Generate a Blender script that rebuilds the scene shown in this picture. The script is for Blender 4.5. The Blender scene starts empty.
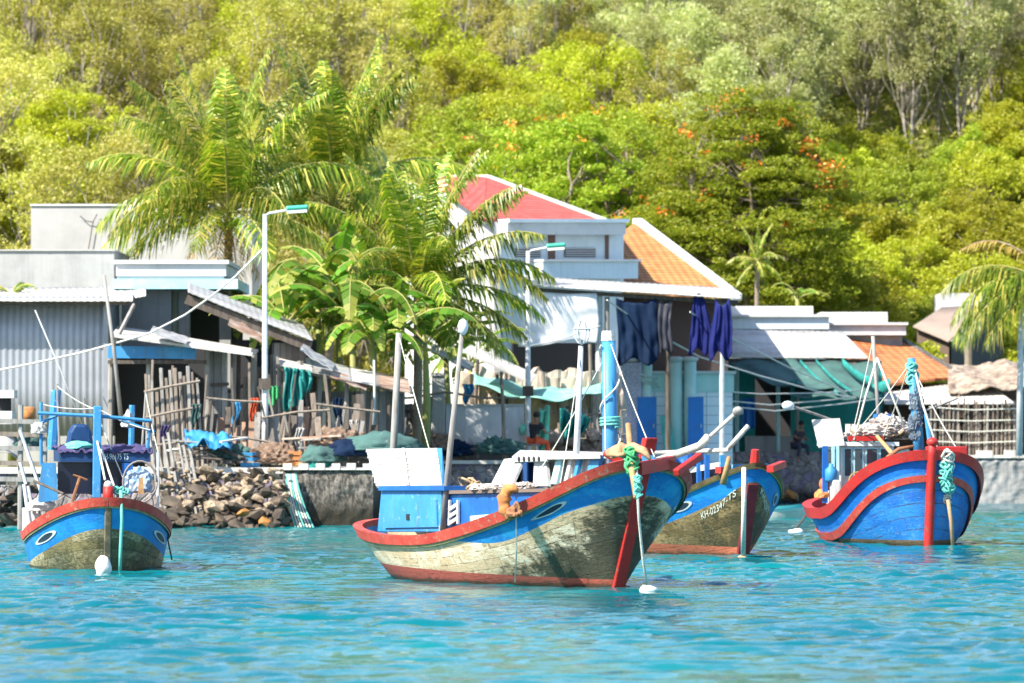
import bpy, bmesh, math, random
import numpy as np
from mathutils import Vector, Matrix, Euler, noise
R = math.radians
PI = math.pi
rnd = random.Random(11)
nrg = np.random.default_rng(5)
SC = bpy.context.scene
COL = SC.collection
F = 6000.0          # focal length in pixels
H = 2.7             # eye height above the water
HZ = 425.0          # horizon row
def P(px, py, Y):
    return Vector(((px-512.0)*Y/F, Y, H+(HZ-py)*Y/F))
def zat(py, Y): return H+(HZ-py)*Y/F
def xat(px, Y): return (px-512.0)*Y/F

# ---------------------------------------------------------------- objects
ORG = {}
def link(o): COL.objects.link(o); return o
def thing(name, label, cat, loc=(0,0,0), rz=0.0, group=None, local=False):
    o = bpy.data.objects.new(name, None); link(o)
    o.empty_display_size = 0.2
    o.location = loc; o.rotation_euler = (0,0,rz)
    o['label'] = label; o['category'] = cat
    if group: o['group'] = group
    ORG[o.name] = Vector((0,0,0)) if local else Vector(loc)
    return o
def tag(o, label, cat, group=None):
    o['label'] = label; o['category'] = cat
    if group: o['group'] = group
    return o
def kind(o, k, label=None):
    o['kind'] = k
    if label: o['label'] = label
    return o

class MB:
    def __init__(s): s.v=[]; s.f=[]; s.m=[]; s.uv={}
    def quad(s, a,b,c,d, mi=0, uv=None):
        n=len(s.v); s.v+= [tuple(a),tuple(b),tuple(c),tuple(d)]; 
        if uv: s.uv[len(s.f)]=uv
        s.f.append((n,n+1,n+2,n+3)); s.m.append(mi)
    def poly(s, pts, mi=0):
        n=len(s.v); s.v+=[tuple(p) for p in pts]; s.f.append(tuple(range(n,n+len(pts)))); s.m.append(mi)
    def box(s, c, size, rot=None, mi=0):
        hx,hy,hz=size[0]/2,size[1]/2,size[2]/2
        pts=[Vector((x,y,z)) for z in(-hz,hz) for (x,y) in((-hx,-hy),(hx,-hy),(hx,hy),(-hx,hy))]
        if rot is not None:
            m = rot if isinstance(rot,Matrix) else Euler(rot).to_matrix()
            pts=[m@p for p in pts]
        c=Vector(c); n=len(s.v); s.v+=[tuple(p+c) for p in pts]
        for f in((0,3,2,1),(4,5,6,7),(0,1,5,4),(1,2,6,5),(2,3,7,6),(3,0,4,7)):
            s.f.append(tuple(n+i for i in f)); s.m.append(mi)
    def box2(s, lo, hi, mi=0):
        s.box([(a+b)/2 for a,b in zip(lo,hi)],[abs(b-a) for a,b in zip(lo,hi)],None,mi)
    def bar(s, p0, p1, w, h=None, mi=0, up=(0,0,1)):
        h = h or w
        p0,p1=Vector(p0),Vector(p1); d=(p1-p0); L=d.length; d.normalize()
        u=Vector(up)
        if abs(d.dot(u))>.98: u=Vector((0,1,0))
        x=d.cross(u).normalized(); z=x.cross(d)
        m=Matrix((x,d,z)).transposed()
        s.box((p0+p1)/2,(w,L,h),m,mi)
    def tube(s, pts, rad, n=8, mi=0, cap=True, closed=False):
        pts=[Vector(p) for p in pts]; k=len(pts)
        if not isinstance(rad,(list,tuple)): rad=[rad]*k
        base=len(s.v); prev=None
        for i,p in enumerate(pts):
            if closed: t=(pts[(i+1)%k]-pts[i-1])
            else: t=(pts[min(i+1,k-1)]-pts[max(i-1,0)])
            if t.length<1e-9: t=Vector((0,0,1))
            t.normalize()
            if prev is None:
                a=Vector((0,0,1)) if abs(t.z)<.9 else Vector((1,0,0))
                x=t.cross(a).normalized()
            else:
                x=(prev-t*prev.dot(t))
                x = x.normalized() if x.length>1e-6 else t.orthogonal().normalized()
            prev=x; y=t.cross(x)
            for j in range(n):
                a=2*PI*j/n
                s.v.append(tuple(p+(x*math.cos(a)+y*math.sin(a))*rad[i]))
        rng = k if closed else k-1
        for i in range(rng):
            for j in range(n):
                i2=(i+1)%k
                s.f.append((base+i*n+j,base+i*n+(j+1)%n,base+i2*n+(j+1)%n,base+i2*n+j)); s.m.append(mi)
        if cap and not closed:
            s.f.append(tuple(base+j for j in range(n))[::-1]); s.m.append(mi)
            s.f.append(tuple(base+(k-1)*n+j for j in range(n))); s.m.append(mi)
    def grid(s, fn, nu, nv, mi=0, uvs=None):
        """fn(u,v)->point, u,v in 0..1"""
        b=len(s.v)
        for j in range(nv+1):
            for i in range(nu+1):
                s.v.append(tuple(fn(i/nu,j/nv)))
        for j in range(nv):
            for i in range(nu):
                a=b+j*(nu+1)+i
                if uvs:
                    U,V=uvs
                    s.uv[len(s.f)]=[(U*i/nu,V*j/nv),(U*(i+1)/nu,V*j/nv),(U*(i+1)/nu,V*(j+1)/nv),(U*i/nu,V*(j+1)/nv)]
                s.f.append((a,a+1,a+nu+2,a+nu+1)); s.m.append(mi)
    def slab(s, a,b,c,d, th, mi=0):
        """thick quad: a,b,c,d top, thickness downwards along normal"""
        a,b,c,d=[Vector(p) for p in(a,b,c,d)]
        nn=(b-a).cross(d-a).normalized()*th
        n=len(s.v); s.v+=[tuple(p) for p in(a,b,c,d)]+[tuple(p-nn) for p in(a,b,c,d)]
        for f in((0,1,2,3),(7,6,5,4),(0,4,5,1),(1,5,6,2),(2,6,7,3),(3,7,4,0)):
            s.f.append(tuple(n+i for i in f)); s.m.append(mi)
    def prism(s, pts, vec, mi=0):
        pts=[Vector(p) for p in pts]; vec=Vector(vec); k=len(pts); n=len(s.v)
        s.v+=[tuple(p) for p in pts]+[tuple(p+vec) for p in pts]
        s.f.append(tuple(range(n,n+k))); s.m.append(mi)
        s.f.append(tuple(range(n+2*k-1,n+k-1,-1))); s.m.append(mi)
        for i in range(k):
            j=(i+1)%k
            s.f.append((n+i,n+k+i,n+k+j,n+j)); s.m.append(mi)
    def lathe(s, c, prof, n=16, mi=0, axis=None):
        c=Vector(c); b=len(s.v)
        m = axis or Matrix.Identity(3)
        for (r,z) in prof:
            for j in range(n):
                a=2*PI*j/n
                s.v.append(tuple(c+m@Vector((r*math.cos(a),r*math.sin(a),z))))
        for i in range(len(prof)-1):
            for j in range(n):
                s.f.append((b+i*n+j,b+i*n+(j+1)%n,b+(i+1)*n+(j+1)%n,b+(i+1)*n+j)); s.m.append(mi)
        s.f.append(tuple(b+j for j in range(n))[::-1]); s.m.append(mi)
        s.f.append(tuple(b+(len(prof)-1)*n+j for j in range(n))); s.m.append(mi)
    def blob(s, c, r, sub=2, amp=.2, freq=1.5, seed=0, flat=1.0, mi=0):
        bm=bmesh.new(); bmesh.ops.create_icosphere(bm,subdivisions=sub,radius=1.0)
        r = r if isinstance(r,(tuple,list)) else (r,r,r*flat)
        b=len(s.v); bm.verts.ensure_lookup_table()
        for v in bm.verts:
            k=1+amp*noise.noise(v.co*freq+Vector((seed*7.1,seed*3.3,seed)))*1.6
            s.v.append((c[0]+v.co.x*k*r[0],c[1]+v.co.y*k*r[1],c[2]+v.co.z*k*r[2]))
        for f in bm.faces:
            s.f.append(tuple(b+v.index for v in f.verts)); s.m.append(mi)
        bm.free()
    def mesh(s, name, mats, off=(0,0,0), smooth=False, recalc=True):
        me=bpy.data.meshes.new(name)
        o=Vector(off)
        me.from_pydata([(a-o[0],b-o[1],c-o[2]) for a,b,c in s.v],[],s.f)
        if s.uv:
            l=me.uv_layers.new(name='UVMap')
            for p in me.polygons:
                u=s.uv.get(p.index)
                if u:
                    for k,li in enumerate(p.loop_indices): l.data[li].uv=u[k]
        for m in (mats if isinstance(mats,(list,tuple)) else [mats]): me.materials.append(m)
        me.polygons.foreach_set('material_index', s.m)
        if recalc:
            bm=bmesh.new(); bm.from_mesh(me); bmesh.ops.recalc_face_normals(bm,faces=bm.faces); bm.to_mesh(me); bm.free()
        if smooth: me.polygons.foreach_set('use_smooth',[True]*len(me.polygons))
        me.update(); return me
    def build(s, name, mats, parent=None, off=None, smooth=False, recalc=True):
        if off is None: off = ORG.get(parent.name, Vector()) if parent else (0,0,0)
        me=s.mesh(name,mats,off,smooth,recalc)
        o=bpy.data.objects.new(name,me); link(o)
        if parent:
            o.parent=parent; ORG[o.name]=Vector(off)
        else:
            o.location=off; ORG[o.name]=Vector(off)
        return o

def bevel(o, w=.01, seg=1):
    m=o.modifiers.new('Bevel','BEVEL'); m.width=w; m.segments=seg; m.limit_method='ANGLE'; return o
def sag(p0,p1,drop,n=14):
    p0,p1=Vector(p0),Vector(p1)
    return [p0.lerp(p1,i/n)-Vector((0,0,drop*4*(i/n)*(1-i/n))) for i in range(n+1)]
def knot(m,c,r,seed=0,n=5,tr=.26,flat=1.0,mi=0):
    q=random.Random(seed); c=Vector(c)
    for i in range(n):
        ax=Euler((q.uniform(-1.2,1.2),q.uniform(-1.2,1.2),q.uniform(0,6.3))).to_matrix(); rr_=r*q.uniform(.55,1.0); off=Vector((q.uniform(-.3,.3),q.uniform(-.3,.3),q.uniform(-.3,.3)*flat))*r
        pts=[c+off+ax@Vector((rr_*math.cos(a),rr_*.8*math.sin(a),r*.15*math.sin(2*a+i))) for a in [2*PI*k/12 for k in range(12)]]
        m.tube(pts,r*tr,5,mi,closed=True)
def drape(m,c,size,seed=0,sub=4,mi=0,crease=.22):
    """a crumpled bundle of net or cloth with creases, flat underneath"""
    bm=bmesh.new(); bmesh.ops.create_icosphere(bm,subdivisions=sub,radius=1.0); b=len(m.v); o=Vector((seed*5.3,seed*2.1,seed*.7))
    for v in bm.verts:
        p=v.co; k=1+.35*noise.noise(p*1.3+o)+crease*abs(noise.noise(p*3.1+o*2))+crease*.6*noise.noise(p*7+o)+crease*.3*noise.noise(p*15+o)
        z=p.z*k
        if z<-.25: z=-.25+(z+.25)*.15
        m.v.append((c[0]+p.x*k*size[0],c[1]+p.y*k*size[1],c[2]+z*size[2]))
    for f in bm.faces: m.f.append(tuple(b+v.index for v in f.verts)); m.m.append(mi)
    bm.free()
def copy_tree(o, parent=None):
    c=o.copy(); COL.objects.link(c)
    c.parent=parent
    ORG[c.name]=ORG.get(o.name,Vector())
    for ch in list(o.children): copy_tree(ch,c)
    return c

# ---------------------------------------------------------------- materials
MATS={}
def lin(c):
    """sRGB 0-255 -> linear"""
    out=[]
    for x in c:
        x=x/255.0
        out.append(x/12.92 if x<=.04045 else ((x+.055)/1.055)**2.4)
    return tuple(out)
class NT:
    def __init__(s, name):
        s.m=bpy.data.materials.new(name); s.m.use_nodes=True
        s.t=s.m.node_tree; s.t.nodes.clear()
        s.out=s.n('ShaderNodeOutputMaterial'); s.b=s.n('ShaderNodeBsdfPrincipled')
        s.l(s.b.outputs[0], s.out.inputs[0])
    def n(s, typ, **kw):
        x=s.t.nodes.new(typ)
        for k,v in kw.items(): setattr(x,k,v)
        return x
    def l(s,a,b): s.t.links.new(a,b)
    def set(s, sock, v):
        if hasattr(v,'links'): s.l(v,sock)
        elif isinstance(v,(tuple,list)) and sock.type=='RGBA': sock.default_value=(v[0],v[1],v[2],1)
        else: sock.default_value=v
    def coord(s, which='Object', scale=(1,1,1), rot=(0,0,0), loc=(0,0,0)):
        tc=s.n('ShaderNodeTexCoord'); mp=s.n('ShaderNodeMapping')
        mp.inputs['Scale'].default_value=scale; mp.inputs['Rotation'].default_value=rot; mp.inputs['Location'].default_value=loc
        s.l(tc.outputs[which],mp.inputs[0]); return mp.outputs[0]
    def noise(s, vec, scale, detail=4, rough=.6, dist=0):
        x=s.n('ShaderNodeTexNoise'); x.inputs['Scale'].default_value=scale; x.inputs['Detail'].default_value=detail
        x.inputs['Roughness'].default_value=rough; x.inputs['Distortion'].default_value=dist
        s.l(vec,x.inputs['Vector']); return x.outputs['Fac']
    def math(s, op, a, b=0.0, c=0.0, clamp=False):
        x=s.n('ShaderNodeMath',operation=op); x.use_clamp=clamp
        for i,v in enumerate((a,b,c)): s.set(x.inputs[i],v)
        return x.outputs[0]
    def ramp(s, fac, lo, hi):
        x=s.n('ShaderNodeMapRange'); x.interpolation_type='SMOOTHSTEP'
        s.l(fac,x.inputs[0]); x.inputs[1].default_value=lo; x.inputs[2].default_value=hi
        return x.outputs[0]
    def mix(s, fac, a, b, mode='MIX'):
        x=s.n('ShaderNodeMix',data_type='RGBA',blend_type=mode)
        s.set(x.inputs[0],fac); s.set(x.inputs[6],a); s.set(x.inputs[7],b); return x.outputs[2]
    def bump(s, h, strength=.3, dist=.02):
        x=s.n('ShaderNodeBump'); x.inputs['Strength'].default_value=strength; x.inputs['Distance'].default_value=dist
        s.l(h,x.inputs['Height']); s.l(x.outputs[0],s.b.inputs['Normal']); return x
    def sep(s, vec):
        x=s.n('ShaderNodeSeparateXYZ'); s.l(vec,x.inputs[0]); return x.outputs
    def white(s, v):
        x=s.n('ShaderNodeTexWhiteNoise',noise_dimensions='1D'); s.l(v,x.inputs['W']); return x.outputs['Value']
    def base(s,c,rough=.6,metal=0,spec=.5):
        s.set(s.b.inputs['Base Color'],c); s.set(s.b.inputs['Roughness'],rough)
        s.b.inputs['Metallic'].default_value=metal; s.b.inputs['Specular IOR Level'].default_value=spec
        return s.m

def mat(name, col, rough=.6, alt=None, scale=2.0, thr=(.45,.62), alt2=None, scale2=9.0, thr2=(.55,.7), bump=.15, bscale=30, stretch=(1,1,1), metal=0, spec=.4, streak=None):
    if name in MATS: return MATS[name]
    t=NT(name); v=t.coord('Object',stretch); c=col
    if alt: c=t.mix(t.ramp(t.noise(v,scale,6,.65),*thr),c,alt)
    if streak:
        v3=t.coord('Object',(3.5,3.5,.22)); c=t.mix(t.math('MULTIPLY',t.ramp(t.noise(v3,2.2,5,.7),.48,.75),.75),c,streak)
    if alt2: c=t.mix(t.ramp(t.noise(v,scale2,5,.7),*thr2),c,alt2)
    if bump: t.bump(t.noise(v,bscale,4,.7),bump,.02)
    MATS[name]=t.base(c,rough,metal,spec); return t.m

def planks(name, cols, width=.16, axis='x', rough=.8, gap=(.02,.015,.01), gapw=.06, streak=(6,6,.5), dark=None):
    """boards side by side along an axis of object space"""
    if name in MATS: return MATS[name]
    t=NT(name); v=t.coord('Object'); s=t.sep(v)
    a={'x':0,'y':1,'z':2}[axis]
    q=t.math('DIVIDE',s[a],width); fl=t.math('FLOOR',q); fr=t.math('FRACT',q)
    w=t.white(fl)
    c=t.mix(w,cols[0],cols[1])
    if len(cols)>2: c=t.mix(t.math('GREATER_THAN',t.white(t.math('ADD',fl,17.3)),.7),c,cols[2])
    st=t.noise(t.coord('Object',streak),3,5,.7)
    c=t.mix(t.math('MULTIPLY',t.ramp(st,.42,.7),.6),c,dark or tuple(x*.35 for x in cols[0]))
    c=t.mix(t.math('LESS_THAN',fr,gapw),c,gap)
    t.bump(t.math('ADD',t.math('MULTIPLY',t.math('LESS_THAN',fr,gapw),-1.0),t.math('MULTIPLY',st,.4)),.5,.02)
    MATS[name]=t.base(c,rough,0,.25); return t.m

def tiles(name, c0, c1, c2, row=.28, colw=.22):
    """clay tile courses in UV metres"""
    t=NT(name); v=t.coord('UV'); s=t.sep(v)
    qv=t.math('DIVIDE',s[1],row); fv=t.math('FRACT',qv); qu=t.math('DIVIDE',s[0],colw)
    idx=t.math('ADD',t.math('MULTIPLY',t.math('FLOOR',qv),37.1),t.math('FLOOR',qu))
    c=t.mix(t.white(idx),c0,c1)
    c=t.mix(t.ramp(t.noise(v,.5,6,.7),.5,.68),c,c2)
    c=t.mix(t.math('MULTIPLY',t.math('LESS_THAN',fv,.24),.85),c,tuple(x*.30 for x in c0))
    wave=t.math('SINE',t.math('MULTIPLY',qu,2*PI))
    t.bump(t.math('ADD',t.math('MULTIPLY',wave,.3),t.math('MULTIPLY',fv,-1.0)),.8,.05)
    return t.base(c,.75,0,.25)

def leafmat(name, cols, trans=.35, rough=.5, tcol=None, spec=.35):
    """leaf: hue varies leaf by leaf and tree by tree"""
    if name in MATS: return MATS[name]
    t=NT(name)
    g=t.n('ShaderNodeNewGeometry'); oi=t.n('ShaderNodeObjectInfo')
    c=t.mix(g.outputs['Random Per Island'],cols[0],cols[1])
    if len(cols)>2: c=t.mix(t.math('GREATER_THAN',t.white(t.math('MULTIPLY',g.outputs['Random Per Island'],91.7)),.8),c,cols[2])
    hs=t.n('ShaderNodeHueSaturation'); 
    t.l(t.math('ADD',t.math('MULTIPLY',oi.outputs['Random'],.028),.486),hs.inputs['Hue'])
    t.l(t.math('ADD',t.math('MULTIPLY',oi.outputs['Random'],.65),.75),hs.inputs['Value'])
    t.l(c,hs.inputs['Color']); c=hs.outputs[0]
    t.base(c,rough,0,spec)
    tr=t.n('ShaderNodeBsdfTranslucent'); 
    t.l(t.mix(1.0,c,tcol or (1.0,.95,.45),'MULTIPLY') if tcol is None else t.mix(.5,c,tcol),tr.inputs[0])
    mx=t.n('ShaderNodeMixShader'); mx.inputs[0].default_value=trans
    t.l(t.b.outputs[0],mx.inputs[1]); t.l(tr.outputs[0],mx.inputs[2]); t.l(mx.outputs[0],t.out.inputs[0])
    MATS[name]=t.m; return t.m

white_paint=mat('white_paint',(.56,.56,.55),.55,(.45,.45,.44),1.6,(.42,.7),(.34,.29,.23),8,(.56,.72),streak=(.42,.38,.33))
white_wall=mat('white_wall',(.57,.57,.58),.8,(.47,.47,.48),.6,(.42,.7),(.36,.34,.31),5,(.58,.74),streak=(.55,.54,.52))
blue_white=mat('blue_white_wall',(.62,.70,.76),.8,(.52,.60,.68),.6,(.45,.7),(.4,.43,.45),5,(.64,.8),streak=(.45,.5,.55))
pale_blue=mat('pale_blue_paint',(.32,.58,.66),.7,(.5,.62,.66),1.2,(.45,.7))
grey_conc=mat('grey_concrete',(.38,.38,.38),.9,(.28,.28,.28),.7,(.4,.7),(.18,.17,.16),4,(.6,.8),streak=(.24,.24,.25))
pale_conc=mat('pale_concrete',(.45,.44,.44),.9,(.37,.36,.36),.6,(.4,.7),(.32,.31,.3),3,(.62,.8),streak=(.4,.39,.38))
tin=mat('corrugated_tin',(.31,.33,.37),.5,(.24,.26,.30),.5,(.4,.7),(.27,.2,.16),5,(.66,.78),metal=.35,streak=(.3,.31,.34))
tin_white=mat('white_roof_sheet',(.58,.56,.53),.6,(.42,.39,.36),.9,(.42,.66),(.28,.19,.14),5,(.54,.74))
tin_grey=mat('grey_roof_sheet',(.36,.36,.37),.6,(.26,.25,.25),.8,(.4,.7),(.24,.16,.11),5,(.6,.75))
rust=mat('rusty_sheet',(.30,.17,.11),.8,(.45,.38,.33),1.5,(.4,.65))
wood_grey=planks('grey_planks',[(.17,.155,.14),(.095,.082,.075),(.25,.235,.22)],.17,'x')
wood_wall=planks('weathered_board_wall',[(.25,.25,.25),(.16,.155,.155),(.34,.33,.32)],.22,'x')
wood_dark=mat('dark_timber',(.075,.058,.047),.85,(.13,.11,.095),3,(.4,.7),stretch=(4,4,.6))
wood_pole=mat('grey_pole_wood',(.29,.275,.26),.8,(.18,.165,.15),3,(.4,.7),(.42,.41,.39),8,(.6,.75),stretch=(3,3,.5))
wood_stick=mat('bleached_stick',(.24,.195,.16),.85,(.13,.105,.085),3,(.4,.7),stretch=(3,3,.5))
wood_tan=mat('tan_wood',(.45,.27,.12),.75,(.3,.17,.08),4,(.4,.7))
steel_white=mat('painted_steel_pole',(.52,.54,.56),.45,(.40,.41,.42),4,(.45,.7),(.3,.24,.2),12,(.6,.75))
dark_int=mat('dark_interior',(.03,.03,.035),.9,None)  # near-black colour stands in for the shade inside open fronts and holes
blue_pt=mat('blue_paint',(.009,.095,.36),.45,(.014,.15,.43),1.3,(.4,.7),(.15,.26,.36),9,(.62,.76),streak=(.01,.06,.2))
blue_dk=mat('dark_blue_paint',(.006,.045,.15),.5,(.006,.03,.10),1.2,(.4,.7),(.06,.12,.2),9,(.64,.78))
blue_lt=mat('light_blue_paint',(.035,.215,.47),.5,(.055,.27,.52),1.5,(.4,.7),(.36,.46,.50),7,(.58,.74),streak=(.07,.13,.2))
blue_vivid=mat('vivid_blue_door',(.018,.20,.62),.5,(.02,.16,.52),1,(.4,.7))
red_pt=mat('red_paint',(.46,.022,.018),.5,(.33,.02,.018),2,(.4,.7),(.17,.085,.055),8,(.57,.68),streak=(.20,.025,.02),bump=.5,bscale=18)
red_faded=mat('faded_red_paint',(.52,.07,.045),.55,(.42,.035,.025),1.5,(.4,.65),(.34,.20,.14),8,(.55,.66),streak=(.22,.05,.035),bump=.5,bscale=18)
teal=mat('teal_net',(.015,.20,.19),.8,(.03,.31,.28),3,(.4,.65),(.01,.11,.11),11,(.5,.65),bump=.6,bscale=40)
teal_dk=mat('dark_teal_wall',(.02,.27,.25),.8,(.03,.34,.31),1,(.4,.7))
net_grey=mat('grey_green_net',(.055,.13,.12),.85,(.035,.075,.075),1.5,(.4,.7),(.18,.26,.25),6,(.6,.75),bump=.4,bscale=50)
tarp_navy=mat('navy_tarp',(.004,.013,.040),.8,(.006,.020,.055),1.2,(.4,.7),bump=.3,bscale=8,spec=.15)
tarp_violet=mat('blue_violet_tarp',(.010,.014,.095),.75,(.014,.02,.13),1.2,(.4,.7),bump=.3,bscale=8,spec=.15)
tarp_blue=mat('blue_tarp',(.03,.20,.42),.5,(.05,.28,.5),2,(.4,.7))
purple_cloth=mat('purple_cloth',(.075,.06,.16),.8,(.04,.03,.09),3,(.4,.7),(.22,.19,.29),7,(.58,.74),bump=.4,bscale=20)
cloth_white=mat('white_cloth',(.47,.465,.45),.85,(.37,.36,.35),3,(.4,.65),(.36,.32,.27),9,(.58,.74),bump=.4,bscale=14)
rope_white=mat('pale_rope',(.62,.62,.56),.85,(.45,.45,.4),20,(.4,.7))
rope_teal=mat('teal_rope',(.10,.45,.38),.8,(.2,.5,.45),20,(.4,.7))
rope_tan=mat('tan_rope',(.42,.30,.18),.9,(.3,.2,.12),20,(.4,.7))
foam=mat('white_foam',(.75,.75,.72),.7,(.6,.6,.57),6,(.5,.7))
wire=mat('pale_wire',(.55,.54,.5),.6)
green_lamp=mat('green_lamp_shell',(.06,.42,.30),.4)
lampglass=mat('lamp_diffuser',(.7,.72,.7),.2)
black=mat('black_rubber',(.02,.02,.02),.6)
rustmetal=mat('rusty_iron',(.26,.11,.05),.8,(.16,.08,.05),6,(.4,.7),(.4,.22,.1),14,(.55,.7))
orange_rust=mat('orange_worn_foam',(.52,.21,.06),.8,(.35,.13,.05),7,(.4,.65),(.18,.1,.06),14,(.58,.7))
green_pt=mat('green_cloth',(.05,.33,.12),.8,(.1,.45,.2),6,(.4,.7))
glass_dk=mat('dark_window_glass',(.05,.07,.08),.08,bump=0,spec=.6)
skin=mat('skin',(.30,.15,.09),.6)
cloth_dark=mat('dark_shirt',(.025,.025,.03),.9)
cloth_red=mat('red_trousers',(.60,.09,.03),.85,(.48,.06,.025),6)
cloth_pink=mat('dusty_pink_cloth',(.3,.14,.12),.9)
hair=mat('black_hair',(.012,.01,.01),.6)
# ================================================================ camera, light, world
cam=bpy.data.cameras.new('camera'); co=bpy.data.objects.new('camera',cam); link(co)
co.location=(0,0,H); co.rotation_euler=(R(90),0,0)
cam.sensor_width=36; cam.lens=F/1024*36; cam.shift_y=(HZ-341.5)/1024; cam.clip_start=.5; cam.clip_end=3000
cam.dof.use_dof=True; cam.dof.focus_distance=112; cam.dof.aperture_fstop=2.6
SC.camera=co
SUN_EL=R(44); SUN_AZ_X,SUN_AZ_Y=-.78,-.62        # towards the sun, horizontally
sd=Vector((SUN_AZ_X,SUN_AZ_Y,0)).normalized()*math.cos(SUN_EL)+Vector((0,0,math.sin(SUN_EL)))
sl=bpy.data.lights.new('sun','SUN'); sl.energy=5.0; sl.angle=R(.5); sl.color=(1,.94,.81)
so=bpy.data.objects.new('sun',sl); link(so); so.rotation_euler=(-sd).to_track_quat('-Z','Y').to_euler(); so.location=(-40,-40,80)
w=bpy.data.worlds.new('World'); SC.world=w; w.use_nodes=True
nt=w.node_tree; nt.nodes.clear()
ow=nt.nodes.new('ShaderNodeOutputWorld'); bg=nt.nodes.new('ShaderNodeBackground'); sk=nt.nodes.new('ShaderNodeTexSky')
sk.sky_type='NISHITA'; sk.sun_disc=False; sk.sun_elevation=SUN_EL; sk.sun_rotation=math.atan2(sd.x,sd.y)
sk.air_density=1.0; sk.dust_density=.6; sk.ozone_density=1.2
bg.inputs[1].default_value=.125
nt.links.new(sk.outputs[0],bg.inputs[0]); nt.links.new(bg.outputs[0],ow.inputs[0])
vs=SC.view_settings; vs.view_transform='Standard'; vs.look='None'; vs.gamma=1; vs.exposure=1.24; vs.use_curve_mapping=False
SC.cycles.max_bounces=6; SC.cycles.diffuse_bounces=3; SC.cycles.glossy_bounces=3; SC.cycles.transmission_bounces=3
SC.cycles.use_denoising=True; SC.cycles.sample_clamp_indirect=4; SC.cycles.caustics_reflective=False

# ================================================================ water
def spaced(a,b,fine0,fine1,d):
    xs=[fine0]
    while xs[-1]<fine1: xs.append(xs[-1]+d)
    st=d
    while xs[-1]<b: st*=1.35; xs.append(xs[-1]+st)
    lo=[fine0]; st=d
    while lo[-1]>a: st*=1.35; lo.append(lo[-1]-st)
    return np.array(lo[:0:-1]+xs)
wx=spaced(-500,500,-13,13,.10); wy=np.concatenate([spaced(-300,60,56,60,.16),np.arange(60.16,112,.16),np.arange(112,162,.24),np.arange(162,212,.4),[216,222,230]])
X,Y=np.meshgrid(wx,wy)
Z=np.zeros_like(X)
wr=np.random.default_rng(3)
fade=np.clip((20-np.abs(X))/5,0,1)*np.clip((Y-50)/5,0,1)
# gusts: patches of calmer and rougher water
gust=.75+.5*(np.sin(X*.31+Y*.11+.6)*np.sin(Y*.07-X*.12+1.1))
for i in range(64):
    lam=.30*(1.8/.30)**(wr.random()**1.1); k=2*PI/lam
    th=PI/2+PI+wr.normal(0,.42)-.2
    amp=.0057*lam**.95*(.6+.8*wr.random())
    ph=k*(X*math.cos(th)+Y*math.sin(th))+wr.random()*2*PI+.5*np.sin(X*.5*wr.random()+Y*.2+wr.random()*6)
    s_=np.sin(ph); Z+=amp*(s_+.22*np.cos(2*ph))*(gust if lam<1.6 else 1)
Z*=fade*1.0
me=bpy.data.meshes.new('water'); ny,nx=X.shape
me.vertices.add(nx*ny); me.vertices.foreach_set('co',np.stack([X,Y,Z],-1).astype(np.float32).ravel())
idx=np.arange(nx*ny).reshape(ny,nx); q=np.stack([idx[:-1,:-1],idx[:-1,1:],idx[1:,1:],idx[1:,:-1]],-1).reshape(-1,4)
me.loops.add(q.size); me.loops.foreach_set('vertex_index',q.ravel().astype(np.int32))
me.polygons.add(len(q)); me.polygons.foreach_set('loop_start',np.arange(0,q.size,4,dtype=np.int32)); me.polygons.foreach_set('loop_total',np.full(len(q),4,dtype=np.int32))
me.update(); me.polygons.foreach_set('use_smooth',[True]*len(q))
t=NT('sea_water'); v=t.coord('Object',(1,.55,1))
n1=t.noise(v,1.0,3,.6); n2=t.noise(t.coord('Object',(1,.25,1)),.10,3,.55)
c=t.mix(t.ramp(n2,.35,.68),(.000,.100,.138),(.000,.156,.168))
c=t.mix(t.math('MULTIPLY',t.ramp(n1,.45,.75),.5),c,(.0,.055,.094))
t.base(c,.05,0,.10); t.b.inputs['IOR'].default_value=1.33
h=t.math('ADD',t.noise(t.coord('Object',(1,.6,1)),3.2,4,.6),t.math('MULTIPLY',t.noise(t.coord('Object',(1,.7,1)),9,3,.6),.3))
t.bump(h,.28,.08)
me.materials.append(t.m)
water=bpy.data.objects.new('water',me); link(water); kind(water,'structure','turquoise rippled sea water in front of the quay')

# ================================================================ land
def shore(x):
    if x<-3.75: return 159.6
    if x<3.6: return 173.0
    return 207.0
def hill(x,y):
    d=y-217-3*math.sin(x*.09)
    z=1.5
    if d>0: z+= .36*(math.sqrt(d*d+40)-math.sqrt(40)) 
    if d>140: z-= .30*(d-140)
    return z+ (.5*noise.noise(Vector((x*.08,y*.08,2))) *min(1,max(0,d/12)))
xs=np.unique(np.concatenate([np.arange(-160,-30,6.),np.arange(-30,31,1.2),np.arange(36,161,6.),[-3.76,-3.74,3.59,3.61]]))
m=MB(); rows=[0,.5,2,4,6,9,12,16,20,25,30,35,40,45,50,55,60,66,72,78,84,92,100,115,130,160,200,260,340,450]
vid={}
for j,d in enumerate(rows):
    for i,x in enumerate(xs):
        y0=shore(x); y=y0+d*(1+ (225-y0-0)/450*0) if j<4 else max(y0+d*1.0,0)
        y=y0+d if d<9 else (y0+9)+( (660-(y0+9))*((d-9)/(450-9)) )
        m.v.append((float(x),y,hill(x,y)))
nx_=len(xs)
for j in range(len(rows)-1):
    for i in range(nx_-1):
        a=j*nx_+i; m.f.append((a,a+1,a+nx_+1,a+nx_)); m.m.append(0)
t=NT('hill_soil'); v=t.coord('Object')
c=t.mix(t.ramp(t.noise(v,.25,6,.65),.4,.65),(.14,.16,.045),(.20,.20,.07))
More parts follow.
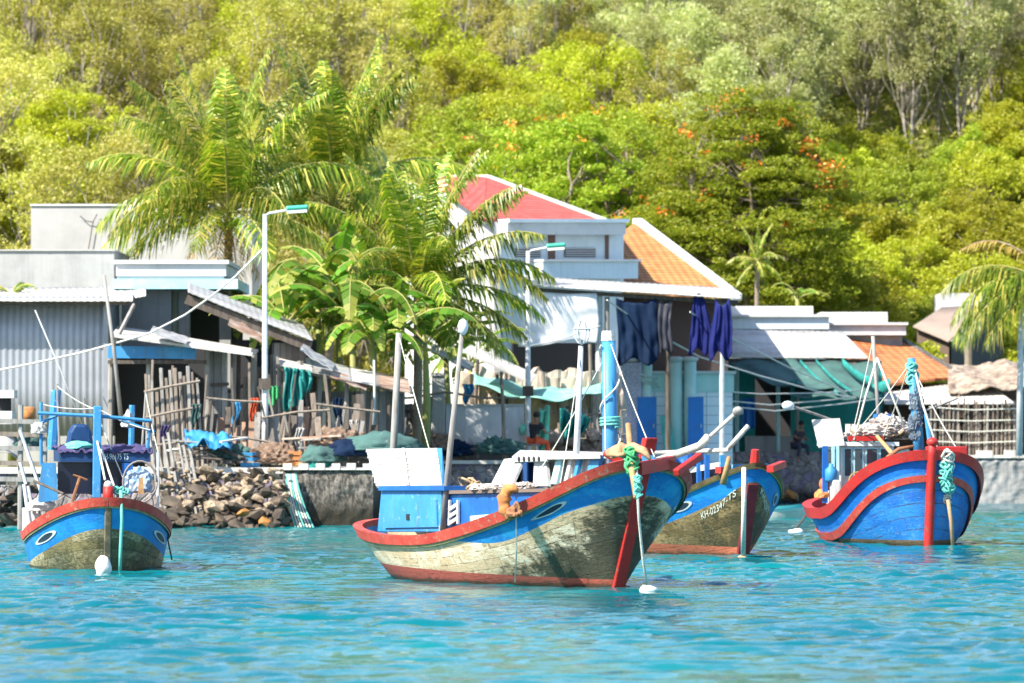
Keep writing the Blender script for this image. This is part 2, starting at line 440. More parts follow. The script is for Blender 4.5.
c=t.mix(t.ramp(t.noise(v,1.1,5,.7),.52,.66),c,(.22,.17,.10))
t.bump(t.noise(v,3,5,.7),.6,.2); t.base(c,.95,0,.1)
ground=m.build('ground',t.m,smooth=True); kind(ground,'structure','earth bank and grassy hillside rising behind the shacks')

# ================================================================ vegetation
def leaf_mesh(name, pts, size, mat_, aspect=.55, up=.35, out=None, rng=nrg, tri=False):
    """many small leaf faces at pts; size: scalar or array"""
    n=len(pts); pts=np.asarray(pts,float)
    d=rng.normal(size=(n,3)); 
    if out is not None: d+=out
    nrm=d/np.linalg.norm(d,axis=1)[:,None]; nrm[:,2]=np.abs(nrm[:,2])*(1-up)+up; nrm/=np.linalg.norm(nrm,axis=1)[:,None]
    a=rng.normal(size=(n,3)); a-=nrm*(a*nrm).sum(1)[:,None]; a/=np.linalg.norm(a,axis=1)[:,None]
    b=np.cross(nrm,a); sz=(np.asarray(size)*(.7+.6*rng.random(n)))[:,None]
    A=a*sz*.5; B=b*sz*.5*aspect
    V=np.stack([pts-A,pts-B*.9+A*.1,pts+A,pts+B*.9+A*.1],1).reshape(-1,3)
    return raw_mesh(name,V,4,mat_)
def raw_mesh(name,V,k,mat_):
    me=bpy.data.meshes.new(name); n=len(V)//k
    me.vertices.add(len(V)); me.vertices.foreach_set('co',V.astype(np.float32).ravel())
    me.loops.add(len(V)); me.loops.foreach_set('vertex_index',np.arange(len(V),dtype=np.int32))
    me.polygons.add(n); me.polygons.foreach_set('loop_start',np.arange(0,len(V),k,dtype=np.int32)); me.polygons.foreach_set('loop_total',np.full(n,k,dtype=np.int32))
    me.update(); me.materials.append(mat_); return me
def shell(c, r, n, rng, lo=.35):
    d=rng.normal(size=(n,3)); d/=np.linalg.norm(d,axis=1)[:,None]
    rad=(lo+(1-lo)*rng.random(n))**.6
    return np.asarray(c)+d*rad[:,None]*np.asarray(r)

L_olive=leafmat("olive_leaf",[(.34,.36,.06),(.48,.46,.11),(.53,.49,.20)],.5)
L_dry=leafmat("dry_olive_leaf",[(.41,.39,.09),(.51,.47,.14),(.55,.49,.24)],.48)
L_lime=leafmat('lime_leaf',[(.34,.38,.022),(.47,.50,.04),(.54,.53,.10)],.52)
L_green=leafmat('mid_green_leaf',[(.24,.31,.026),(.36,.42,.045),(.47,.50,.09)],.55)
L_dark=leafmat('feathery_green_leaf',[(.22,.31,.024),(.35,.43,.04),(.49,.51,.08)],.56)
L_grey=leafmat('grey_green_leaf',[(.33,.38,.15),(.45,.47,.21),(.52,.52,.28)],.5)
L_palm=leafmat('palm_leaflet',[(.11,.20,.012),(.25,.34,.03),(.60,.54,.10)],.45,.35,spec=.55)
L_palmdry=leafmat('dry_palm_leaflet',[(.42,.28,.07),(.5,.36,.1)],.3)
L_ban=leafmat('banana_leaf',[(.08,.19,.015),(.15,.29,.03),(.34,.38,.07)],.45,.5,spec=.3)
L_flower=leafmat('orange_blossom',[(.80,.24,.04),(.78,.17,.03),(.80,.38,.08)],.35)
bark_pale=mat('pale_bark',(.33,.29,.25),.9,(.20,.18,.155),3,(.4,.7),bump=.3)
bark=mat('brown_bark',(.20,.15,.11),.9,(.30,.25,.2),3,(.4,.7),bump=.3)
bark_palm=mat('palm_bark',(.27,.22,.17),.9,(.18,.14,.1),6,(.4,.7),stretch=(1,1,6))

def limb(m,p0,p1,r0,r1,bend=.12,n=5,rng=None,sides=5):
    p0,p1=Vector(p0),Vector(p1); L=(p1-p0).length; off=Vector((rng.normal(),rng.normal(),rng.normal()*.4))*L*bend
    pts=[p0.lerp(p1,i/n)+off*math.sin(PI*i/n) for i in range(n+1)]
    m.tube(pts,[r0+(r1-r0)*i/n for i in range(n+1)],sides); return pts

def tree_mesh(seed, h, spread, nclump, nleaf, leaf, lm, bk, stems=1, low=.3, shape='round', trunk_r=.1, clump=(.45,.85), flat=.75, up=.35):
    rng=np.random.default_rng(seed); m=MB(); P_=[]; S_=[]
    forks=[]
    for k in range(stems):
        a=rng.random()*6.28; lean=(.12+.2*rng.random())*spread*(0 if stems==1 else 1)
        top=(math.cos(a)*lean+rng.normal()*.15,math.sin(a)*lean+rng.normal()*.15,h*(.78 if shape!='umbrella' else .5))
        base=(math.cos(a)*.12*(stems>1),math.sin(a)*.12*(stems>1),-.6)
        forks.append(limb(m,base,top,trunk_r,trunk_r*.35,.06,8,rng,6))
    for k in range(nclump):
        u=(k+.5)/nclump
        a=rng.random()*6.28
        if shape=='round':
            z=h*(low+(1-low)*rng.random()); q=(z/h-low)/(1-low); rr=spread*math.sqrt(max(.05,1-(2*q-.85)**2*.75))*(.25+.75*rng.random()**.6)
        elif shape=='tall':
            z=h*(low+(1-low)*rng.random()); q=(z/h-low)/(1-low); rr=spread*(.35+.65*math.sin(PI*min(1,q*.85+.1)))*(.2+.8*rng.random()**.7)
        elif shape=='umbrella':
            rr=spread*math.sqrt(rng.random()); z=h*(1-.42*(rr/spread)**2-.30*rng.random()**1.5)
        else: # shrub
            rr=spread*math.sqrt(rng.random()); z=h*(1-(rr/spread)**2*.75)*(.35+.65*rng.random()**.5)
        c=np.array([math.cos(a)*rr,math.sin(a)*rr,z])
        cr=(clump[0]+(clump[1]-clump[0])*rng.random()); 
        f=forks[rng.integers(len(forks))]
        i0=min(len(f)-1,max(1,int((.35+.5*rng.random())*min(1,z/h)*len(f))))
        limb(m,f[i0],c-[0,0,cr*.2],trunk_r*.32,.012,.1,4,rng,4)
        nl=int(nleaf*(cr/clump[1])**2*(.7+.6*rng.random()))
        # a clump is itself a few sprays
        for s in range(4):
            cc=c+rng.normal(size=3)*cr*.45*np.array([1,1,flat])
            P_.append(shell(cc,np.array([cr*.62,cr*.62,cr*.62*flat]),max(3,nl//4),rng))
    pts=np.concatenate(P_)
    return m, leaf_mesh('crown',pts,leaf,lm,rng=rng,up=up)
class TreeKind:
    def __init__(s,name,cat,crown,bk,**kw):
        s.name=name; s.cat=cat; m,s.crown=tree_mesh(lm=crown,bk=bk,**kw); s.trunk=m.mesh('trunk',bk,smooth=True,recalc=False)
def plant(tk,loc,scale,rz,label,group=None,extra=(),sz=None):
    o=bpy.data.objects.new(tk.name,None); link(o); o.location=loc; o.scale=(scale,scale,sz or scale); o.rotation_euler=(0,0,rz)
    o['label']=label; o['category']=tk.cat
    if group: o['group']=group
    for nm,me in (('trunk',tk.trunk),('crown',tk.crown),*extra):
        c=bpy.data.objects.new(nm,me); link(c); c.parent=o
    return o

K_wispy=[TreeKind('wispy_tree','tree',L_olive,bark_pale,seed=s,h=6.5,spread=2.1,nclump=54,nleaf=285,leaf=0.136,stems=3,low=.12,shape='tall',trunk_r=.07,clump=(.4,.75)) for s in (1,2,3)]
K_dry=[TreeKind('wispy_tree','tree',L_dry,bark_pale,seed=s,h=6.2,spread=2.2,nclump=46,nleaf=255,leaf=0.128,stems=3,low=.15,shape='tall',trunk_r=.07,clump=(.4,.75)) for s in (4,5)]
K_lime=[TreeKind('bright_tree','tree',L_lime,bark,seed=s,h=5.2,spread=2.3,nclump=60,nleaf=345,leaf=0.160,stems=2,low=.1,shape='round',trunk_r=.1,clump=(.5,.9)) for s in (6,7)]
K_green=[TreeKind('leafy_tree','tree',L_green,bark,seed=s,h=5.5,spread=2.5,nclump=60,nleaf=360,leaf=0.168,stems=2,low=.12,shape='round',trunk_r=.12,clump=(.5,.95)) for s in (8,9)]
K_euc=[TreeKind('gum_tree','tree',L_grey,bark_pale,seed=s,h=9.0,spread=2.2,nclump=40,nleaf=345,leaf=0.176,stems=2,low=.45,shape='tall',trunk_r=.095,clump=(.55,1.0),up=.1) for s in (10,11,12)]
K_shrub=[TreeKind('bright_shrub','shrub',L_lime,bark,seed=s,h=2.6,spread=2.3,nclump=55,nleaf=390,leaf=0.152,stems=3,shape='shrub',trunk_r=.05,clump=(.4,.7)) for s in (13,14)]
K_shrubg=[TreeKind('green_shrub','shrub',L_green,bark,seed=s,h=2.6,spread=2.2,nclump=50,nleaf=390,leaf=0.144,stems=3,shape='shrub',trunk_r=.05,clump=(.4,.7)) for s in (15,16)]
K_umb=[TreeKind('spreading_tree','tree',L_lime,bark_pale,seed=s,h=5.6,spread=2.9,nclump=70,nleaf=390,leaf=0.136,stems=3,shape='umbrella',trunk_r=.1,clump=(.4,.75),flat=.5,up=.6) for s in (17,18)]

def ray_hill(px,py):
    """depth at which the sight line of a pixel meets the hill"""
    lo=218.
    for k in range(900):
        Y=lo+k*.15
        if zat(py,Y)<hill(xat(px,Y),Y): return Y
    return 320.
# ---- the notable trees
def spot(px,Y): x=xat(px,Y); return (x,Y,hill(x,Y)-.1)
def plant_at(tk,px,py_top,Y,label,group=None,rz=0,base_h=None,wide=1.0,extra=()):
    if Y is None:
        Y=216.
        while Y<300 and hill(xat(px,Y),Y)-.1+base_h*1.12<zat(py_top,Y): Y+=.5
    x,y,z=spot(px,Y); h=zat(py_top,Y)-z; s=h/base_h
    return plant(tk,(x,y,z),s*wide,rz,label,group,extra,sz=s)
taken=[]   # (px,py,radius) where the notable crowns stand
plant_at(K_umb[0],78,92,None,'broad spreading tree with lime green top above the pale flat wall',None,.4,5.6,.95)
plant_at(K_umb[1],8,128,None,'lime green spreading tree cut by the picture edge above the pale wall',None,1.4,5.6,.9)
for (px,pt,Y,k,lab) in ((30,178,None,0,'low dark green bush just above the pale flat wall, nearest the picture edge'),(95,168,None,1,'low green bush under the broad lime topped spreading tree'),(150,164,None,0,'low green bush above the pale wall beside the tallest coconut palm')):
    plant_at(K_shrubg[k],px,pt,Y,lab,None,px,2.6,1.25)

# flame trees: wide layered crowns with orange blossom and dark arching limbs
def flame_tree(name_label, px, py_top, Y, h_px, half_w_px, seed, nclump=130, blossoms=60, low=.25, bl_side=None):
    rng=np.random.default_rng(seed); k=Y/F; x,y,z=spot(px,Y); ztop=zat(py_top,Y); h=ztop-z; W=half_w_px*k
    T=thing('flame_tree',name_label,'tree',(x,y,z),local=True)
    m=MB(); P_=[]; tops=[]
    fork=Vector((.1,0,h*.36)); limb(m,(0,0,-.6),fork,.24,.2,.05,5,rng,8)
    mains=[]
    for i in range(7):
        a=i/7*6.28+rng.normal()*.25; rr=W*(.62+.25*rng.random())
        e=Vector((math.cos(a)*rr,math.sin(a)*rr*.75,h*(.60+.14*rng.random())))
        mains.append(limb(m,fork,e,.14,.05,.10,7,rng,6))
    for i in range(nclump):
        a=rng.random()*6.28; q=math.sqrt(rng.random()); rr=W*q
        lay=rng.random()
        zz=h*(1-.46*q**2.2)-lay*h*(1-low)*.55*(1-.35*q)
        c=np.array([math.cos(a)*rr,math.sin(a)*rr*.8,zz]); cr=.6+.6*rng.random()
        f=mains[rng.integers(7)]; limb(m,min(f,key=lambda p:(p-Vector(c)).length),c,.045,.01,.08,4,rng,4)
        for s in range(5):
            cc=c+rng.normal(size=3)*np.array([cr*.6,cr*.6,cr*.18])
            P_.append(shell(cc,np.array([cr*.55,cr*.55,cr*.22]),84,rng))
        if lay<.3: tops.append(c+[0,0,.15])
    m.build('trunk',bark,T,smooth=True,recalc=False)
    me=leaf_mesh('crown',np.concatenate(P_),.15,L_dark,rng=rng,up=.45); o=bpy.data.objects.new('crown',me); link(o); o.parent=T
    B=[]; tops=np.array(tops)
    for i in range(blossoms):
        c=tops[rng.integers(len(tops))]
        if bl_side and rng.random()<.45:
            d=((tops[:,0]-bl_side[0]*W)**2+((tops[:,2]/h-bl_side[1])*h)**2); c=tops[np.argsort(d)[rng.integers(8)]]
        B.append(shell(c+rng.normal(size=3)*.2,np.array([.32,.32,.18]),9,rng))
    me=leaf_mesh('blossom',np.concatenate(B),.17,L_flower,rng=rng,up=.4); o=bpy.data.objects.new('blossom',me); link(o); o.parent=T
    return T
flame_tree('big flame tree with orange blossom and pale forked limbs behind the orange tiled gable',745,84,231,230,112,21,230,150,bl_side=(.85,.78))
flame_tree('rounded flame tree with scattered orange blossom behind the red roofed white house',560,112,233,150,105,22,190,45,low=.3)
flame_tree('half hidden green flame tree between the coconut palms and the red roof',470,128,236,150,70,23,120,8,low=.3)

# gum trees with pale stems
for i,(px,pt,Y,k,wd,lab) in enumerate((
    (962,-40,262,0,1.0,'tallest gum tree with pale crossed stems above the lime shrub slope'),
    (1000,-20,266,1,.9,'gum tree with pale stems beside the tallest one near the picture edge'),
    (915,20,264,2,.95,'slim grey green gum tree just beside the crossed pale stems'),
    (860,-30,266,1,.9,'grey gum tree on a single thin bare pole of a trunk behind the flame tree'),
    (790,-10,262,0,1.1,'full grey green gum tree directly behind the big flame tree crown'),
    (660,-30,262,2,1.0,'dark grey green gum tree above the rounded flame tree'),
    (705,-60,272,0,1.0,'pale gum tree high on the slope between two darker gum trees'),
    (535,-50,266,1,.75,'dark slender gum tree leaning out of the olive scrub, above the rounded flame tree'))):
    plant_at(K_euc[k],px,pt,Y,lab,None,i*1.3,9.0,wd)

# small background trees fill the slope, each an object
grp={'wispy':'wispy trees on the hillside','dry':'dry wispy trees on the hillside','lime':'bright leafy trees on the hillside','green':'mid green trees on the hillside','euc':'gum trees on the hillside','shrub':'lime shrubs on the slope','shrubg':'green shrubs on the slope'}
labs={'wispy':'thin olive green wispy tree in the scrub high on the hillside','dry':'brownish wispy half dry tree in the scrub on the hillside','lime':'bright yellow green leafy tree in the hillside scrub','green':'mid green leafy tree on the hillside behind the houses','euc':'grey green gum tree among its like on the upper slope','shrub':'lime yellow rounded shrub on the open slope below the gum trees','shrubg':'darker green rounded shrub on the slope behind the houses'}
KK={'wispy':K_wispy,'dry':K_dry,'lime':K_lime,'green':K_green,'euc':K_euc,'shrub':K_shrub,'shrubg':K_shrubg}
r2=random.Random(4)
row=0; Yr=221.0; count=0
while Yr<291:
    step=3.3 if Yr<255 else 3.9
    half=.0853*Yr+9
    nX=int(2*half/step)
    for i in range(nX+1):
        x=-half+i*step+(row%2)*step*.5+r2.uniform(-.9,.9); y=Yr+r2.uniform(-1.2,1.2)
        px=512+x*F/y; z=hill(x,y); pb=HZ-(z-H)*F/y; py=pb-85
        if pb<-30: continue
        nz=noise.noise(Vector((px*.009,py*.012,3)))
        if px>805 and pb>160:   k='shrub' if nz>-.22 else 'shrubg'
        elif px>610:
            if py<150: k='euc' if r2.random()<.55 else ('wispy' if r2.random()<.5 else 'lime')
            else: k='green' if nz<.12 else 'lime'
        elif px<190:
            k=('lime' if nz>.1 else 'green') if pb>150 and r2.random()<.5 else ('wispy' if r2.random()<.7 else 'dry')
        elif px<420: k='wispy' if r2.random()<.62 else ('dry' if r2.random()<.6 else 'lime')
        else:
            k=('lime' if nz>-.05 else 'green') if py>60 else ('wispy' if r2.random()<.45 else 'dry' if r2.random()<.55 else 'lime')
        if 590<px<860 and pb>240 and k!='shrub': k='green'
        sc={'wispy':1.0,'dry':.95,'lime':.85,'green':.85,'euc':.8,'shrub':.95,'shrubg':.9}[k]*r2.uniform(.78,1.18)
        plant(r2.choice(KK[k]),(x,y,z-.1),sc,r2.uniform(0,6.28),labs[k],grp[k]); count+=1
    Yr+=step*.92; row+=1
print('hill trees',count)
# low ground cover nobody could count
rng=np.random.default_rng(77); n=115000
yy=218+70*rng.random(n)**1.2; xx=(rng.random(n)*2-1)*(.0853*yy+14)
hh=np.array([hill(a,b) for a,b in zip(xx,yy)])
pts=np.stack([xx,yy,hh+.1+.9*rng.random(n)**2],-1)
me=leaf_mesh('undergrowth',pts,.30,leafmat('undergrowth_leaf',[(.22,.25,.035),(.33,.35,.06),(.34,.30,.12)],.4),rng=rng)
kind(link(bpy.data.objects.new('undergrowth',me)),'stuff','low grass and scrub covering the hillside between the trees')

# ---- coconut palms
def frond_mesh(curve, leaflet, lm, nl=46, droop=.55, width=.06, seed=0, fold=.5, both=True):
    """curve: list of Vectors along the rib; leaflets hang from both sides"""
    rng=np.random.default_rng(seed); m=MB(); n=len(curve)
    m.tube(curve,[.045*(1-.8*i/(n-1)) for i in range(n)],4,mi=1,cap=False)
    def at(u):
        f=u*(n-1); i=min(int(f),n-2); return curve[i].lerp(curve[i+1],f-i), (curve[i+1]-curve[i]).normalized()
    for k in range(nl):
        u=.14+.86*k/(nl-1); p,t=at(u)
        side=t.cross(Vector((0,0,1))); 
        if side.length<.25: side=t.cross(Vector((math.cos(seed),math.sin(seed),0)))
        side.normalize(); upv=side.cross(t)
        L=leaflet*(math.sin(PI*min(1,.16+.8*u))**.7)*(.85+.3*rng.random())
        for s in(-1,1):
            d=(side*s*.85+t*(.45+.35*u)+upv*(.22-fold*.3)).normalized()
            d=(d+Vector(rng.normal(size=3))*.13).normalized(); dr_=droop*(.6+.8*rng.random())
            p1=p+d*L*.5+Vector((0,0,-dr_*L*.16)); p2=p+d*L*.84+Vector((0,0,-dr_*L*.70))
            wv=t*width*.5
            m.quad(p-wv*.6,p+wv*.6,p1+wv,p1-wv); m.poly([p1-wv,p1+wv,p2])
    return m
def frond_curve(c,az,el,L,drop,n=10,twist=0):
    pts=[]; d=Vector((math.cos(az)*math.cos(el),math.sin(az)*math.cos(el),math.sin(el))); p=Vector(c)
    for i in range(n+1):
        pts.append(p.copy()); p=p+d*(L/n)
        d=(d+Vector((math.cos(az+twist)*.02,math.sin(az+twist)*.02,-drop*(.4+1.2*i/n)/n*1.6))).normalized()
    return pts
rib=mat('palm_rib',(.32,.30,.09),.6)
def palm(label, crown, ground_z, fronds, seed, trunk_r=.14, base_dx=0, dry=(), leaflet=1.2, nuts=True, trunk=True):
    cx,cy,cz=crown
    T=thing('coconut_palm',label,'palm tree',(cx+base_dx,cy,ground_z))
    rng=np.random.default_rng(seed)
    pts=[Vector((cx+base_dx*(1-u)**1.6,cy,ground_z-.3+(cz-ground_z+.3)*u)) for u in [i/14 for i in range(15)]]
    m=MB(); m.tube(pts,[trunk_r*(1.5-.6*min(1,i/4)) *(1+.06*(i%2)) for i in range(15)],9); m.build('trunk',bark_palm,T,smooth=True)
    for i,(az,el,L,drop) in enumerate(fronds):
        cv=frond_curve(crown,R(az),R(el),L,drop,11)
        frond_mesh(cv,leaflet*(L/4.6)**.5,L_palm,int(84*L/4.4),droop=.7+.5*rng.random(),seed=seed*31+i,fold=.3+.6*rng.random()).build('frond',[L_palm,rib],T,recalc=False)
    for i,(az,el,L,drop) in enumerate(dry):
        cv=frond_curve(crown,R(az),R(el),L,drop,9)
        frond_mesh(cv,leaflet*.55,L_palmdry,26,droop=1.0,seed=seed*57+i).build('dry_frond',[L_palmdry,rust],T,recalc=False)
    if nuts:
        for i in range(5):
            a=i*1.25+seed; m=MB(); m.blob((cx+.3*math.cos(a),cy+.3*math.sin(a),cz-.32-.1*(i%2)),.14,1,.1,seed=i); m.build('coconut',L_green,T,smooth=True)
    return T
def fr(n,rs,el0,el1,L,d0,d1):
    rr=random.Random(rs); return [((i*360/n+rr.uniform(-16,16)),rr.uniform(el0,el1),L*rr.uniform(.85,1.12),rr.uniform(d0,d1)) for i in range(n)]
palm('tallest coconut palm with yellow dried fronds, above the white parapet',P(228,212,182),1.6,
     [(150,74,4.6,.45),(30,72,4.6,.45),(270,70,4.4,.6),(170,62,4.6,.75),(20,30,3.6,1.3),(205,24,4.2,1.2),(168,-2,4.0,.9),(255,10,3.6,1.2),(300,0,3.4,1.2),(185,80,5.0,.25),(10,84,5.1,.3),(95,76,4.9,.4),(200,66,5.0,.5),(340,64,5.0,.6),(178,48,4.8,.95),(165,28,4.5,1.15),(186,10,4.2,.95),(0,44,4.8,1.0),(12,22,4.5,1.15),(350,2,4.0,1.0),(60,50,4.6,.9),(125,52,4.7,.9),(235,38,4.4,1.2),(300,30,4.4,1.2),(270,55,4.6,1.0)],1,base_dx=.3,
     dry=[(250,-50,2.6,.8),(290,-60,2.6,.7),(210,-35,2.4,1.0),(330,-55,2.3,.8)])
palm('coconut palm in the middle of the clump behind the first street lamp',P(334,200,186),1.6,
     [(140,80,4.9,.3),(40,78,4.9,.35),(270,72,4.6,.55),(10,70,4.5,.6),(170,58,3.8,1.0),(335,30,4.2,1.2),(250,8,3.6,1.2),(295,0,3.5,1.2),(20,-4,3.6,1.0),(175,78,5.2,.25),(5,82,5.3,.28),(100,74,5.0,.4),(192,62,5.0,.5),(350,70,4.6,.5),(170,44,4.8,.95),(188,20,4.5,1.1),(5,40,4.8,.95),(15,16,4.5,1.1),(345,74,4.6,.5),(70,48,4.6,.9),(130,40,4.7,1.0),(240,40,4.4,1.2),(290,26,4.5,1.2),(265,60,4.6,.9)],2,base_dx=-.4)
palm('lower coconut palm whose fronds arch in front of the white house',P(418,292,172),1.6,
     fr(6,35,60,82,4.3,.3,.6)+fr(5,36,-10,35,3.7,.9,1.3)+[(355,-18,3.4,.8),(330,-10,3.4,1.0),(300,-20,3.0,1.0),(180,80,4.4,.3),(15,76,4.5,.35),(100,70,4.3,.5),(195,58,4.3,.7),(165,34,4.0,1.1),(190,10,3.6,1.1),(240,44,4.0,1.2),(285,50,4.0,1.0),(75,45,4.0,1.0),(345,62,4.4,.6),(0,36,4.2,1.0),(8,14,3.9,.9),(-12,48,4.2,.8),(-6,-4,3.4,.7),(12,60,4.4,.6)],3,
     dry=[(285,-22,1.9,.8),(320,-14,2.2,.7),(300,-35,1.7,.8)],leaflet=1.0)
palm('coconut palm entering from the picture edge beside the tall pole',P(1054,288,206),1.6,
     [(178,34,4.2,1.2),(188,22,4.2,1.5),(198,6,3.8,1.3),(206,-12,3.5,1.1),(168,-2,3.9,1.2),(182,8,4.2,1.4),(0,60,4.5,.6),(20,30,4.5,1.0),(340,20,4.3,1.1),(40,66,4.5,.5),(320,50,4.4,.8)],4,dry=[(176,56,3.9,1.3)],leaflet=1.1)
palm('small upright palm with narrow crown in front of the big flame tree',P(757,262,224),zat(300,224)-1,
     fr(5,12,66,84,1.5,.3,.7)+fr(6,13,15,50,1.2,.9,1.4)+fr(5,14,-40,0,1.2,.8,1.2),5,trunk_r=.10,leaflet=.4,nuts=False)

# ---- banana plants
def banana_leaf(m,c,az,el,L,drop,Wd,seed):
    rng=random.Random(seed); cv=frond_curve(c,az,el,L,drop,14); n=len(cv)
    for s in(-1,1):
        for i in range(2,n-1):
            u0,u1=(i-2)/(n-3),(i-1)/(n-3)
            t=(cv[i+1]-cv[i]).normalized(); side=t.cross(Vector((0,0,1)))
            if side.length<.2: side=t.cross(Vector((math.cos(az+1.5),math.sin(az+1.5),0)))
            side.normalize()
            w0=Wd*math.sin(PI*min(1,.12+u0*.86))**.6; w1=Wd*math.sin(PI*min(1,.12+u1*.86))**.6
            tilt=.25+.5*rng.random()*(u0>.1); dz=Vector((0,0,-tilt))
            g=rng.choice((.72,.85,.92,1.0,1.0))
            a=cv[i]; b=cv[i].lerp(cv[i+1],g)
            m.quad(a,b,b+(side*s+dz).normalized()*w1,a+(side*s+dz).normalized()*w0)
    m.tube(cv,[.03*(1-.8*i/n) for i in range(n)],4,mi=1,cap=False)
def banana(label,px,py,Y,nl,L,seed,gz=1.6,stem_r=.11):
    c=P(px,py,Y); T=thing('banana_plant',label,'banana plant',(c.x,Y,gz))
    m=MB(); m.tube([(c.x,Y,gz-.2),(c.x+.05,Y,(gz+c.z)/2),tuple(c)],[stem_r*1.2,stem_r,stem_r*.6],8); m.build('stem',mat('banana_stem',(.2,.24,.06),.6,(.3,.25,.1),3),T,smooth=True)
    rr=random.Random(seed)
    for i in range(nl):
        m=MB(); banana_leaf(m,c-Vector((0,0,rr.uniform(0,.3))),i*2.4+rr.uniform(-.4,.4),R(rr.uniform(28,80)),L*rr.uniform(.75,1.15),rr.uniform(.9,2.6),L*.10*rr.uniform(.8,1.2),seed*17+i)
        m.build('leaf',[L_ban,rib],T,recalc=False)
banana('banana plant with one upright young leaf beside the first street lamp',318,300,170,12,3.2,1)
banana('broad banana plant with split drooping leaves behind the low shack roof',352,322,168,12,3.2,2)
banana('banana plant nearest the pale mast pole, leaves hanging over the shack roof',395,330,168,11,3.0,3)
banana('small banana plant behind the street lamp post and the board shack',286,322,169,9,2.8,4)
banana('banana plant leaning over the bent roof strip by the pale rendered wall',446,352,175,10,2.4,13)
banana('low banana plant beside the wall of the white house, below the palm fronds',470,362,182,9,2.2,14)
banana('taller banana plant between two others with a pale upright leaf',338,296,171,11,2.9,11)
banana('banana plant with low hanging leaves just over the rusty sheet roof',372,340,167,10,2.6,12)
banana('banana plant under the middle coconut palm with tall leaves',372,282,174,10,3.1,5)
banana('banana plant close under the lower coconut palm crown',425,338,170,7,2.7,6)
banana('banana plant peeping over the tin shed roof at the picture edge',12,294,169,6,1.3,7)
banana('banana plant behind the white parapet and dark shack roof',252,310,172,9,2.4,8)
banana('young banana plant rising in front of the lime shrubs and flat roofs',797,296,222,6,1.2,9,gz=zat(330,222))
# leafy bush at the far picture edge by the pale wall
plant(K_lime[0],(xat(4,186),186,1.5),1.15,2.0,'yellow green leafy tree standing against the pale flat wall')
plant(K_shrub[1],(xat(915,213),217,2.2),.75,1.0,'lime shrub squeezed between the right tiled roof and the brown roofed hut')
for i,(px,Y) in enumerate(((660,219),(700,218),(760,219),(815,219),(870,220))):
    plant(K_shrub[i%2],(xat(px,Y),Y,hill(xat(px,Y),Y)+1.6),1.25,i*1.1,'lime shrub on the bank directly behind the flat roofed houses','shrubs behind the flat roofs')
# ================================================================ quay walls, rocks, shacks, houses
def pxbox(m,x0,x1,y0,y1,Y,depth,mi=0):
    """box whose front face fills the pixel rectangle at depth Y"""
    m.box2((xat(x0,Y),Y,zat(y1,Y)),(xat(x1,Y),Y+depth,zat(y0,Y)),mi)
def corr(m,a,b,c,d,period=.18,amp=.025,nv=4,mi=0,uvs=None,roofamp=.3):
    """corrugated sheet a-b (along corrugation count) to d-c"""
    a,b,c,d=[Vector(p) for p in(a,b,c,d)]
    L=(b-a).length; nu=max(8,int(L/period*4)); nn=(b-a).cross(d-a).normalized()
    def fn(u,v):
        p=a.lerp(b,u).lerp(d.lerp(c,u),v); return p+nn*(amp*roofamp*math.sin(2*PI*u*L/period)+.012*noise.noise(p*1.3))
    m.grid(fn,nu,nv,mi)
def solid(o,th=.02,off=0):
    s=o.modifiers.new('Solidify','SOLIDIFY'); s.thickness=th; s.offset=off; return o

# ---- stone materials
t=NT('rubble_wall'); v=t.coord('Object'); vo=t.n('ShaderNodeTexVoronoi'); vo.inputs['Scale'].default_value=3.2; t.l(v,vo.inputs['Vector'])
vd=t.n('ShaderNodeTexVoronoi',feature='DISTANCE_TO_EDGE'); vd.inputs['Scale'].default_value=3.2; t.l(v,vd.inputs['Vector'])
sv=t.sep(vo.outputs['Color']); c=t.mix(sv[0],(.20,.17,.17),(.34,.29,.29)); c=t.mix(t.math('GREATER_THAN',sv[1],.75),c,(.24,.19,.26))
c=t.mix(t.ramp(vd.outputs['Distance'],.05,.0),c,(.42,.39,.38)); c=t.mix(t.ramp(t.noise(v,2,5,.7),.5,.7),c,(.11,.10,.09)); c=t.mix(t.ramp(t.math('ADD',t.sep(v)[2],t.math('MULTIPLY',t.noise(v,2.5,5,.7),.5)),1.0,.45),c,(.045,.04,.032))
t.bump(t.ramp(vd.outputs['Distance'],0,.09),.9,.06); rubble=t.base(c,.9,0,.2)
t=NT('rough_render'); v=t.coord('Object',(1.6,1.6,.8)); n_=t.noise(v,7,8,.78)
c=t.mix(t.ramp(n_,.40,.60),(.075,.065,.055),(.33,.30,.265)); c=t.mix(t.ramp(t.sep(t.coord('Object'))[2],1.0,.25),c,(.05,.045,.035))
t.bump(n_,1.0,.15); rough_render=t.base(c,.95,0,.15)
conc_cap=mat('light_coping',(.60,.58,.54),.9,(.42,.40,.37),2,(.45,.7))
rock_m=mat('tan_rock',(.36,.27,.185),.9,(.13,.095,.065),2.2,(.40,.6),(.40,.32,.24),5,(.54,.70),bump=.5,bscale=12)
rock_d=mat('dark_wet_rock',(.055,.042,.032),.7,(.11,.08,.055),1.6,(.4,.65),bump=.5,bscale=12)
rock_o=mat('orange_rock',(.36,.16,.04),.85,(.34,.15,.05),3,(.4,.65),bump=.4,bscale=14)

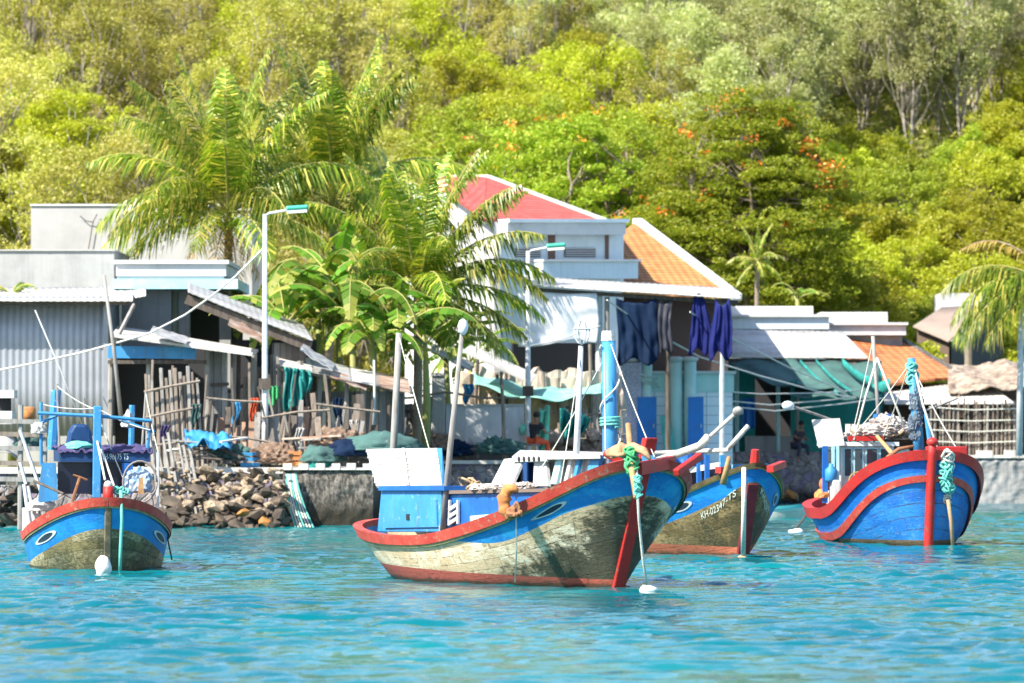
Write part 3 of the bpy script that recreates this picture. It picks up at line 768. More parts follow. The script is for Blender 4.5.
def wall_thing(name,label,lo,hi,mm,cap=None,teeth=None,cat='quay wall'):
    T=thing(name,label,cat,((lo[0]+hi[0])/2,lo[1],0))
    m=MB(); 
    nu=int((hi[0]-lo[0])/.35)+1; nv=8
    # front face with uneven relief, box behind
    m.box2((lo[0],lo[1]+.08,lo[2]),(hi[0],hi[1],hi[2]))
    def fn(u,v):
        x=lo[0]+(hi[0]-lo[0])*u; z=lo[2]+(hi[2]-lo[2])*v
        return (x,lo[1]+.05*noise.noise(Vector((x*1.7,z*1.7,3)))+.07*noise.noise(Vector((x*4.5,z*3.1,7)))+ (.07 if v>=1 else 0),z-(.004 if v>=1 else 0))
    m.grid(fn,nu*5,nv*3)
    m.build('wall',mm,T)
    if cap:
        m=MB(); 
        if teeth:
            x=lo[0]; i=0
            while x<hi[0]-.1:
                w_=teeth*(.9+.2*rnd.random()); m.box2((x,lo[1]-.06,hi[2]+.002),(min(hi[0],x+w_*.55),lo[1]+.45,hi[2]+cap*(1+.15*rnd.random()))); x+=w_
            m.box2((lo[0],lo[1]-.04,hi[2]+.001),(hi[0],hi[1],hi[2]+cap*.35))
        else: m.box2((lo[0]-.02,lo[1]-.09,hi[2]+.001),(hi[0]+.02,hi[1],hi[2]+cap))
        m.build('coping',conc_cap,T)
    return T
Q=159.0
wall_thing('quay_wall','rough grey quay block with pale toothed coping between the rocks and the biggest boat',(xat(283,Q),Q,-1.6),(xat(373,Q),Q+13.8,zat(470,Q)),rough_render,.16,.42)
wall_thing('quay_wall','low rubble quay behind the rock heap with flat pale coping',(-40,Q+.5,-1.6),(xat(283,Q)-.02,Q+2.5,zat(470,Q)-.1),rubble,.16)
wall_thing('quay_wall','stone quay wall behind the biggest boat and below the person on the stool',(xat(372,172.4),172.4,-1.6),(xat(640,172.4),175,zat(464,172.4)),rubble,.1)
wall_thing('quay_wall','purple grey rubble quay wall behind the boat with registration letters',(xat(636,206),206,-1.6),(xat(838,206),209,zat(452,206)),rubble,None)
wall_thing('quay_wall','plain grey concrete quay with toothed pale coping under the tall pole',(xat(838,206.4)+.02,206.4,-1.6),(45,209,zat(458,206.4)),mat('tidal_concrete',(.30,.30,.30),.9,(.20,.20,.20),.7,(.4,.7),(.13,.12,.11),3,(.5,.75),streak=(.13,.13,.13)),.26,.95)

# ---- rocks under the quay: each a thing
rock_meshes=[]
for i in range(9):
    q_=random.Random(i+40); bm=bmesh.new()
    for k in range(17):
        v=Vector((q_.gauss(0,1),q_.gauss(0,1),q_.gauss(0,1))).normalized(); bm.verts.new((v.x*.55*q_.uniform(.75,1.1),v.y*.44*q_.uniform(.75,1.1),v.z*.34*q_.uniform(.75,1.1)))
    h_=bmesh.ops.convex_hull(bm,input=bm.verts); bmesh.ops.delete(bm,geom=[g for g in h_['geom_interior'] if isinstance(g,bmesh.types.BMVert)],context='VERTS')
    m=MB(); bm.verts.index_update(); m.v=[tuple(v.co) for v in bm.verts]; m.f=[tuple(v.index for v in f.verts) for f in bm.faces]; m.m=[0]*len(m.f); bm.free(); rock_meshes.append([m.mesh('rock',mm,smooth=False) for mm in(rock_m,rock_d,rock_o)])
rr=random.Random(9)
def rock(px,py,Y,s,mi,label,group):
    o=link(bpy.data.objects.new('rock',rr.choice(rock_meshes)[mi])); o.location=P(px,py,Y); o.rotation_euler=(rr.uniform(-.5,.5),rr.uniform(-.5,.5),rr.uniform(0,6.28)); k=s*rr.uniform(.8,1.2); o.scale=(k*rr.uniform(.8,1.3),k,k*rr.uniform(.7,1.1))
    tag(o,label,'rock',group)
for j in range(10):
    py=472+j*6.1
    for i in range(18):
        px=162+i*7.1+rr.uniform(-4,4)+(j%2)*3
        if px>287: continue
        Yk=Q-.25-1.9*(j/9)+rr.uniform(-.3,.25)
        mi=1 if py>514 or rr.random()<.18+.25*(j/9) else 0
        rock(px,py+rr.uniform(-3,3),Yk,(rr.uniform(.16,.3) if rr.random()<.6 else rr.uniform(.36,.6))*(1.1 if j>6 else 1),mi,
             'brown tan rock in the heap below the pale quay edge' if mi==0 else 'dark wet rock at the foot of the heap under the quay','tan rocks of the heap' if mi==0 else 'dark rocks of the heap')
for (px,py) in ((243,513),(264,522)): rock(px,py,Q-2.3,.42,2,'orange stained rock low in the heap under the quay','orange rocks in the heap')
for i in range(22):
    rock(-6+rr.uniform(0,42),rr.uniform(488,526),Q-.9+rr.uniform(-.5,.4),rr.uniform(.35,.6),1 if rr.random()<.6 else 0,'brown boulder under the plank jetty at the picture edge','boulders under the jetty')
for i in range(7): rock(770+i*4.2,492+rr.uniform(-3,6),204.8,.5,2 if i%2 else 0,'orange brown rock at the foot of the purple rubble wall','rocks by the small dinghy')

# ---- wooden jetty at the picture edge
J=154.5
T=thing('plank_jetty','weathered grey plank jetty with rails at the picture edge beside the small boat','jetty',(xat(8,J),J,0))
for x in (-30,-4,20,44):
    m=MB(); m.tube([P(x,540,J),P(x+1,405 if x!=44 else 428,J)],.07,7); m.build('post',wood_pole,T)
for y,mm in ((420,wood_pole),(433,wood_stick),(447,wood_pole),(462,wood_stick),(478,wood_pole)):
    m=MB(); m.bar(P(-40,y,J-.1),P(47,y+2,J-.1),.05,.12); m.build('rail',mm,T)
m=MB(); m.box2((xat(-40,J),J+.1,zat(482,J)-.08),(xat(46,J),J+3,zat(482,J))); m.build('deck',wood_grey,T)
m=MB(); m.grid(lambda u,v:P(-30+u*48+3*v,440+20*v+3*math.sin(u*7)-6*math.sin(PI*u),J+.3+1.4*(1-v)),16,8)
o=m.build('tarpaulin',cloth_white,None,P(0,450,J),smooth=True); solid(o,.02); tag(o,'crumpled white tarpaulin lying on the plank jetty rails','tarpaulin')
m=MB(); drape(m,P(30,444,J+.35),(.42,.3,.24),2,4); o=m.build('net_bundle',net_grey,None,P(30,444,J+.3),smooth=True); tag(o,'dark green net bundle on the end of the plank jetty','fishing net')
m=MB(); pxbox(m,-10,14,391,398,J+1.2,1.0); pxbox(m,-10,12,398,411,J+1.5,.7,1); 
T=thing('counter_box','white open fronted box counter behind the jetty by the tin shed','counter',P(0,411,J+1.2)); 
m=MB(); pxbox(m,-10,14,390,398,J+1.2,1.1); m.build('top',white_paint,T)
m=MB(); pxbox(m,-10,12,411,424,J+1.2,1.1); m.build('front_panel',white_paint,T)
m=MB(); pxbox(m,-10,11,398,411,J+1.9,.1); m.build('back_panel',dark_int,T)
m=MB(); m.lathe(P(28,420,J+.5),[(.16,0),(.2,.1),(.2,.3),(.14,.34)],12); o=m.build('plastic_tub',orange_rust,None,P(28,420,J+.5),smooth=True); tag(o,'small orange tub standing at the foot of the tin shed','tub')

# ---- corrugated tin shed
Y0=166
T=thing('tin_shed','pale corrugated tin shed with overhanging roof at the picture edge','shed',(xat(50,Y0),Y0,1.5))
m=MB(); corr(m,P(-70,436,Y0),P(107,436,Y0),P(107,296,Y0),P(-70,296,Y0),.185,.06,3); o=m.build('wall',tin,T,smooth=True); solid(o,.01)
m=MB(); corr(m,P(107,436,Y0),(xat(107,Y0),Y0+5,zat(436,Y0)),(xat(107,Y0),Y0+5,zat(298,Y0)),P(107,296,Y0),.185,.06,3); o=m.build('side_wall',tin,T,smooth=True); solid(o,.01)
m=MB(); corr(m,P(-75,301,Y0-.85),P(133,301,Y0-.85),(xat(133,Y0+5.5),Y0+5.5,zat(292,Y0)+.25),(xat(-75,Y0+5.5),Y0+5.5,zat(292,Y0)+.25),.185,.025,3); o=m.build('roof',tin_white,T,smooth=True); solid(o,.03)
m=MB(); m.bar(P(-70,303,Y0-.6),P(130,303,Y0-.6),.08,.1); m.build('roof_beam',wood_dark,T)
m=MB(); m.bar(P(106,436,Y0-.06),P(106,300,Y0-.06),.14,.1); m.build('corner_post',tin,T)
m=MB(); m.bar(P(-60,345,Y0-.05),P(104,345,Y0-.05),.03,.09); 
# ---- grey concrete house behind the shed, long pale wall further back
def box_house(name,label,lo,hi,mm,cat='building',roof=None):
    T=thing(name,label,cat,((lo[0]+hi[0])/2,lo[1],lo[2])); m=MB(); m.box2(lo,hi); m.build('wall',mm,T)
    return T
Y1=176; T=box_house('concrete_house','stained grey concrete block house just above the tin shed roof',(xat(-90,Y1),Y1,1.4),(xat(114,Y1),Y1+7,zat(251,Y1)),grey_conc)
m=MB(); m.box2((xat(-90,Y1),Y1-.06,zat(251,Y1)+.002),(xat(115,Y1),Y1+7,zat(249.5,Y1))); m.build('coping',pale_conc,T)
Y2=190; T=box_house('flat_building','long pale flat walled building behind the tallest palm',(xat(31,Y2),Y2,1.4),(xat(252,Y2),Y2+9,zat(206,Y2)),pale_conc)
m=MB(); m.box2((xat(31,Y2)-.03,Y2-.05,zat(206,Y2)+.002),(xat(252,Y2)+.03,Y2+9,zat(204,Y2))); m.build('coping',white_wall,T)
m=MB(); m.tube([P(88,252,Y2-.1),P(93,222,Y2-.1),P(97,214,Y2-.1)],.015,4); m.tube([P(80,216,Y2-.1),P(86,221,Y2-.1),P(93,222,Y2-.1)],.015,4); m.build('aerial',wood_dark,T)

# ---- white flat roofed house with blue banded parapet
Y3=170
T=thing('parapet_house','low white house with heavy parapet over a pale blue band beside the tin shed','house',(xat(176,Y3),Y3+1,1.5))
m=MB(); m.box2((xat(116,Y3),Y3,zat(276,Y3)),(xat(226,Y3),Y3+7,zat(264,Y3))); m.box2((xat(114,Y3),Y3-.1,zat(264,Y3)+.001),(xat(229,Y3),Y3+7.1,zat(260,Y3))); m.box2((xat(117,Y3),Y3+.06,zat(279,Y3)),(xat(224,Y3),Y3+7,zat(276,Y3)-.001))
m.build('parapet',white_wall,T)
m=MB(); m.box2((xat(113,Y3),Y3-.12,zat(289,Y3)),(xat(238,Y3),Y3+7.2,zat(279,Y3)-.001)); m.build('eave_slab',pale_blue,T)
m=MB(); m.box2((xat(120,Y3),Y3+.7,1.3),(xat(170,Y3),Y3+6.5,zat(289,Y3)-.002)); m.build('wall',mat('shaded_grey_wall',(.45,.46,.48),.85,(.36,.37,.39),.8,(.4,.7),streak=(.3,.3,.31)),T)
for x in (183,224):
    m=MB(); m.box2((xat(x-6,Y3),Y3+.8,1.3),(xat(x+5,Y3),Y3+1.3,zat(289,Y3)-.002)); m.build('column',grey_conc,T)
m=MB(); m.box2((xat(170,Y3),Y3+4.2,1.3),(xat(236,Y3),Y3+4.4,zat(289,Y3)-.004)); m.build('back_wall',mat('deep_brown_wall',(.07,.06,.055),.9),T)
m=MB(); corr(m,P(112,303,Y3-2.2),P(146,296,Y3-2.2),P(146,288,Y3-1),P(118,292,Y3-1),.14,.025,2); o=m.build('loose_roof_sheet',tin_white,None,P(128,298,Y3-2),smooth=True); solid(o,.02); tag(o,'bent white roofing sheet scrap jammed above the lean-to by the tin shed','roofing sheet')

# ---- lean-to with blue fascia
Y4=164
T=thing('lean_to','plank roofed lean-to with peeling blue fascia board beside the tin shed','lean-to',(xat(180,Y4),Y4,1.5))
m=MB(); m.slab(P(117,328,Y4+3.5),P(258,352,Y4-.2),P(252,356,Y4-1.1),P(112,337,Y4-.9),.07); m.build('roof',tin_white,T)
m=MB(); m.bar(P(108,352,Y4-.4),P(196,353,Y4-.4),.05,.33); m.build('fascia',blue_lt,T)
m=MB(); m.bar(P(108,362,Y4-.35),P(206,362,Y4-.35),.08,.1); m.build('beam',wood_dark,T)
for x in (110,148,207):
    m=MB(); m.tube([P(x,466,Y4-.2),P(x+1,350,Y4-.2)],.075,7); m.build('post',wood_pole,T)
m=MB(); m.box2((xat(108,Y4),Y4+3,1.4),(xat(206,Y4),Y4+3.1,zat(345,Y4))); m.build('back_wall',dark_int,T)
m=MB(); m.bar(P(116,340,Y4-.7),P(134,305,Y4+.6),.07,.1); m.build('brace',wood_pole,T)

# ---- dark roofed board shack
Y5=165
T=thing('board_shack','tall board shack with sloping grey roof on rough posts beside the first street lamp','shack',(xat(255,Y5),Y5,1.5))
m=MB(); a,b,c,d=P(186,293,Y5+5),P(262,304,Y5+5),P(314,341,Y5-1.0),P(232,330,Y5-1.0)
corr(m,P(188,292,Y5-.6),P(313,341,Y5-.6),(xat(300,Y5+6),Y5+6,zat(322,Y5)+.2),(xat(188,Y5+6),Y5+6,zat(283,Y5)+.2),.2,.02,3); o=m.build('roof',tin_grey,T,smooth=True); solid(o,.04)
m=MB(); m.bar(P(186,299,Y5-.4),P(311,347,Y5-.4),.1,.26); m.build('barge_board',wood_dark,T)
m=MB(); m.box2((xat(272,Y5),Y5,zat(372,Y5)),(xat(306,Y5),Y5+.06,zat(343,Y5))); m.build('upper_wall',wood_grey,T)
m=MB(); m.box2((xat(206,Y5),Y5-.9,1.4),(xat(229,Y5),Y5-.84,zat(352,Y5))); m.build('door',wood_wall,T)
m=MB(); m.bar(P(205,385,Y5-.93),P(229,384,Y5-.93),.03,.09); m.build('door_ledge',wood_dark,T)
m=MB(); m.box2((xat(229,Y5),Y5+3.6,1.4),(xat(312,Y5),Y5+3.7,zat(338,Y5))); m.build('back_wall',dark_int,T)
rp=random.Random(3)
for i,x in enumerate((233,240,246,254,259,272,278,285,293,300,308)):
    m=MB(); yt=352+rp.uniform(-6,25) if x<262 else 362+rp.uniform(-8,10); m.tube([P(x+rp.uniform(-3,3),465,Y5-.8+rp.uniform(-.3,.4)),P(x+rp.uniform(-2,2),yt,Y5-.6)],rp.uniform(.05,.10),6); m.build('post',[wood_pole,wood_dark,wood_grey][i%3],T)
m=MB(); m.bar(P(228,392,Y5-.5),P(262,378,Y5-.5),.06,.09); m.bar(P(262,372,Y5-.3),P(312,374,Y5-.3),.06,.1); m.build('rail',wood_dark,T)
m=MB(); m.box2((xat(262,Y5),Y5+.2,1.4),(xat(300,Y5),Y5+.26,zat(372,Y5))); m.build('lower_wall',wood_grey,T)

# ---- low rusty roofed shack with turquoise net
Y6=164
T=thing('low_shack','low open shack with patched rusty sheet roof between the street lamp and the pale mast','shack',(xat(345,Y6),Y6,1.5))
m=MB()
for i,(x0,x1,mi) in enumerate(((278,312,0),(310,350,1),(348,378,0),(372,408,2))):
    y0=362+ (x0-278)*.21; y1=362+(x1-278)*.21
    m2=MB(); m2.slab(P(x0,y0-9,Y6+3),P(x1,y1-9,Y6+3),P(x1+2,y1+4,Y6-.9),P(x0+2,y0+4,Y6-.9),.04); m2.build('roof_sheet',[tin_white,tin_grey,rust][mi],T)
m=MB(); m.tube([P(276,366,Y6-.7),P(404,392,Y6-.7)],.07,6); m.build('eave_pole',wood_stick,T)
for x in (284,318,327,345,362,388):
    m=MB(); m.tube([P(x,462,Y6-.5),P(x+2,368+(x-278)*.2,Y6-.5)],.07,6); m.build('post',wood_dark if x in(327,388) else wood_pole,T)
m=MB(); m.box2((xat(306,Y6),Y6+1.1,1.4),(xat(404,Y6),Y6+1.16,zat(391,Y6))); m.build('wall',wood_wall,T)
m=MB(); pxbox(m,346,360,395,410,Y6+1.02,.06); m.build('window',glass_dk,T)
m=MB(); pxbox(m,322,341,402,430,Y6+.4,.5); o=m.build('oil_drum',mat('pale_drum',(.5,.55,.5),.6,(.35,.4,.36),3),None,P(330,430,Y6+.4)); bevel(o,.03); tag(o,'pale square can standing inside the low rusty roofed shack','can')
m=MB(); m.grid(lambda u,v:P(284+u*27+1.2*math.sin(v*6+u*5),367+u*3+v*(46-22*u+7*noise.noise(Vector((u*6,2,1)))*2),Y6-.95-.10*math.sin(u*19+v*3)-.06*math.sin(u*43)),40,14); o=m.build('fishing_net',teal,None,P(296,380,Y6-.8),smooth=True); solid(o,.015); tag(o,'turquoise fishing net hung from the eave of the low rusty shack','fishing net')
m=MB(); m.grid(lambda u,v:P(268+u*11,386+v*(17+5*math.sin(u*5)),Y6-.75-.08*math.sin(u*17)),16,8); o=m.build('net_bundle',green_pt,None,P(272,390,Y6-.7),smooth=True); solid(o,.03); tag(o,'small green net rag on the posts just past the first street lamp','fishing net')

# ---- weathered wall, pillar, light wall
Y7=174.2
T=thing('board_fence','weathered grey board fence wall between the low shack and the concrete pillar','fence',(xat(400,Y7),Y7,1.6)); m=MB()
m.box2((xat(372,Y7),Y7,1.5),(xat(431,Y7),Y7+.1,zat(404,Y7))); m.build('boards',wood_wall,T)
m=MB(); m.bar(P(372,412,Y7-.05),P(431,411,Y7-.05),.05,.1); m.build('rail',wood_dark,T)
T=thing('concrete_pillar','square grey concrete pillar standing between the board fence and the pale wall','pillar',(xat(438,Y7),Y7-.2,1.6)); m=MB()
m.box2((xat(432,Y7),Y7-.5,1.5),(xat(445,Y7),Y7-.02,zat(376,Y7))); o=m.build('shaft',grey_conc,T); bevel(o,.02)
m=MB(); m.box2((xat(431,Y7),Y7-.55,zat(376,Y7)+.002),(xat(446,Y7),Y7+.02,zat(373,Y7))); m.build('cap',pale_conc,T)
T=thing('low_wall','pale rendered low wall with blackened foot behind the slim lamp mast','wall',(xat(485,Y7),Y7,1.6)); m=MB()
pw=NT('stained_pale_wall'); vv=pw.coord('Object'); cc=pw.mix(pw.ramp(pw.noise(pw.coord('Object',(2,2,.4)),1.5,6,.7),.4,.7),(.56,.56,.58),(.40,.40,.43)); cc=pw.mix(pw.ramp(pw.math('ADD',pw.sep(vv)[2],pw.math('MULTIPLY',pw.noise(vv,2.2,5,.7),-1.1)),.25,-.3),cc,(.10,.10,.10)); pw.base(cc,.9,0,.2)
m.box2((xat(446,Y7),Y7,1.5),(xat(524,Y7),Y7+.3,zat(406,Y7))); m.build('wall',pw.m,T)
m=MB(); m.box2((xat(446,Y7)-.02,Y7-.05,zat(406,Y7)+.001),(xat(524,Y7)+.02,Y7+.35,zat(404,Y7))); m.build('coping',pale_conc,T)
m=MB(); m.box2((xat(452,Y7),Y7-.9,1.5),(xat(463,Y7),Y7-.5,zat(430,Y7))); o=m.build('stone_post',pale_conc,None,(xat(457,Y7),Y7-.7,1.6)); tag(o,'short pale stone post in front of the pale rendered wall','post')
# ruined masonry and scaffold poles behind the person
Y8=181
T=thing('rubble_enclosure','low sandy rubble wall behind the person on the stool','wall',(xat(565,Y8),Y8,1.6)); m=MB()
sand=mat('sandy_render',(.50,.42,.35),.95,(.38,.30,.25),1.2,(.4,.7),(.27,.22,.19),5,(.58,.75),bump=.5,bscale=9)
m.grid(lambda u,v:(xat(462,Y8)+u*(xat(622,Y8)-xat(462,Y8)),Y8+.15*noise.noise(Vector((u*20,v*6,1))),1.5+v*(zat(371,Y8)-1.5+.25*noise.noise(Vector((u*14,0,4))))),60,12); o=m.build('wall',sand,T); solid(o,.25,1)
for i in range(26):
    px=524+i*4+rp.uniform(-2,2)
# stick fence with a net in front of it
T=thing('stick_fence','leaning bare stick fence behind the person on the stool','fence',(xat(585,179),179,1.6))
for i in range(20):
    px=546+i*4.0+rp.uniform(-2,2); m=MB(); m.tube([P(px,470,179),P(px+rp.uniform(-4,4),rp.uniform(398,432),179+rp.uniform(-.3,.3))],rp.uniform(.025,.05),5); m.build('stick',[wood_stick,wood_pole,wood_dark][i%3],T)
for y in (412,436):
    m=MB(); m.tube([P(543,y,178.9),P(585,y+3,178.9),P(626,y-2,178.9)],.025,5); m.build('rail',wood_stick,T)
m=MB(); 
for i in range(46): m.blob(P(548+rp.uniform(0,76),rp.uniform(436,462),178.6+rp.uniform(-.5,.2)),rp.uniform(.12,.28),1,.4,2,seed=i)
o=m.build('scrub_undergrowth',mat('dry_brush',(.28,.22,.18),.95,(.18,.14,.12),5,(.4,.6),bump=.8,bscale=20),None,P(585,455,178.6)); kind(o,'stuff','dry brown brush piled along the stick fence')
m=MB(); m.grid(lambda u,v:P(560+u*32-7*v*u,408+v*(34-10*u)+9*u*(1-v)+4*noise.noise(Vector((u*5,v*3,4))),178.3-.15*math.sin(u*17+v*4)-.1*math.sin(u*37)),36,14); o=m.build('fishing_net',teal,None,P(575,425,178.3),smooth=True); solid(o,.02); tag(o,'green net heap draped on the stick fence behind the blue mast','fishing net')

# awning net, brown roof scraps in front of the white house
m=MB(); m.grid(lambda u,v:P(474+u*128,370+14*u+v*(14-6*u)+9*math.sin(PI*u)*(1+.3*v)+2*math.sin(u*17+v*3),181-2.4*v+.1*math.sin(u*21)),40,8); o=m.build('awning_net',mat('pale_teal_net',(.16,.42,.36),.8,(.28,.5,.44),3,(.4,.65),bump=.4,bscale=50),None,P(540,385,180),smooth=True); solid(o,.02); tag(o,'sagging pale teal net awning strung in front of the white tarpaulin','net awning')
m=MB(); m.slab(P(470,346,180),P(536,376,180),P(530,384,178.5),P(462,352,178.5),.05); o=m.build('roof_scrap',tin_white,None,P(500,365,179)); tag(o,'tilted strip of pale sheet roof under the lower coconut palm','roofing sheet')
for (x0,y0,x1,y1) in ((474,455,478,352),(500,404,497,374),(508,460,506,368),(545,404,543,372),(560,456,558,378),(592,458,590,344),(617,458,613,368)):
    m=MB(); m.tube([P(x0,y0,180.6),P(x1,y1,180.6)],.06,6); o=m.build('support_pole',wood_stick if x0>540 else wood_dark,None,P(x0,y0,180.6)); tag(o,'thin rough pole holding up the teal net awning by the white house','pole','poles under the net awning')

# ---- two storey white house with red roof
Yc=195
red_roof=tiles('red_roof_tiles',(.44,.085,.07),(.52,.12,.10),(.38,.10,.085),.34,.3)
orange_roof=tiles('orange_roof_tiles',(.47,.19,.06),(.56,.25,.09),(.38,.14,.045),.40,.26)
orange_roof2=tiles('worn_orange_roof_tiles',(.47,.15,.055),(.56,.22,.09),(.30,.11,.055),.42,.3)
def uvpoly(m,pts,mi=0):
    pts=[Vector(p) for p in pts]
    n=None
    for i in range(len(pts)):
        n=(pts[1]-pts[0]).cross(pts[-1]-pts[0])
    n.normalize(); u=Vector((0,0,1)).cross(n)
    u.normalize(); v=n.cross(u)
    if v.z<0: v=-v
    k=len(m.v); m.v+=[tuple(p) for p in pts]; m.uv[len(m.f)]=[(p.dot(u)+50,p.dot(v)+50) for p in pts]; m.f.append(tuple(range(k,k+len(pts)))); m.m.append(mi)
T=thing('white_house','two storey white house with red roof standing behind the lower coconut palm','house',(xat(540,Yc),Yc,1.5))
A=P(494,222,Yc); B=P(622,222,Yc+3); C_=P(421,196,Yc+11)   # front corner, far right of the front, far end of the side wall
zt=A.z
m=MB()
# side (gable) wall facing the lit side, its top follows the rake
top_side=[A, P(462,201,Yc+5), P(432,184,Yc+10), P(405,196,Yc+14)]
side=[Vector((p.x,p.y,1.4)) for p in reversed(top_side)]
m.prism(top_side+side,Vector((.20,.08,0)))
m.build('side_wall',white_wall,T)
m=MB(); Bg=Vector((B.x,B.y,1.4)); Ag=Vector((A.x,A.y,1.4))
m.prism([Ag,Bg,Vector((B.x,B.y,zt-.02)),Vector((A.x,A.y,zt-.02))],Vector((.06,.22,0))); m.build('front_wall',blue_white,T)  # white wall on its shaded side; the bluish shade tint is in its colour
fd=(B-A); fd.z=0; fl=fd.length; fd.normalize(); fn_=Vector((fd.y,-fd.x,0))   # along the front, out of the front
def onfront(px,py,out=0.0):
    # point on the front wall plane seen at px,py
    k=(px-512)/F; # x=k*y ; A+fd*s
    s=(k*A.y-A.x)/(fd.x-k*fd.y); p=A+fd*s; return Vector((p.x,p.y,zat(py,p.y)))+fn_*out
def fbox(m,x0,x1,y0,y1,out,back=.02,mi=0):
    a,b,c,d=onfront(x0,y1),onfront(x1,y1),onfront(x1,y0),onfront(x0,y0)
    m.prism([a+fn_*out,b+fn_*out,c+fn_*out,d+fn_*out],-fn_*(out+back),mi)
m=MB(); fbox(m,497,615,223,235,.6); m.build('upper_parapet',white_wall,T)
m=MB(); fbox(m,497,617,219.5,223,.7); m.build('parapet_coping',blue_white,T)
m=MB(); fbox(m,525,620,262,279,1.0); m.build('balcony_parapet',blue_white,T)
m=MB(); fbox(m,524,622,260,262.2,1.1); m.build('balcony_coping',white_wall,T)
brown=mat('brown_reveal',(.16,.09,.07),.8)
for x0,x1 in ((494,497.5),(548,554.5),(605,608)):
    m=MB(); fbox(m,x0,x1,235,262,.05); m.build('pilaster',brown,T)
for (x0,x1,y0,y1) in ((564,595,248,257),(515,540,248,257)):
    m=MB(); fbox(m,x0,x1,y0,y1,.04); w_=m.build('vent_window',dark_int,T)
    m=MB()
    for k in range(4): fbox(m,x0,x1,y0+k*(y1-y0)/4+.3,y0+k*(y1-y0)/4+1.3,.09)
    m.build('louvre',white_wall,w_)
m=MB(); fbox(m,512,612,343,372,.06); m.build('opening_shade',dark_int,T)  # flat dark panel on the wall, painting the shade below the tarpaulin
m=MB(); Ap=P(487,177.5,Yc+8); 
e0=A+Vector((-.35,-.3,.05)); e1=P(462,200,Yc+4.6)+Vector((-.3,-.2,.1)); e2=P(428,181,Yc+9.6); rdg=P(431,177,Yc+11)
uvpoly(m,[e0,P(606,222.5,Yc+3.2),Ap]); uvpoly(m,[e0,Ap,rdg,e2,e1]); o=m.build('roof',red_roof,T); solid(o,.10)
m=MB(); m.bar(P(486,177,Yc+8),P(611,223.5,Yc+3),.25,.16); m.bar(P(431,177,Yc+10.8),P(488,177,Yc+8),.2,.14); m.build('ridge_cap',white_wall,T)
m=MB(); m.prism([P(487,179,Yc+8.2),P(610,224,Yc+3.4),P(613,225,Yc+14),P(491,180,Yc+22)],Vector((0,0,-.15))); m.build('rear_roof',red_roof,T)
# canopy, orange gable behind it, posts and hung tarpaulins
T=thing('canopy_roof','long pale sheet canopy on posts in front of the white and orange roofed houses','canopy',(xat(630,190),190,1.5))
Yk=190
m=MB(); corr(m,P(522,285,Yk-1.6),P(741,298.5,Yk-1.6),(xat(735,Yk+3.5),Yk+3.5,zat(289,Yk+3.5)),(xat(527,Yk+3.5),Yk+3.5,zat(277,Yk+3.5)),.2,.02,3); o=m.build('roof_sheet',tin_white,T,smooth=True); solid(o,.05)
m=MB(); m.bar(P(524,289,Yk-1.3),P(738,302.5,Yk-1.3),.08,.13); m.build('beam',wood_dark,T)
for x,yt,mm in ((599,296,steel_white),(607,297,wood_pole),(722,303,steel_white),(668,300,wood_dark)):
    m=MB(); m.tube([P(x,466,Yk-1.1),P(x,yt,Yk-1.1)],.11 if x==599 else .08,8); m.build('post',mm,T)
T=thing('orange_gable_house','house with steep orange tiled gable roof edged in white under the flame tree','house',(xat(665,200),200,1.5))
m=MB(); uvpoly(m,[P(600,293,198),P(734,297,198),P(638,222,209),P(607,244,206)]); o=m.build('roof',orange_roof,T); solid(o,.12)
m=MB(); m.bar(P(637,221,208.8),P(737,297,197.8),.34,.2); m.build('verge',white_wall,T)
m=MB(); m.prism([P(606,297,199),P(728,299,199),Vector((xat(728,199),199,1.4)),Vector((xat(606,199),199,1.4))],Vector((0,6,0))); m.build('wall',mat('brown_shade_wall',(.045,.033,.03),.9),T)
m=MB(); m.prism([P(638,223,209.3),P(735,298,198.3),P(740,298,212),P(642,224,224)],Vector((0,0,-.15))); m.build('rear_roof',orange_roof,T)
Yt=188.6
def hung(label,x0,x1,y0,y1,mm,name='tarpaulin',Yq=Yt,wave=7,amp=.07,bot=6,nu=40,sag_=5,top=1.0):
    xm=(x0+x1)/2; ph=x0*.7
    m=MB(); m.grid(lambda u,v:P(xm+(u-.5)*(x1-x0)*(top+(1-top)*min(1,v*1.6))+1.2*math.sin(v*5+ph),y0+sag_*math.sin(PI*u)*(1-v)+v*(y1-y0+bot*math.sin(u*wave*1.3+1)),Yq+amp*(math.sin(u*wave*2+v*2+ph)+.5*math.sin(u*wave*4.3+ph*2-v*3))*(0.25+.75*v)+.06*noise.noise(Vector((u*5,v*5,ph)))),nu,18)
    o=m.build(name,mm,None,P((x0+x1)/2,y0,Yq),smooth=True); solid(o,.015); return tag(o,label,'tarpaulin')
hung('white tarpaulin wall hung under the pale canopy beside the thin street lamp',519,598,293,344,mat('white_tarp',(.66,.69,.73),.6,(.55,.58,.63),1.2,(.4,.7),bump=.5,bscale=3),wave=4,amp=.08,bot=3,sag_=1)
hung('large navy tarpaulin hanging from the canopy above the patterned pillar',617,658,298,362,tarp_navy,bot=4)
hung('narrow black tarpaulin strip hanging just beside the large navy one',659,672,298,352,mat('black_tarp',(.03,.03,.045),.6),bot=3,nu=10)
hung('bright violet blue tarpaulin hanging in two points from the canopy end',689,711,297,352,tarp_violet,bot=4,sag_=-4,top=.45)
hung('violet blue tarpaulin drooping past the last canopy post',710,733,298,356,tarp_violet,bot=5,sag_=8,Yq=Yt-.3,top=.6)

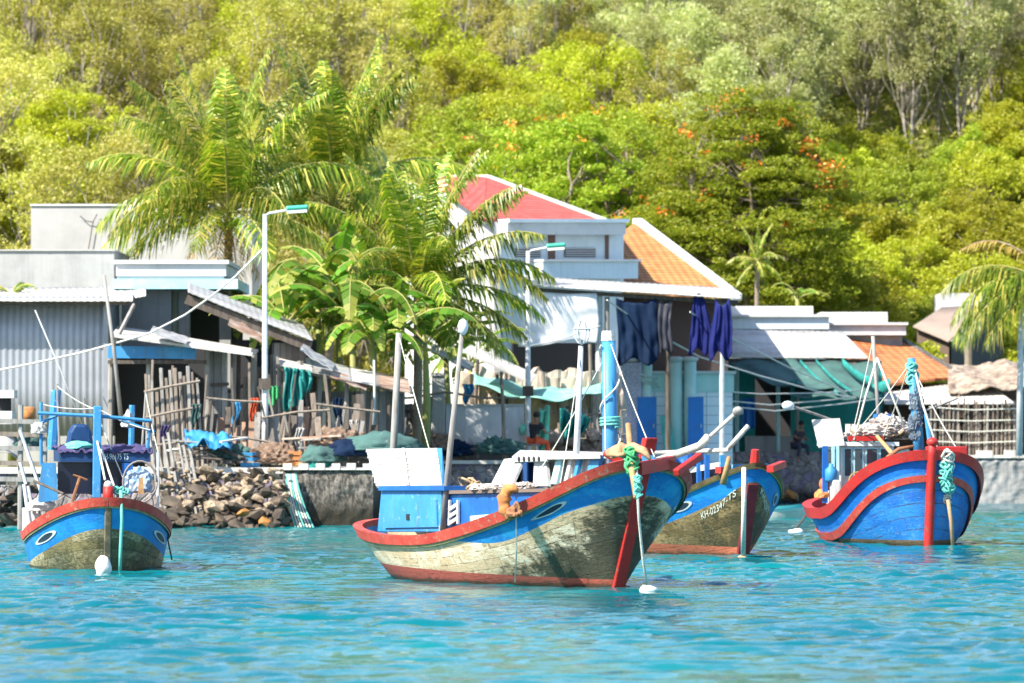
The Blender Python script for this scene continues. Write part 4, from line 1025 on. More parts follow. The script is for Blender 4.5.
# ---- tiled shop front with two blue doors
Y9=193
T=thing('tiled_house','white tiled house front with two blue doors and pale green columns','house',(xat(680,Y9),Y9,1.5))
tl=NT('white_wall_tile'); s_=tl.sep(tl.coord('Object')); fx=tl.math('FRACT',tl.math('DIVIDE',s_[0],.42)); fz=tl.math('FRACT',tl.math('DIVIDE',s_[2],.30))
cc=tl.mix(tl.math('MAXIMUM',tl.math('LESS_THAN',fx,.07),tl.math('LESS_THAN',fz,.08)),tl.mix(tl.noise(tl.coord(),1.2,4),(.70,.75,.82),(.80,.82,.86)),(.36,.42,.5)); tl.base(cc,.35,0,.4)
pgreen=mat('pale_green_paint',(.42,.66,.64),.7,(.54,.72,.71),1.5,(.4,.7))
m=MB(); m.box2((xat(640,Y9),Y9,1.4),(xat(733,Y9),Y9+6,zat(392,Y9))); m.build('wall',tl.m,T)
m=MB(); m.box2((xat(640,Y9),Y9-.05,zat(392,Y9)+.002),(xat(734,Y9),Y9+6,zat(374,Y9))); m.build('upper_band',pgreen,T)
m=MB(); m.box2((xat(638,Y9),Y9-.15,zat(374,Y9)+.002),(xat(736,Y9),Y9+6,zat(371,Y9))); m.build('ledge',white_wall,T)
pat=mat('mottled_violet_render',(.56,.54,.68),.9,(.36,.35,.52),14,(.42,.58),(.75,.73,.8),30,(.6,.7))
m=MB(); m.box2((xat(621,Y9),Y9-.5,1.4),(xat(641,Y9),Y9+.4,zat(363,Y9))); o=m.build('pillar',pat,T); bevel(o,.04)
m=MB(); m.lathe(P(630,363,Y9-.05)+Vector((0,0,.02)),[(.30,0),(.34,.06),(.2,.12),(.12,.2)],12); m.build('pillar_cap',white_wall,T,smooth=True)
for x in (646,676,690):
    m=MB(); m.tube([Vector((xat(x,Y9),Y9-.25,1.4)),P(x,362,Y9-.25)],.20,12); m.build('column',pgreen,T,smooth=True)
    m=MB(); m.lathe(P(x,362,Y9-.25),[(.19,0),(.27,.08),(.27,.14),(.1,.18)],12); m.build('column_cap',white_wall,T,smooth=True)
for x0,x1 in ((637,656),(687.5,703)):
    m=MB(); m.box2((xat(x0,Y9)+.0,Y9-.55,1.4),(xat(x1,Y9),Y9-.45,zat(397,Y9))); d_=m.build('door',blue_vivid,T)
    m=MB(); m.box2((xat(x1-3,Y9),Y9-.60,zat(428,Y9)),(xat(x1-2,Y9),Y9-.552,zat(424,Y9))); m.build('handle',steel_white,d_)
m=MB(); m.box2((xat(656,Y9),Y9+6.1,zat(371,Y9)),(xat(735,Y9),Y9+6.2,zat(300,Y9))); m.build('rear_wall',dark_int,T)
m=MB(); m.slab(P(660,417,Y9-1.0),P(669,415,Y9-1.0),P(677,452,Y9-1.6),P(664,452,Y9-1.6),.04); o=m.build('leaning_board',mat('sea_green_board',(.05,.33,.31),.6,(.08,.42,.4),2),None,P(668,452,Y9-1.6)); tag(o,'sea green board leaning between the two blue doors','board')

# ---- flat roofed pale buildings on the far side
def flat_house(label,x0,x1,y0,y1,yb,x2,x3,Yq,mm,top):
    T=thing('flat_roof_house',label,'house',(xat((x0+x1)/2,Yq),Yq,1.5))
    m=MB(); m.box2((xat(x0,Yq),Yq,zat(y1,Yq)),(xat(x1,Yq),Yq+6,zat(y0,Yq))); m.build('parapet',mm,T)
    m=MB(); m.box2((xat(x0-2,Yq),Yq-.15,zat(y0,Yq)+.002),(xat(x1+2,Yq),Yq+6.1,zat(y0-2.5,Yq))); m.build('coping',white_wall,T)
    m=MB(); m.box2((xat(x2,Yq),Yq+2,zat(y0-2.5,Yq)+.003),(xat(x3,Yq),Yq+6,zat(top,Yq))); m.build('roof_block',white_wall,T)
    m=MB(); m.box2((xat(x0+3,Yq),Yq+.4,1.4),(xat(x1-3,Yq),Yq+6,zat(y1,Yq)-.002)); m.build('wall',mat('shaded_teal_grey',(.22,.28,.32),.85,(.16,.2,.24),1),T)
flat_house('pale blue flat roofed house with white roof block, left of its twin',722,829,317,329,345,728,816,214,blue_white,305)
flat_house('pale grey flat roofed house with white roof block nearer the orange roof',820,906,325,335,350,824,891,217,mat('grey_white_wall',(.52,.54,.56),.85,(.44,.46,.48),.7),311)
# ---- net roofed shelter
Ys=209
T=thing('net_shelter','open shelter with white sheet roof and dark net awnings over a teal wall','shelter',(xat(800,Ys),Ys,1.6))
m=MB(); corr(m,P(722,357,Ys-1),P(868,358,Ys-1),(xat(842,Ys+4),Ys+4,zat(333,Ys)+.1),(xat(722,Ys+4),Ys+4,zat(331,Ys)+.1),.25,.02,3); o=m.build('roof_sheet',tin_white,T,smooth=True); solid(o,.05)
m=MB(); m.bar(P(722,360,Ys-.8),P(868,361,Ys-.8),.1,.12); m.build('beam',wood_dark,T)
m=MB(); m.box2((xat(728,Ys),Ys+.8,1.4),(xat(756,Ys),Ys+.95,zat(360,Ys))); m.box2((xat(792,Ys),Ys+.8,1.4),(xat(884,Ys),Ys+.95,zat(368,Ys))); m.build('wall',teal_dk,T)
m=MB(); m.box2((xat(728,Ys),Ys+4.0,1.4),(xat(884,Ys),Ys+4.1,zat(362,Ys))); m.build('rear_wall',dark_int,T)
m=MB(); m.box2((xat(745,Ys),Ys-.2,1.4),(xat(804,Ys),Ys+.1,zat(436,Ys))); m.build('low_wall',grey_conc,T)
for x in (737,778,797,858):
    m=MB(); m.tube([P(x,462,Ys-.6),P(x,362,Ys-.6)],.07,7); m.build('post',pgreen if x<790 else wood_pole,T)
m=MB(); m.grid(lambda u,v:P(724+u*72+v*46,360+v*(24+6*u)+5*math.sin(PI*v)*u+1.5*math.sin(u*12),Ys-1-3.2*v+.08*math.sin(u*19)),24,8); o=m.build('net_awning',net_grey,T,smooth=True); solid(o,.02)
m=MB(); m.grid(lambda u,v:P(800+u*82-8*v,362+v*(34+4*u)+4*math.sin(PI*v)+1.5*math.sin(u*12),Ys-1-3.4*v+.08*math.sin(u*17)),24,8); o=m.build('net_awning',net_grey,T,smooth=True); solid(o,.02)
for (x0,y0,x1,y1,w_) in ((800,362,838,394,.14),(816,361,852,392,.1),(842,362,872,382,.22),(764,376,798,384,.18),(850,392,890,384,.3)):
    m=MB(); m.grid(lambda u,v:P(x0+u*(x1-x0),y0+u*(y1-y0)+3*math.sin(PI*u)+(v-.5)*w_*40,Ys-1.25-3.3*u+.05*math.sin(u*15)),14,2); o=m.build('turquoise_net_strip',teal,T,smooth=True); solid(o,.02)
m=MB(); m.grid(lambda u,v:P(742+u*13,398+v*(32+3*math.sin(u*6)),Ys-.9+.08*math.sin(u*11)),8,8); o=m.build('hanging_cloth',tarp_blue if False else blue_vivid,None,P(748,400,Ys-.9),smooth=True); solid(o,.02); tag(o,'bright blue cloth hanging in the dark opening of the net shelter','cloth')
# worn orange roof house
T=thing('worn_tile_house','low house with worn orange tiled roof beside the net shelter','house',(xat(900,214),214,1.6))
m=MB(); uvpoly(m,[P(858,388,210.2),P(962,377,212.5),P(898,338,219),P(838,338,217.5)]); o=m.build('roof',orange_roof2,T); solid(o,.10)
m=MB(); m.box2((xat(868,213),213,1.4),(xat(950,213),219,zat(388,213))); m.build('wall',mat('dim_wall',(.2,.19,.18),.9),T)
m=MB(); m.bar(P(898,337.5,219),P(964,377,212.4),.22,.12); m.build('verge',wood_grey,T)
T=thing('sheet_lean_to','grey sheet lean-to roof below the worn orange tiles','lean-to',(xat(920,209),209,1.6))
m=MB(); corr(m,P(884,404,208),P(1016,404,208),(xat(985,212.5),212.5,zat(381,212.5)),(xat(884,212.5),212.5,zat(387,212.5)),.22,.02,3); o=m.build('roof_sheet',tin_white,T,smooth=True); solid(o,.04)
for x in (890,930,972,1010):
    m=MB(); m.tube([P(x,458,208.4),P(x,402,208.4)],.06,6); m.build('post',wood_dark,T)
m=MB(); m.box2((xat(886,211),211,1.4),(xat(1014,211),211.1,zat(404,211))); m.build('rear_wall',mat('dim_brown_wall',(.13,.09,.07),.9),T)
T=thing('sheet_lean_to','crumpled sand coloured sheet roof under the edge palm fronds','lean-to',(xat(985,213),213,1.6))
m=MB(); m.grid(lambda u,v:P(948+u*90,392-v*26-6*u+2*math.sin(u*11+v*5),209.4+5*v)+Vector((0,0,.13*noise.noise(Vector((u*7,v*5,2)))+.06*noise.noise(Vector((u*17,v*13,5))))),44,14); o=m.build('roof_sheet',mat('sandy_sheet',(.34,.27,.21),.85,(.20,.145,.11),2.2,(.42,.6),(.46,.42,.38),6,(.55,.66),bump=.6,bscale=10),T); solid(o,.04)
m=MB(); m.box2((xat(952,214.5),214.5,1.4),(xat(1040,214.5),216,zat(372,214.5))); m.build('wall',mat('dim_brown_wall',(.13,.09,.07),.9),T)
# brown roofed hut high on the far side
T=thing('brown_hut','hut with bleached brown sheet roof under a white flat block beside the edge palm','hut',(xat(960,224),224,2))
m=MB(); corr(m,P(913,327,224),P(948,342,221),P(988,305,224.5),P(942,308,228.5),.22,.03,3); o=m.build('roof',mat('bleached_brown_sheet',(.27,.21,.175),.8,(.25,.185,.155),1.2,(.4,.7),(.15,.10,.08),5,(.56,.72)),T,smooth=True); solid(o,.06)
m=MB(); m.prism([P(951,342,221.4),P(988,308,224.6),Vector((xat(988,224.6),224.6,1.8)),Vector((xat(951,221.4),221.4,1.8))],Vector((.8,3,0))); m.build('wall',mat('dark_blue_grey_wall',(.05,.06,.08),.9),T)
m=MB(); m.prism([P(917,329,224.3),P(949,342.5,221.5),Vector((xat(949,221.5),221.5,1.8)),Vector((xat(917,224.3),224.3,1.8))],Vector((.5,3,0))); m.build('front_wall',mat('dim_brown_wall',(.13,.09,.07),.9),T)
m=MB(); m.box2((xat(941,229),229.1,zat(304,229)-1.5),(xat(986,229),233,zat(293,229))); m.build('roof_block',white_wall,T)
m=MB(); m.tube([Vector((xat(969,220),220,1.6)),P(968,305,220)],.14,8); m.build('post',bark_palm,T)
# stick fence with strung lines on the concrete quay
T=thing('stick_fence','tall stick and string fence on the concrete quay beside the tall pole','fence',(xat(970,207.6),207.6,1.7))
for i in range(30):
    px=931+i*2.95+rp.uniform(-1,1); m=MB(); m.tube([P(px,456,207.6),P(px+rp.uniform(-2,2),rp.uniform(398,410),207.6+rp.uniform(-.1,.1))],rp.uniform(.02,.045),5); m.build('stick',[wood_stick,wood_pole,wood_dark][i%3],T)
for y in (408,419,430,441):
    m=MB(); m.tube([P(929,y+rp.uniform(-1,1),207.5),P(972,y+2,207.5),P(1018,y+rp.uniform(-1,1),207.5)],.022,5); m.build('string',rope_white,T)
m=MB(); 
for i in range(60): m.blob(P(942+rp.uniform(0,76),rp.uniform(404,452),209.6+rp.uniform(-.4,.4)),rp.uniform(.15,.3),1,.4,2,seed=i)
o=m.build('dry_palm_debris',mat('dry_brush2',(.36,.26,.19),.95,(.2,.14,.11),5,(.4,.6),bump=.8,bscale=20),None,P(980,440,209.6)); kind(o,'stuff','dry palm litter heaped behind the tall stick fence')
# stake fence by the lean-to
T=thing('stake_fence','rough stake fence with two rails between the small boat and the board shack','fence',(xat(170,161.5),161.5,1.5))
for i,(x,y) in enumerate(((146,374),(152,380),(157,392),(161,368),(166,378),(170,370),(175,368),(180,372),(184,376),(188,366),(192,372),(197,378),(149,410),(163,420))):
    m=MB(); m.tube([P(x+rp.uniform(2,7),478,161.3),P(x,y,161.5)],rp.uniform(.035,.06),5); m.build('stake',[wood_stick,wood_pole][i%2],T)
for y in (386,412):
    m=MB(); m.tube([P(144,y+6,161.2),P(172,y,161.2),P(200,y-5,161.2)],.04,5); m.build('rail',wood_stick,T)
# leaning stakes over the rocks
for i in range(9):
    x=148+i*5; m=MB(); m.tube([P(x+14,520-rp.uniform(0,8),158.6),P(x,440+rp.uniform(-12,18),159.4)],rp.uniform(.03,.05),5); o=m.build('driftwood_stake',wood_pole,None,P(x+14,520,158.6)); tag(o,'grey stake leaning against the rock heap under the stake fence','stake','stakes leaning on the rocks')
# scrap planks, tarps
for i in range(16):
    x=182+rp.uniform(0,52); y=438+rp.uniform(0,24); a=rp.uniform(-.35,.45); L=rp.uniform(22,46)
    m=MB(); m.bar(P(x-L/2,y-L*a/2,159.7+rp.uniform(-.5,.9)),P(x+L/2,y+L*a/2,159.7+rp.uniform(-.5,.9)),rp.uniform(.12,.25),.04); o=m.build('scrap_plank',[wood_stick,wood_pole,wood_dark,tin_white][i%4],None,P(x,y,159.7)); tag(o,'grey brown plank in the scrap heap by the board shack door','plank','planks in the scrap heap')
m=MB(); m.grid(lambda u,v:P(185+u*46+3*noise.noise(Vector((u*3,v*3,8))),430+v*14+6*u*u,160.4-1.3*v)+Vector((0,0,.22*noise.noise(Vector((u*4,v*4,1)))+.12*noise.noise(Vector((u*9,v*8,3))))),30,16); o=m.build('tarpaulin',tarp_blue,None,P(208,435,159.8),smooth=True); solid(o,.02); tag(o,'blue tarpaulin spread over the scrap heap by the board shack','tarpaulin')
for i in range(12):
    x=300+rp.uniform(0,60); y=440+rp.uniform(-4,20); L=rp.uniform(24,60); a=rp.uniform(-.2,.15)
    m=MB(); m.bar(P(x-L/2,y-L*a/2,160+rp.uniform(-.3,.8)),P(x+L/2,y+L*a/2,160+rp.uniform(-.3,.8)),rp.uniform(.1,.22),.05); o=m.build('scrap_plank',[wood_stick,wood_pole,rust,tin_white][i%4],None,P(x,y,160)); tag(o,'rusty or grey plank lying on the rough quay block','plank','planks on the quay block')
for (x,y,r_,mm,lab) in ((322,458,(.55,.4,.3),net_grey,'dark folded net on the rough quay block'),(350,452,(.6,.4,.3),tarp_navy,'dark blue net bundle on the rough quay block'),(318,466,(.32,.3,.26),teal,'round teal net ball at the edge of the rough quay block'),(383,446,(1.0,.5,.32),net_grey,'grey heaped net beside the foot of the pale mast')):
    m=MB(); drape(m,P(x,y,159.8),r_,x,4); o=m.build('net_bundle',mm,None,P(x,y,159.8),smooth=True); tag(o,lab,'fishing net')
# clutter along the water's edge: thin posts, bamboo, hanging rags, crates, pots
for i in range(34):
    x=150+i*8.6+rp.uniform(-4,4); Yp=rp.uniform(160.6,163.2) if x<372 else rp.uniform(172.9,174); y0=464 if x<372 else 458
    yt=rp.choice((rp.uniform(372,400),rp.uniform(400,432),rp.uniform(350,380) if x<330 else 400))
    m=MB(); m.tube([P(x,y0,Yp),P(x+rp.uniform(-5,5),(y0+yt)/2,Yp),P(x+rp.uniform(-9,9),yt,Yp)],rp.uniform(.02,.05),5); o=m.build('thin_post',[wood_stick,wood_dark,wood_pole][i%3],None,P(x,y0,Yp)); tag(o,'thin crooked post stuck in the ground along the shack fronts','post','thin posts along the shack fronts')
for i,(x,y,mm,lab) in enumerate(((236,402,tarp_blue,'faded blue rag hung between the door and the street lamp'),(254,398,cloth_red,'red rag hung on the posts beside the street lamp'),(300,428,cloth_white,'white rag hanging on a post in the low rusty shack'),(338,398,tarp_navy,'dark blue rag under the low shack eave'),(356,420,cloth_white,'pale sack hung on the board wall of the low shack'),(415,418,net_grey,'grey net hung on the board fence by the concrete pillar'),(468,384,tarp_blue,'blue rag hung on a pole near the pale rendered wall'),(196,404,net_grey,'grey net hung on the stake fence'),(165,425,purple_cloth,'purple cloth hung low on the stake fence'))):
    Yp=(161.2 if x<372 else 173.6); w_=rp.uniform(7,12); h_=rp.uniform(14,24)
    m=MB(); m.grid(lambda u,v:P(x+(u-.5)*w_*(1-.25*v)+1.2*math.sin(v*5+i),y+v*h_*(1+.25*math.sin(u*5+i)),Yp-.06*math.sin(u*15+i)-.04*math.sin(u*31+v*4)),16,10); o=m.build('hung_rag',mm,None,P(x,y,Yp),smooth=True); solid(o,.02); tag(o,lab,'rag')
for i,(x,y,mm,lab) in enumerate(((250,459,tarp_blue,'blue plastic crate on the pale quay edge by the street lamp'),(292,458,orange_rust,'worn orange crate on the quay corner under the turquoise net'),(362,459,wood_grey,'grey wooden crate at the end of the rough quay block'),(408,452,blue_pt,'blue crate at the foot of the board fence'),(470,451,wood_grey,'grey wooden crate in front of the pale rendered wall'))):
    Yp=160.2 if x<372 else 173.0; c=P(x,y,Yp); T=thing('crate',lab,'crate',c); 
    for k in range(3):
        m=MB(); z0=-.2+k*.14; m.box2((c.x-.26,c.y-.02,c.z+z0),(c.x+.26,c.y,c.z+z0+.1)); m.box2((c.x-.26,c.y+.36,c.z+z0),(c.x+.26,c.y+.38,c.z+z0+.1)); m.box2((c.x-.26,c.y+.001,c.z+z0),(c.x-.24,c.y+.359,c.z+z0+.1)); m.box2((c.x+.24,c.y+.001,c.z+z0),(c.x+.26,c.y+.359,c.z+z0+.1)); m.build('slat',mm,T)
    m=MB(); m.box2((c.x-.24,c.y+.002,c.z-.22),(c.x+.24,c.y+.358,c.z-.2)); m.build('bottom',mm,T)
for i,(x,y,r_,mm,lab) in enumerate(((230,456,.30,net_grey,'dark net heap between the scrap pile and the street lamp'),(275,458,.35,mat('brown_net',(.16,.10,.07),.9,(.26,.18,.13),9,(.4,.65),bump=.7,bscale=30),'brown net heap just past the street lamp foot'),(340,446,.4,mat('brown_net',(.16,.10,.07)),'brown net heap on the planks of the rough quay block'),(430,448,.4,mat('brown_net',(.16,.10,.07)),'brown net heap under the concrete pillar'),(500,450,.35,net_grey,'dark net heap by the rusty topped stake'),(455,452,.3,tarp_navy,'small navy bundle beside the short pale stone post'))):
    Yp=160.4 if x<372 else 172.8
    m=MB(); drape(m,P(x,y,Yp),(r_*1.5,r_,r_),x+3,4,0,.45); o=m.build('net_bundle',mm,None,P(x,y,Yp)); tag(o,lab,'fishing net')
# leaning boards and loose sheets round the shacks
for i in range(46):
    x=206+i*5.1+rp.uniform(-3,3)
    if 374<x<450 and i%2: continue
    Yp=rp.uniform(160.8,162.6) if x<372 else rp.uniform(173.0,173.9); y0=463 if x<372 else 456; h_=rp.uniform(22,70); ln=rp.uniform(-7,7)
    m=MB(); m.bar(P(x,y0,Yp),P(x+ln,y0-h_,Yp+rp.uniform(.1,.5)),rp.uniform(.08,.24),.03,up=(0,1,0)); o=m.build('loose_board',[wood_grey,wood_dark,wood_stick,wood_pole,rust][rp.randrange(5)],None,P(x,y0,Yp)); tag(o,'loose grey or brown board leaning against the shack fronts','board','loose boards leaning on the shacks')
for i,(x0,y0,x1,y1,dp,mm,lab) in enumerate(((300,352,332,372,1.6,tin_grey,'grey sheet scrap sliding off the low rusty shack'),(228,326,262,344,1.5,rust,'rusty sheet patch on the sloping board shack roof'),(330,378,366,392,1.4,rust,'rusty sheet scrap on the low shack eave'),(150,334,186,346,1.2,tin_grey,'grey sheet laid over the plank lean-to roof'),(376,384,420,398,1.6,tin_white,'pale bent sheet over the board fence'),(430,352,470,372,1.8,tin_grey,'grey sheet roof scrap over the concrete pillar'))):
    Yp=162.6 if x0<372 else 173.2
    m=MB(); m.grid(lambda u,v:P(x0+(x1-x0)*u+3*v,y0+(y1-y0)*u-6*v,Yp+dp*v)+Vector((0,0,.05+.06*noise.noise(Vector((u*4,v*4,i))))),14,5); o=m.build('roofing_sheet',mm,None,P(x0,y0,Yp)); solid(o,.03); tag(o,lab,'roofing sheet')
for i,(x0,y0,x1,y1) in enumerate(((206,398,262,402),(262,418,330,410),(316,404,380,412),(380,400,446,392),(446,392,520,398),(150,446,212,440),(214,436,280,444))):
    Yp=160.6 if x0<372 else 172.9; m=MB(); m.tube([P(x0,y0,Yp),P((x0+x1)/2,(y0+y1)/2+rp.uniform(-2,3),Yp),P(x1,y1,Yp)],.035,5); o=m.build('bamboo_rail',wood_stick,None,P(x0,y0,Yp)); tag(o,'horizontal bamboo rail lashed across the shack fronts','rail','bamboo rails across the shack fronts')
# ropes over the quay corner
for i in range(7):
    m=MB(); x=286+i*1.6; m.tube([P(x,474,158.85),P(x+1+i*.4,490,158.7),P(x+4+i*1.0,510,158.6),P(x+10+i*1.4,529,158.2)],.022,5); o=m.build('hanging_rope',rope_teal if i%3==0 else rope_white,None,P(x,474,158.8)); tag(o,'pale rope hanging over the corner of the rough quay block into the water','rope','ropes on the quay corner')
# ---- street lamps and poles
def street_lamp(label,px,ytop,Y,arm,gz):
    b=Vector((xat(px,Y),Y,gz)); T=thing('street_lamp',label,'street lamp',b); zt_=zat(ytop,Y); k=Y/F
    m=MB(); m.tube([b,(b.x,Y,gz+1),(b.x,Y,zt_)],[.10,.09,.06],10); m.build('pole',steel_white,T,smooth=True)
    m=MB(); m.lathe(b,[(.26,0),(.26,.05),(.15,.08),(.15,.3)],10); m.build('base',steel_white,T)
    tip=Vector((b.x+arm*k*.55,Y-.2,zt_+.10)); m=MB(); m.tube([(b.x,Y,zt_-.05),(b.x+.12,Y-.03,zt_+.02),tip],.035,7); m.build('arm',steel_white,T)
    e=Vector((b.x+arm*k,Y-.25,zt_+.12)); c=(tip+e)/2; L=(e-tip).length+.1
    m=MB(); m.box(c+Vector((0,0,.05)),(L,.34,.12),(0,R(-4),0)); o=m.build('lamp_head',green_lamp,T); bevel(o,.05,2)
    m=MB(); m.box(c-Vector((0,0,.05)),(L*.86,.28,.08),(0,R(-4),0)); m.build('diffuser',lampglass,T)
    m=MB(); m.box2((b.x-.16,Y-.15,gz+2.0),(b.x+.16,Y-.11,gz+2.3)) ; m.build('clamp_band',wood_dark,T)
    return T
street_lamp('tall white street lamp with green head beside the board shack',265,214,161,42,zat(464,161))
street_lamp('thinner white street lamp with green head in front of the white house',528,251,177,36,zat(464,177))
def pole(label,px0,y0,px1,y1,Y,r,mm,name='wooden_pole',cat='pole'):
    m=MB(); a,b=P(px0,y0,Y),P(px1,y1,Y); m.tube([a,a.lerp(b,.5)+Vector((.03,0,0)),b],[r,r*.9,r*.7],8); o=m.build(name,mm,None,a,smooth=True); return tag(o,label,cat)
pole('thin dark leaning pole in front of the tin shed corner',121,418,104,275,162.5,.06,wood_pole)
pole('tall white pole at the picture edge on the concrete quay',1019,456,1020,288,205.9,.12,steel_white,'steel_pole')
pole('short rusty topped white stake in front of the pale rendered wall',504,460,501,372,172.6,.06,wood_stick)
pole('pale stick standing by the low shack roof',373,430,374,360,163,.04,steel_white)
pole('thin white rod leaning across the tin shed wall',84,430,35,310,164.6,.02,steel_white,'rod','rod')
# ---- cables
def cable(label,pts,Y0_,Y1_,r=.018,mm=None,drop=0):
    k=len(pts); m=MB(); m.tube([P(px,py,Y0_+(Y1_-Y0_)*i/(k-1)) for i,(px,py) in enumerate(pts)],r,5); o=m.build('cable',mm or wire,None,P(*pts[0],Y0_)); tag(o,label,'cable')
cable('pale cable sagging across the tin shed towards the first street lamp',[(-20,374),(30,364),(80,353),(113,344),(150,333),(185,315),(212,296),(235,277),(266,246)],163.5,161,.028)
cable('long pale cable from the canopy down to the blue boat mast, upper',[(607,300),(650,330),(700,357),(760,376),(820,392),(856,398)],187,204,.028)
cable('second long pale cable from the violet tarpaulin to the shelter post',[(690,312),(735,340),(790,368),(846,392)],188,204,.026)
cable('thin cable running past the tiled house to the shelter post, highest of three',[(640,374),(700,390),(760,394),(820,393),(858,390)],192,205,.022)
cable('thin cable below the highest one past the tiled house',[(640,378),(700,398),(770,405),(830,400),(858,396)],192,205,.022)
cable('lowest thin cable running to the far shelter post',[(640,380),(705,404),(775,411),(840,404),(884,398)],192,205,.022)
cable('pale line from the white post to the lower palm',[(600,326),(560,340),(530,346)],188,184,.02)
# ================================================================ boats
def sstep(a,b,x):
    u=max(0,min(1,(x-a)/(b-a))); return u*u*(3-2*u)
def hull_paint(name, boot, body, body2, growth, band, rust_=(.25,.12,.05), seam=10, g=(1.6,.5,1.0,.4), gw=.9, blotch=(.46,.60), band2=None, rustk=.8, bare=None):
    """three paints (boot, body, band) with plank seams, stains and weed; uv: u stern-bow, v keel-sheer.
    g: weed grows where g0*(u-g1)-g2*(v-g3)+noise is high"""
    out=[]
    for nm,c0 in (('boot',boot),('body',body),('band',band)):
        t=NT(name+'_'+nm); uv=t.coord('UV'); s=t.sep(uv)
        big=t.noise(t.coord('Object',(.9,.9,1.7)),1.5,7,.68); mid=t.noise(t.coord('Object',(1,1,2.0)),3.7,6,.7); fine=t.noise(t.coord('Object',(1.2,1.2,2.5)),9,6,.72)
        c=c0
        row=t.math('FLOOR',t.math('MULTIPLY',s[1],seam)); su=t.math('ADD',t.math('MULTIPLY',s[0],3.3),t.white(row))
        brd=t.white(t.math('ADD',t.math('MULTIPLY',row,13.7),t.math('FLOOR',su)))
        if nm=='body':
            c=t.mix(t.math('MULTIPLY',brd,.55),c0,body2)
            c=t.mix(t.ramp(t.math('ADD',big,t.math('MULTIPLY',brd,.10)),*blotch),c,body2)
            if bare: c=t.mix(t.math('MULTIPLY',t.ramp(mid,.54,.66),.9),c,bare)
            gg=t.math('ADD',t.math('MULTIPLY',t.math('SUBTRACT',s[0],g[1]),g[0]),t.math('MULTIPLY',t.math('SUBTRACT',s[1],g[3]),-g[2]))
            gg=t.math('ADD',gg,t.math('MULTIPLY',t.math('SUBTRACT',big,.5),1.7)); gg=t.math('ADD',gg,t.math('MULTIPLY',t.math('SUBTRACT',fine,.5),1.1))
        st=t.noise(t.coord('Object',(4.0,4.0,.45)),2.0,6,.72)
        k={'boot':.9,'body':.9,'band':.45}[nm]
        c=t.mix(t.math('MULTIPLY',t.ramp(fine,.57,.68),k*rustk),c,rust_ if nm!='band' else (.42,.50,.55))
        c=t.mix(t.math('MULTIPLY',t.ramp(st,.54,.70),.7*rustk if nm!='band' else .4),c,tuple(x*.45 for x in rust_) if nm!='band' else tuple(x*.45 for x in band))
        if nm=='body': c=t.mix(t.math('MULTIPLY',t.ramp(gg,-.20,.30),gw),c,growth)
        if nm=='boot':
            zz=t.sep(t.coord('Object'))[2]; c=t.mix(t.math('MULTIPLY',t.ramp(t.math('ADD',zz,t.math('MULTIPLY',t.math('SUBTRACT',mid,.5),.25)),.11,.03),.85),c,(.045,.04,.02))
        if nm!='band':
            fr=t.math('FRACT',t.math('MULTIPLY',s[1],seam)); bu=t.math('FRACT',su)
            seamf=t.math('MAXIMUM',t.math('LESS_THAN',fr,.085),t.math('LESS_THAN',bu,.006))
            c=t.mix(t.math('MULTIPLY',seamf,t.math('ADD',.1,t.math('MULTIPLY',t.ramp(mid,.38,.62),.75))),c,(.05,.035,.02))
            t.bump(t.math('ADD',t.math('MULTIPLY',seamf,-.8),t.math('MULTIPLY',fine,.9)),.6,.035)
            rg=t.math('ADD',.35,t.math('MULTIPLY',mid,.5)); t.l(rg,t.b.inputs['Roughness'])
            t.set(t.b.inputs['Base Color'],c); t.b.inputs['Specular IOR Level'].default_value=.4; out.append(t.m); continue
        if band2: c=t.mix(t.ramp(big,.45,.62),c,band2)
        t.bump(fine,.35,.025)
        out.append(t.base(c,.42,0,.35))
    return out
